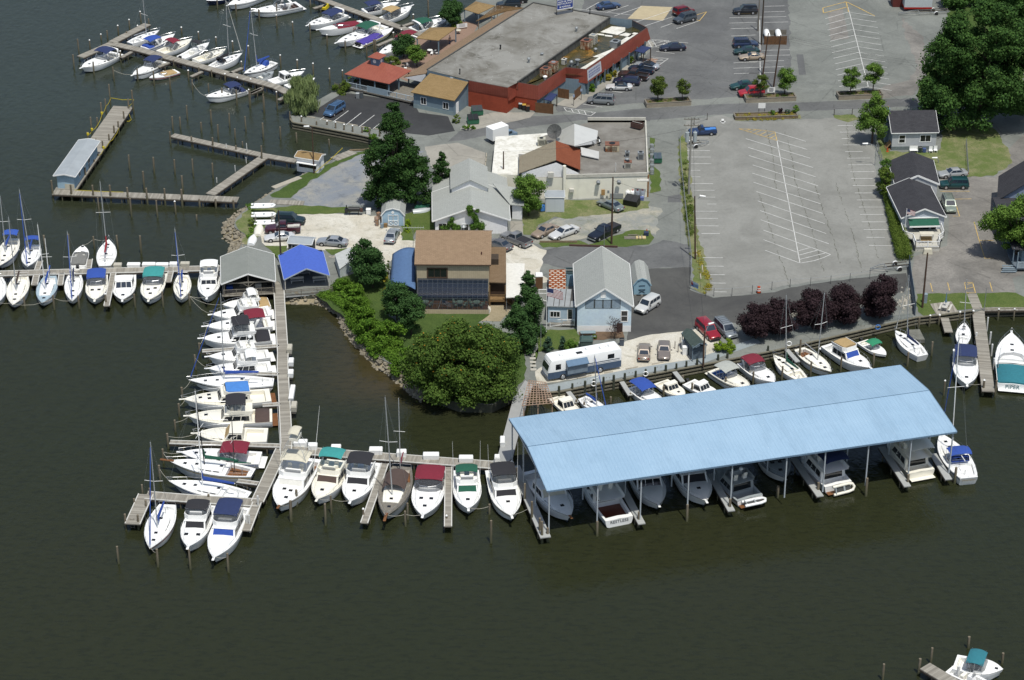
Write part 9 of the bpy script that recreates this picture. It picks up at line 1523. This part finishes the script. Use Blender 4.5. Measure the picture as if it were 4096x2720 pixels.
o=thing('lumber_pile','pile of grey and yellow boards on the grass island','lumber',P('G',1165,585));mb=MB();[mb.box(-1.8+i*.18,-1.8+i*.18+.16,-.5,.5,.02,.12,0)for i in rng(10)];mb.box(.05,1.6,-.45,.4,.05,.2,1);mb.box(-1.2,.3,.8,.95,.05,.2,0);mb.box(.4,.55,-.6,.6,.21,.3,0);mb.box(.9,1.05,-.6,.6,.21,.3,0);mb.bd('boards',[wgr,M('plywood',A('d6c08e'),.8,var=.15)],o);sbox('steel_drum','dark blue drum on the island boards','drum',P('G',1255,563),.8,.6,.7,flat('drum_blue','32405f',.5),0,.1)
#poles and wires
TOPS={}
def upole(key,label,t,x,yb,yt,r=.16,mat=None,cross=0,lamp=None,h=None,lean=0,name='utility_pole',cat=None,trans=0):
 b=P(t,x,yb);h=h or VH(t,x,yb,yt);o=thing(name,label,cat,b);MB().tube([(0,0,-.1),(lean,0,h)],r,0,9,r*.65).bd('pole',[mat or plw],o,smooth=60)
 for i in rng(cross):z=h-.35-i*1.1;mb=MB();mb.bar((-1.25,-.1,z),(1.25,-.1,z),.1,.12);[mb.cyl(s,-.1,z+.06,z+.25,.05,0,6)for s in(-1.1,-.5,.5,1.1)];mb.bd('crossarm',[wgr],o)
 if trans:
  for s in SG:MB().cyl(s*.62,-.15,h-4.2,h-2.6,.33,0,14).cyl(s*.62,-.15,h-2.6,h-2.35,.1,0,6).bd('transformer',[flat('transformer','b9c2c4',.5)],o,smooth=40)
 if lamp:
  dx,dy,dz=lamp;MB().tube([(0,0,h-.4+dz*0),(dx*.6,dy*.6,h+dz*.8),(dx*.8,dy*.8,h+dz)],.04,0,5).bd('lamp_arm',[galv],o);mb=MB();c=Vec((dx,dy,h+dz));d=Vec((dx,dy,0)).normalized()*.45;mb.tube([c-d,c-d*.4,c+d*.6,c+d],.17,0,10,.1);mb.bd('lamp_head',[wpt],o,smooth=60)
 TOPS[key]=(b+Vec((lean,0,h)));return o
upole('a','pale tall pole left of the pair at the top of the restaurant lot','C',2214,265,-60,.17,wgr);upole('b','dark tall pole right of the pair at the top of the restaurant lot','C',2243,383,-60,.18,wdk)
upole('c','brown utility pole leaning by the propane tank fence','D',118,640,285,.15,cross=0,lean=.6);upole('d','brown utility pole rising beside the white notice board','D',208,760,300,.16,lean=.8)
upole('e','utility pole with crossarms and two grey transformers at the lot corner','G',1620,205,-455,.2,M('pole_pale',A('a5a39b'),.8,var=.25),cross=2,trans=1);upole('f','leaning brown pole along the weedy fence line','G',1677,765,225,.15,lean=-.5,lamp=(.7,-.2,.1));upole('g','tall utility pole on the grass island','G',957,635,62,.17)
upole('h','brown utility pole on the left lawn by the drive','H',1488,1182,712,.17);upole('i','brown pole with street lamp beside the gravel lot','K',1535,195,-65,.16,lamp=(.9,.5,1));upole('j','dark wooden pole with lamp beside the blue roof boathouse','F',268,810,345,.15,wdk);upole('k','brown lamp pole with white lamp head by the fuel booth','B',550,1490,1085,.12,lamp=(-.9,0,.0))
upole('l','brown pole in front of the white coated roof','G',30,140,-160,.14);upole('m','slender galvanised lamp post on the lawn seawall','H',2018,1210,1015,.06,galv,name='lamp_post');upole('n','short grey post lamp by the stepping stones','G',350,1520,1325,.06,galv,name='lamp_post');upole('q','thin white vent mast behind the office ridge','G',893,680,475,.05,galv,name='mast')
for k,l,t,x,yb,yt,dx in(('r','cobra head lamp over the grey house side fence','D',1080,1420,1240,-1.9),('s','white lamp head on a pole beside the black roof','D',1625,1400,1362,-.7)):upole(k,l,t,x,yb,yt,.06,galv,lamp=(dx,0,.15),name='lamp_post')
def wire(label,p,q,sag=.6,r=.016,n=10):
 o=thing('overhead_wire',label,'wire',p);mb=MB();pts=[p.lerp(q,i/n)-Vec((0,0,sag*4*(i/n)*(1-i/n)))for i in rng(n+1)];mb.tube(pts,r,0,4);mb.bd('cable',[black],o,ww=1)
D_=TOPS['d']
for i,dz in En((.0,-.35,-.8)):q=P('D',1560,545+i*20,6.5-i*.3);wire(('upper','middle','lower')[i]+' overhead wire running right from the notice board pole into the oak',D_+Up(dz),q,.4)
wire('overhead wire from the notice board pole to the transformer pole',D_+Up(-.5),TOPS['e']+Up(-.4),.8);wire('overhead wire from the transformer pole to the leaning fence pole',TOPS['e']+Vec((.3,0,-1.4)),TOPS['f'],.6);wire('overhead wire from the transformer pole to the white roof pole',TOPS['e']+Vec((-.5,0,-2)),TOPS['l'],.8);wire('overhead wire from the leaning fence pole to the lamp pole by the gravel',TOPS['f']+Up(-.5),TOPS['i']+Up(-.4),.8);wire('service wire from the island pole to the white block wall',TOPS['g'],P('G',680,30,LZ+4.6),.5);wire('service wire from the island pole to the leaning fence pole',TOPS['g']+Up(-.5),TOPS['f']+Up(-.8),.5)
clm=galv
fence('chain link fence along the parking lot front edge',Q(('G',1632,1020,1765,1085,1835,1085,1990,1083,2165,1062),('H',195,1030,352,1005,527,995,700,978,865,958,1035,935)),1.35,clm,boards=0,rails=(.97,),pm=M('post_dark_metal',A('5d6062'),.6,metal=.3),post=4.2,mesh=None,name='chain_link_fence',pr=.04);fence('bent chain link fence beside the weedy lot edge',Q(('G',1640,1000,1640,760,1615,560,1590,330),('C',1550,1400,1545,1190)),1.4,clm,boards=0,rails=(.97,.5),pm=galv,post=3.5,mesh=1,name='chain_link_fence',pr=.035)
fence('leaning wire fence by the navy pickup',Q(('C',1665,1070,1778,1030)),1.2,clm,boards=0,rails=(.95,.5),pm=wdk,mesh=1,name='wire_fence',post=1.6);fence('low wire fence above the weedy strip',Q(('D',730,990,885,985)),1.1,clm,boards=0,rails=(.95,),pm=wdk,mesh=1,name='wire_fence',post=2.2);fence('slate blue board fence between the lot corner and the lawn',Q(('H',1372,830,1385,960,1408,1110,1425,1250)),1.9,flat('fence_slate','6b7d90',.8,var=.2),name='board_fence');fence('grey railing fence beside the grey house lawn',Q(('D',1085,1230,1148,1420)),1.2,galv,boards=0,rails=(.95,.5),pm=galv,name='rail_fence',post=1.8);fence('wire fence dividing the back lawn',Q(('D',1862,1255,1880,1510)),1.3,galv,boards=0,rails=(.97,),pm=galv,mesh=1,name='wire_fence')
fence('grey board screen behind the propane tanks',Q(('D',130,300,318,298)),1,wgr);fence('brown board fence in front of the white propane tanks',Q(('D',130,383,320,383)),1.7,wbr);fence('small grey board fence by the willow terrace',Q(('B',730,770,790,785)),1.3,wgr);fence('black picket fence behind the arborvitae row',Q(('G',100,1160,100,1090,180,1080)),1.1,black)
for i,x in En((152,250)):
 o=thing('propane_tank',('left','right')[i]+' large white propane tank inside the board fence','tank',P('D',x,322));MB().loft([[(r*mth.cos(2*mth.pi*k/14),y,.75+r*mth.sin(2*mth.pi*k/14))for k in rng(14)]for r,y in((.05,-1.6),(.4,-1.45),(.55,-1.2),(.55,1.2),(.4,1.45),(.05,1.6))],0).bd('shell',[wpt],o,smooth=50);mb=MB();[mb.box(-.35,.35,y-.1,y+.1,0,.3)for y in(-.9,.9)];mb.bd('saddle',[wdk],o)
flag('american flag on the white pole with yardarm beside the office','G',398,1395,1005,1.3,2.3);flag('small american flag on the left of the black roofed house','H',1335,560,330,.8,1.3)
o=thing('yardarm','white yardarm frame beside the office flagpole',0,P('G',335,1160));mb=MB();h=VH('G',335,1160,1025);mb.tube([(0,0,0),(0,0,h),(1.5,0,h)],.05,0,5);mb.tube([(0,0,h*.75),(1.4,0,h*.75)],.04,0,5);mb.tube([(.1,0,h*.4),(2.2,0,h*.1)],.05,0,5);mb.bd('frame',[wpt],o)
for i,(x,y)in En(((1501,1535),(1545,1500),(1528,1567))):sbox('bollard',('left','right','front')[i]+' thin rust brown bollard before the fuel kiosk','bollard',P('G',x,y),.1,.1,1.2,M('rust_dark'),0,.01)
sbox('fuel_pump','white fuel pump in front of the kiosk','pump',P('K',1397,110),.75,.6,1.3,wpt,0,.05,wpt);sbox('fuel_pump','tall pale fuel pump cabinet behind the white one','pump',P('K',1383,70),.5,.5,1.5,flat('pump_pale','c9d0d4',.5),0,.05)
o=thing('ice_freezer','dark green covered cart beside the motorhome roof','cart',P('G',740,1520));MB().box(-.9,.9,-.6,.6,.2,1.2).bd('body',[flat('cart_green','3d5550',.6)],o,bev=.1);MB().frus((-1,1,-.7,.7),(-.7,.7,-.5,.5),1.203,1.6).bd('lid',[flat('cart_lid','46605b',.6)],o,bev=.05)
for i in rng(5):p=P('K',245+2*i,112+28*i);o=thing('stepping_stone',('first','second','third','fourth','fifth')[i]+' square stepping stone from the top beside the motorhome','stone',p);MB().box(-.42,.42,-.3,.3,0,.06).bd('slab',[flat('stone_pale','c5c1b4',.9,var=.2)],o)
for i,(t,x,y,l)in En((('K',708,325,'white life ring on the bulkhead post by the small sailboat'),('K',1100,250,'white life ring on the bulkhead post before the blue bimini day boat'),('L',1105,98,'bright blue hose coil hung on the bulkhead near the green runabout'),('L',343,240,'white life ring on the bulkhead below the plum trees'))):
 p=P(t,x,y,LZ+.5);o=thing('hose_coil' if 'hose' in l else 'life_ring',l,'life ring' if 'ring' in l else 'hose',p);MB().tube([(.35*mth.cos(a),-.2,.35*mth.sin(a))for a in np.linspace(0,2*mth.pi,15)],.07,0,6).bd('ring',[CV['tarp']if 'hose' in l else wpt],o,smooth=60)
for i,(t,x,y,l)in En((('K',597,392,'grey ladder at the bulkhead near the small sailboat'),('K',815,350,'grey ladder at the bulkhead left of the second ramp'),('K',988,312,'grey ladder at the bulkhead right of the second ramp'),('K',1200,270,'grey ladder at the bulkhead before the cuddy boat'),('K',1440,225,'grey ladder at the bulkhead before the white hardtop'),('L',970,165,'grey ladder at the bulkhead by the green runabout'),('L',1378,95,'grey ladder at the bulkhead by the white sloop'),('I',390,1270,'wooden swim ladder at the end of the L shaped dock'))):
 p=P(t,x,y,0);o=thing('ladder',l,0,p);mb=MB();[mb.bar((s*.25,0,-.2),(s*.25,0,1.5),.06,.06)for s in(1,-1)];[mb.bar((-.25,0,z),(.25,0,z),.05,.05)for z in(.1,.4,.7,1,1.3)];mb.bd('frame',[wgr],o)
sbox('meter_box','grey blue meter box behind the lawn utility pole','box',P('H',1508,1140),.6,.5,1.5,flat('box_slate','93a4ae',.6),0,.02,flat('box_slate','93a4ae',.6))
o=thing('rubble_heap','pile of white rubble and scrap under the plum trees','rubble',P('H',1330,1100));tag(o,None,None,None,None);mb=MB();r=random.Random(9)
for(t,x,y,sx,sy,n)in(('H',1330,1120,2.2,3.2,70),('H',420,1240,3.2,1,60),('H',945,1130,1.8,1,25)):
 c=P(t,x,y)
 for i in rng(n):px,py=c.x+r.gauss(0,sx*.5),c.y+r.gauss(0,sy*.5);s=r.uniform(.08,.3);mb.loft([[(px-s,py-s*.6,LZ),(px+s*.8,py-s*.7,LZ),(px+s,py+s*.6,LZ),(px-s*.7,py+s*.8,LZ)],[(px-s*.6,py-s*.3,LZ+s),(px+s*.5,py-s*.4,LZ+s*1.2),(px+s*.6,py+s*.3,LZ+s*.8),(px-s*.5,py+s*.5,LZ+s)]])
mb.bd('rubble',[flat('rubble','cfcabd',.9,var=.3,scale=2)],o,ww=1)
b=P('B',1716,382);o=thing('person','person in a white shirt and dark trousers standing under the tan pavilion',0,b,.5)
def ring_body(name,secs,mat,parent):mb=MB();n=10;mb.loft([[(cx+rx*mth.cos(2*mth.pi*i/n),cy+ry*mth.sin(2*mth.pi*i/n),z)for i in rng(n)]for(cx,cy,z,rx,ry)in secs]);return mb.bd(name,[mat],parent,smooth=60)
skinm=flat('skin','b98c6d',.6,var=.05)
mb=MB();
def limb(pts):
 n=8;rg=[]
 for(x,y,z,r_)in pts:rg.append([(x+r_*mth.cos(2*mth.pi*i/n),y+r_*mth.sin(2*mth.pi*i/n),z)for i in rng(n)])
 mb.loft(rg)
limb([(0,0,.85,.12),(0,0,1,.15),(0,0,1.2,.15),(0,0,1.42,.17),(0,0,1.48,.06),(0,.01,1.55,.055),(0,.02,1.6,.075),(0,.02,1.68,.095),(0,.02,1.76,.085),(0,.02,1.80,.03)])
for s in SG:limb([(s*.1,0,.9,.09),(s*.1,.0,.5,.062),(s*.11,0,.1,.045),(s*.11,.05,.0,.06)]);limb([(s*.19,0,1.43,.055),(s*.24,.01,1.15,.042),(s*.25,.08,.9,.034),(s*.25,.1,.8,.04),(s*.25,.11,.72,.015)])
mb.bd('body',[skinm],o,smooth=70);ring_body('shirt',[(0,0,.95,.17,.125),(0,0,1.2,.175,.13),(0,0,1.40,.21,.125),(0,0,1.49,.08,.08)],wpt,o);ring_body('trousers',[(0,0,.1,.17,.07),(0,0,.5,.175,.09),(0,0,.97,.175,.125)],navy,o);ring_body('hair',[(0,0,1.68,.1,.1),(0,0,1.77,.095,.095),(0,0,1.82,.04,.04)],wdk,o)
#trees and shrubs
tree('tall dark poplar like tree with a narrow pointed crown beside the gravel lot','F',1250,345,330,-590,'dark','spire',leaf=.36,trunk=.06,k=110)
tree('broad dark tree forming the left foot of the tall tree group','F',1100,330,250,-290,'dark','dome',leaf=.36,trunk=.06,k=46);tree('broad dark tree forming the right foot of the tall tree group','F',1420,290,260,-250,'dark','dome',leaf=.36,trunk=.06,k=46);tree('smaller dark pointed tree right of the tall group','F',1650,215,170,-160,'dark','egg',leaf=.34,trunk=.06,k=36)
tree('weeping willow over the corner of the small black lot','B',460,965,265,668,'willow','round','willow_tree',leaf=.32,trunk=.03,dens=1.5,hang=1,k=52)
tree('bushy green tree at the far end of the brick terrace','B',1735,215,195,22,'pear','round',trunk=.22,leaf=.3);tree('dark leafy tree hiding the maroon canvas boat','B',1320,490,190,300,'pear','round',trunk=.15,leaf=.3);tree('small lighter tree with a bare stem on the brick terrace','B',1432,572,155,390,'light','round',trunk=.3,leaf=.26,dens=.8)
tree('rear dark pear tree beside the concrete box','F',985,930,260,605,'pear','egg',trunk=.2,leaf=.3,k=44);tree('front dark pear tree beside the concrete box','F',1055,1010,265,665,'pear','egg',trunk=.2,leaf=.3,k=44);tree('dark pear tree left of the sunroom','F',1262,1290,240,965,'pear','round',trunk=.16,leaf=.3,k=42);tree('dark pear tree in front of the sunroom corner','F',1385,1420,230,1095,'pear','round',trunk=.2,leaf=.3,k=42)
tree('very wide sumac like tree with orange flower flecks at the water edge','J',1845,440,985,-130,'sumac','dome','broad_tree',trunk=.06,leaf=.36,wy=.62,k=120,dens=1,extra=('flower',.01),seed=5,group=None)
for i,(x,y,w,yt,l)in En(((240,1130,150,850,'rearmost dark arborvitae like tree in the row right of the clubhouse'),(215,1290,190,985,'second dark tree from the back in the row right of the clubhouse'),(300,1420,200,1060,'third dark tree from the back in the row right of the clubhouse'),(150,1520,260,1150,'front dark tree in the row right of the clubhouse'),(215,1567,190,1300,'low front dark tree beside the stepping stones'))):tree(l,'G',x,y,w,yt,'pear','egg',trunk=.04,leaf=.28,k=44,group='dark tree row')
tree('light green feathery tree between the white house and the white shed','G',245,395,255,62,'light','round',trunk=.15,leaf=.3,k=36)
for l,t,x,y,w,yt,k in(('young tree at the left of the restaurant lot planter','C',1355,868,150,665,'young'),('young tree at the right of the restaurant lot planter','C',1563,868,122,678,'young'),('young tree shading the red utility vehicle','C',2235,850,125,628,'young'),('young full tree at the right of the middle planter','D',305,815,165,598,'light'),('young tree at the left of the planter near the oak','D',868,815,150,592,'light'),('young tree at the right of the planter near the oak','D',1062,800,168,560,'light')):tree(l,t,x,y,w,yt,k,'round','young_tree',trunk=.30,leaf=.24,dens=.85,k=22,z=LZ+.5)
tree('tall ragged light green tree beside the grey house','D',1055,1230,245,785,'light','egg',trunk=.1,leaf=.28,dens=.75,k=44)
tree('huge dark oak covering the upper right corner','D',1960,1090,980,10,'oak','dome','oak_tree',trunk=.07,leaf=.45,k=150,wy=.62,seed=21);tree('second big oak crown behind and right of the huge oak','D',2420,1000,760,-60,'oak','dome','oak_tree',trunk=.07,leaf=.45,k=90,wy=.6);tree('low oak limb mass hanging over the lane left of the grey house','D',1640,960,380,310,'oak','round','oak_tree',trunk=.12,leaf=.42,k=50,wy=.7)
for i,(x,y,w,yt,l)in En(((1760,60,240,-120,'background tree behind the white box trailer'),(2000,40,300,-160,'middle background tree at the top right'),(2260,60,300,-170,'right background tree at the top right'))):tree(l,'D',x,y,w,yt,'oak','round',trunk=.1,leaf=.45,k=34)
tree('bright green tree hiding the porch of the right edge house','H',2290,760,560,255,'light','round',trunk=.2,leaf=.34,k=64,wy=.7)
for i,(x,y,w,yt,l)in En(((55,1450,270,1175,'leftmost purple plum tree behind the bulkhead'),(250,1410,290,1130,'second purple plum tree from the left behind the bulkhead'),(540,1350,310,1062,'middle purple plum tree behind the bulkhead'),(810,1310,320,1020,'fourth purple plum tree from the left behind the bulkhead'),(1120,1275,310,935,'largest rightmost purple plum tree behind the bulkhead'))):tree(l,'H',x,y,w,yt,'plum','round','plum_tree',trunk=.12,leaf=.27,k=46,dens=1.05)
tree('small bare twigged purple shrub before the office cellar','G',985,1450,150,1245,'plum','round','plum_shrub','shrub',trunk=.2,leaf=.16,dens=.12,k=16)
def shr(label,t,x,y,w,yt,kind='hedge',leaf=.2,shape='round',name='shrub',wy=None,k=None,dens=1.1,z=LZ,group=None):return tree(label,t,x,y,w,yt,kind,shape,name,'shrub',.0,leaf,dens,z,group,wy=wy,k=k)
shr('spreading yellow green juniper in the boardwalk planter','K',1708,88,170,-5,'juniper',.2,'dome',wy=.6,k=24);shr('bushy green shrub at the top of the hedge','H',1160,225,130,-20,'hedge',.22,wy=1.2);shr('light leafy bush above the hedge beside the black roof','H',1165,110,120,-90,'holly',.24)
a,b=P('H',1190,235),P('H',1330,765);d=b-a;o=thing('hedge','long clipped juniper hedge running down between lot and house',0,a);r=random.Random(2);cl=[]
for i in rng(60):
 u=i/59;p=d*u;w=.75+.5*u
 for s in(-.45,.45):cl.append((p.x+s*w+r.uniform(-.15,.15),p.y+r.uniform(-.2,.2),.75+r.uniform(-.1,.15),w*.62,.75,260))
leaves('foliage',LF['hedge'],cl,.17,o,3)
for l,x,y,w,yt,k in(('bright green hibiscus shrub at the kerb by the white convertible',790,785,60,722,'bank'),('yellow green rounded shrub left of the brown pickup',930,690,60,640,'yellow'),('green rounded shrub behind the brown pickup',948,655,55,600,'hedge'),('golden shrub beside the brown pickup hood',985,660,42,602,'yellow'),('conical clipped shrub in a pot by the canopy',1125,545,44,480,'hedge'),('dark shrub along the restaurant wall',1020,600,50,562,'hedge'),('tall thin shrub by the restaurant wall start',858,720,36,645,'hedge')):shr(l,'C',x,y,w,yt,k,.16)
for l,x,y,w,yt in(('blue green young spruce beside the motorhome',412,1560,95,1425),('dark green young spruce in the mulch bed',538,1545,75,1425)):tree(l,'G',x,y,w,yt,'conifer','cone','spruce_tree','tree',.05,.18,1.1,k=30)
shr('feathery grassy shrub beside the young spruce','G',615,1555,115,1455,'light',.2);shr('small green bush on the mulch bed','G',810,1445,45,1415,'hedge',.14);shr('low green shrub beside the office steps','G',700,1375,60,1345,'holly',.14)
for i,(x,y,w,yt,l)in En(((1360,480,60,420,'rear clipped conical shrub left of the white house'),(1350,530,55,485,'front clipped conical shrub left of the white house'))):tree(l,'F',x,y,w,yt,'juniper','cone','conical_shrub','shrub',.02,.17,1.1,k=20)
for i,(x,y,w,yt,l)in En(((1165,960,60,880,'tallest gold green column shrub left of the awning'),(1165,1140,55,985,'middle gold green column shrub left of the awning'),(1175,1230,50,1170,'lowest gold green column shrub by the lawn path'),(1190,900,40,760,'dark column shrub behind the awning'))):tree(l,'F',x,y,w,yt,'yellow' if i!=3 else 'hedge','egg','column_shrub','shrub',.02,.18,1.2,k=16)
for i,(t,x,y,w,yt,l)in En((('F',800,1050,190,940,'topmost mass of vines on the slope'),('F',890,1110,220,985,'second mass of vines on the slope'),('F',890,1230,220,1090,'third mass of vines on the slope'),('F',970,1340,240,1170,'fourth mass of vines on the slope'),('F',1030,1470,280,1280,'fifth mass of bright vines by the rocks'),('F',1200,1510,290,1300,'bright bush mass below the pear trees'),('J',1150,110,280,-20,'lowest bright bush mass at the rocks'),('J',1340,270,270,80,'dark bush at the left edge of the broad tree'))):shr(l,t,x,y,w,yt,'bank',.3,'dome',name='vine_mass',wy=.8,k=26,dens=.9,z=.9)
for i,(t,x,y,w,yt,l)in En((('B',800,790,170,690,'terrace planting left of the gazebo'),('B',860,720,110,660,'terrace planting behind the gazebo rail'),('B',1220,550,130,480,'terrace planting behind the gazebo roof'),('B',1790,230,100,180,'terrace planting by the pavilion'),('B',1000,1130,70,1090,'weeds on the seawall of the small lot'),('B',1060,1190,90,1140,'shrubs hanging over the seawall corner'),('B',410,980,110,955,'grass clump below the willow'),('B',1770,1055,80,980,'weeds at the annex corner'),('B',1880,1115,120,1075,'weeds below the green dumpsters'),('E',2160,480,80,420,'shrub beside the inflatables rack'),('B',790,815,60,780,'little shrub at the gazebo corner'))):shr(l,t,x,y,w,yt,'hedge' if i not in(4,5,8)else 'bank',.18,'dome',wy=.6,k=12)
def tufts(label,t,pts,n,kind='hedge',leaf=.2,h=.3,seed=1,r0=.4):
 r=random.Random(seed);cl=[];q=[P(t,*p)for p in pts];o=thing('weeds',label,None,q[0]);del_=o
 for i in rng(n):
  k=r.randrange(len(q)-1);p=q[k].lerp(q[k+1],r.random())-q[0];s=r.uniform(.5,1.2)*r0;cl.append((p.x+r.uniform(-.5,.5),p.y+r.uniform(-.5,.5),h*s,s,s*.7,40*s/r0))
 f=leaves('foliage',LF[kind],cl,leaf,o,seed);o['kind']='stuff';o['category']='weeds';return o
tufts('tall weeds along the lane fence','G',[(1570,-100),(1600,200),(1620,330),(1620,420),(1640,560)],60,'young',.2,.5,3,.55);tufts('weeds along the timber wall foot',"C",[(2030,1025),(2300,1025),(2540,1010)],30,'yellow',.16,.3,5);tufts('weeds at the lot corner by the banner','G',[(1690,700),(1740,860),(1790,980),(1765,1060)],40,'yellow',.16,.25,6);tufts('weeds on the rocky point','F',[(0,300),(60,420),(20,520),(-30,600)],30,'bank',.2,.3,7);tufts('leafy ground plants on the slope below the boathouse','F',[(640,1075),(740,1110),(840,1200),(890,1330),(1010,1470),(1130,1560),(1290,1660)],300,'bank',.24,.3,8,.75);tufts('ivy and low plants on the slope beside the lawn path','F',[(760,980),(900,1030),(970,1150),(1000,1290),(1080,1400),(1200,1500)],260,'bank',.24,.35,9,.85)
for i,(x,y,w,yt,l)in En(((200,985,60,950,'agave like plant in the low timber bed'),(270,972,40,925,'pink flowered plant in the low timber bed'),(330,975,50,945,'silver plant in the low timber bed'),(395,965,60,905,'tall spiky plant at the end of the low timber bed'))):shr(l,'D',x,y,w,yt,['light','plum','conifer','light'][i],.18,k=8,z=LZ+.4)
shr('hanging basket plant on the right side of the white porch','H',1605,685,38,655,'hedge',.13,k=6);shr('potted plant at the left foot of the white porch','H',1450,690,36,678,'hedge',.13,k=6)
o=thing('covered_grill','beige covered grill under the white porch rail','grill',P('H',1532,722));MB().frus((-.75,.75,-.35,.35),(-.6,.6,-.25,.25),.0,1).bd('cover',[CV['cream']],o,bev=.1)
o=thing('banner_sign','red and blue sailing banner tied to the corner fence','banner',P('G',1640,985));d=(P('G',1765,1085)-P('G',1632,1020)).normalized();mb=MB();p=P('G',1640,1020)+Vec((0,-.08,.55));w=1.5;mb.poly([p,p+d*w,p+d*w+Up(.9),p+Up(.9)],0);n=Vec((d.y,-d.x,0))*.01;mb.poly([p+n,p+d*.55+n,p+d*.2+n+Up(.9),p+n+Up(.9)],1);mb.poly([p+n*1.5,p+d*.8+n*1.5,p+d*.4+n*1.5+Up(.3),p+n*1.5+Up(.25)],2);mb.bd('cloth',[flat('banner_sky','9fbcd8',.7),flat('banner_red','c4402a',.7),stripe_b],o,ww=1)
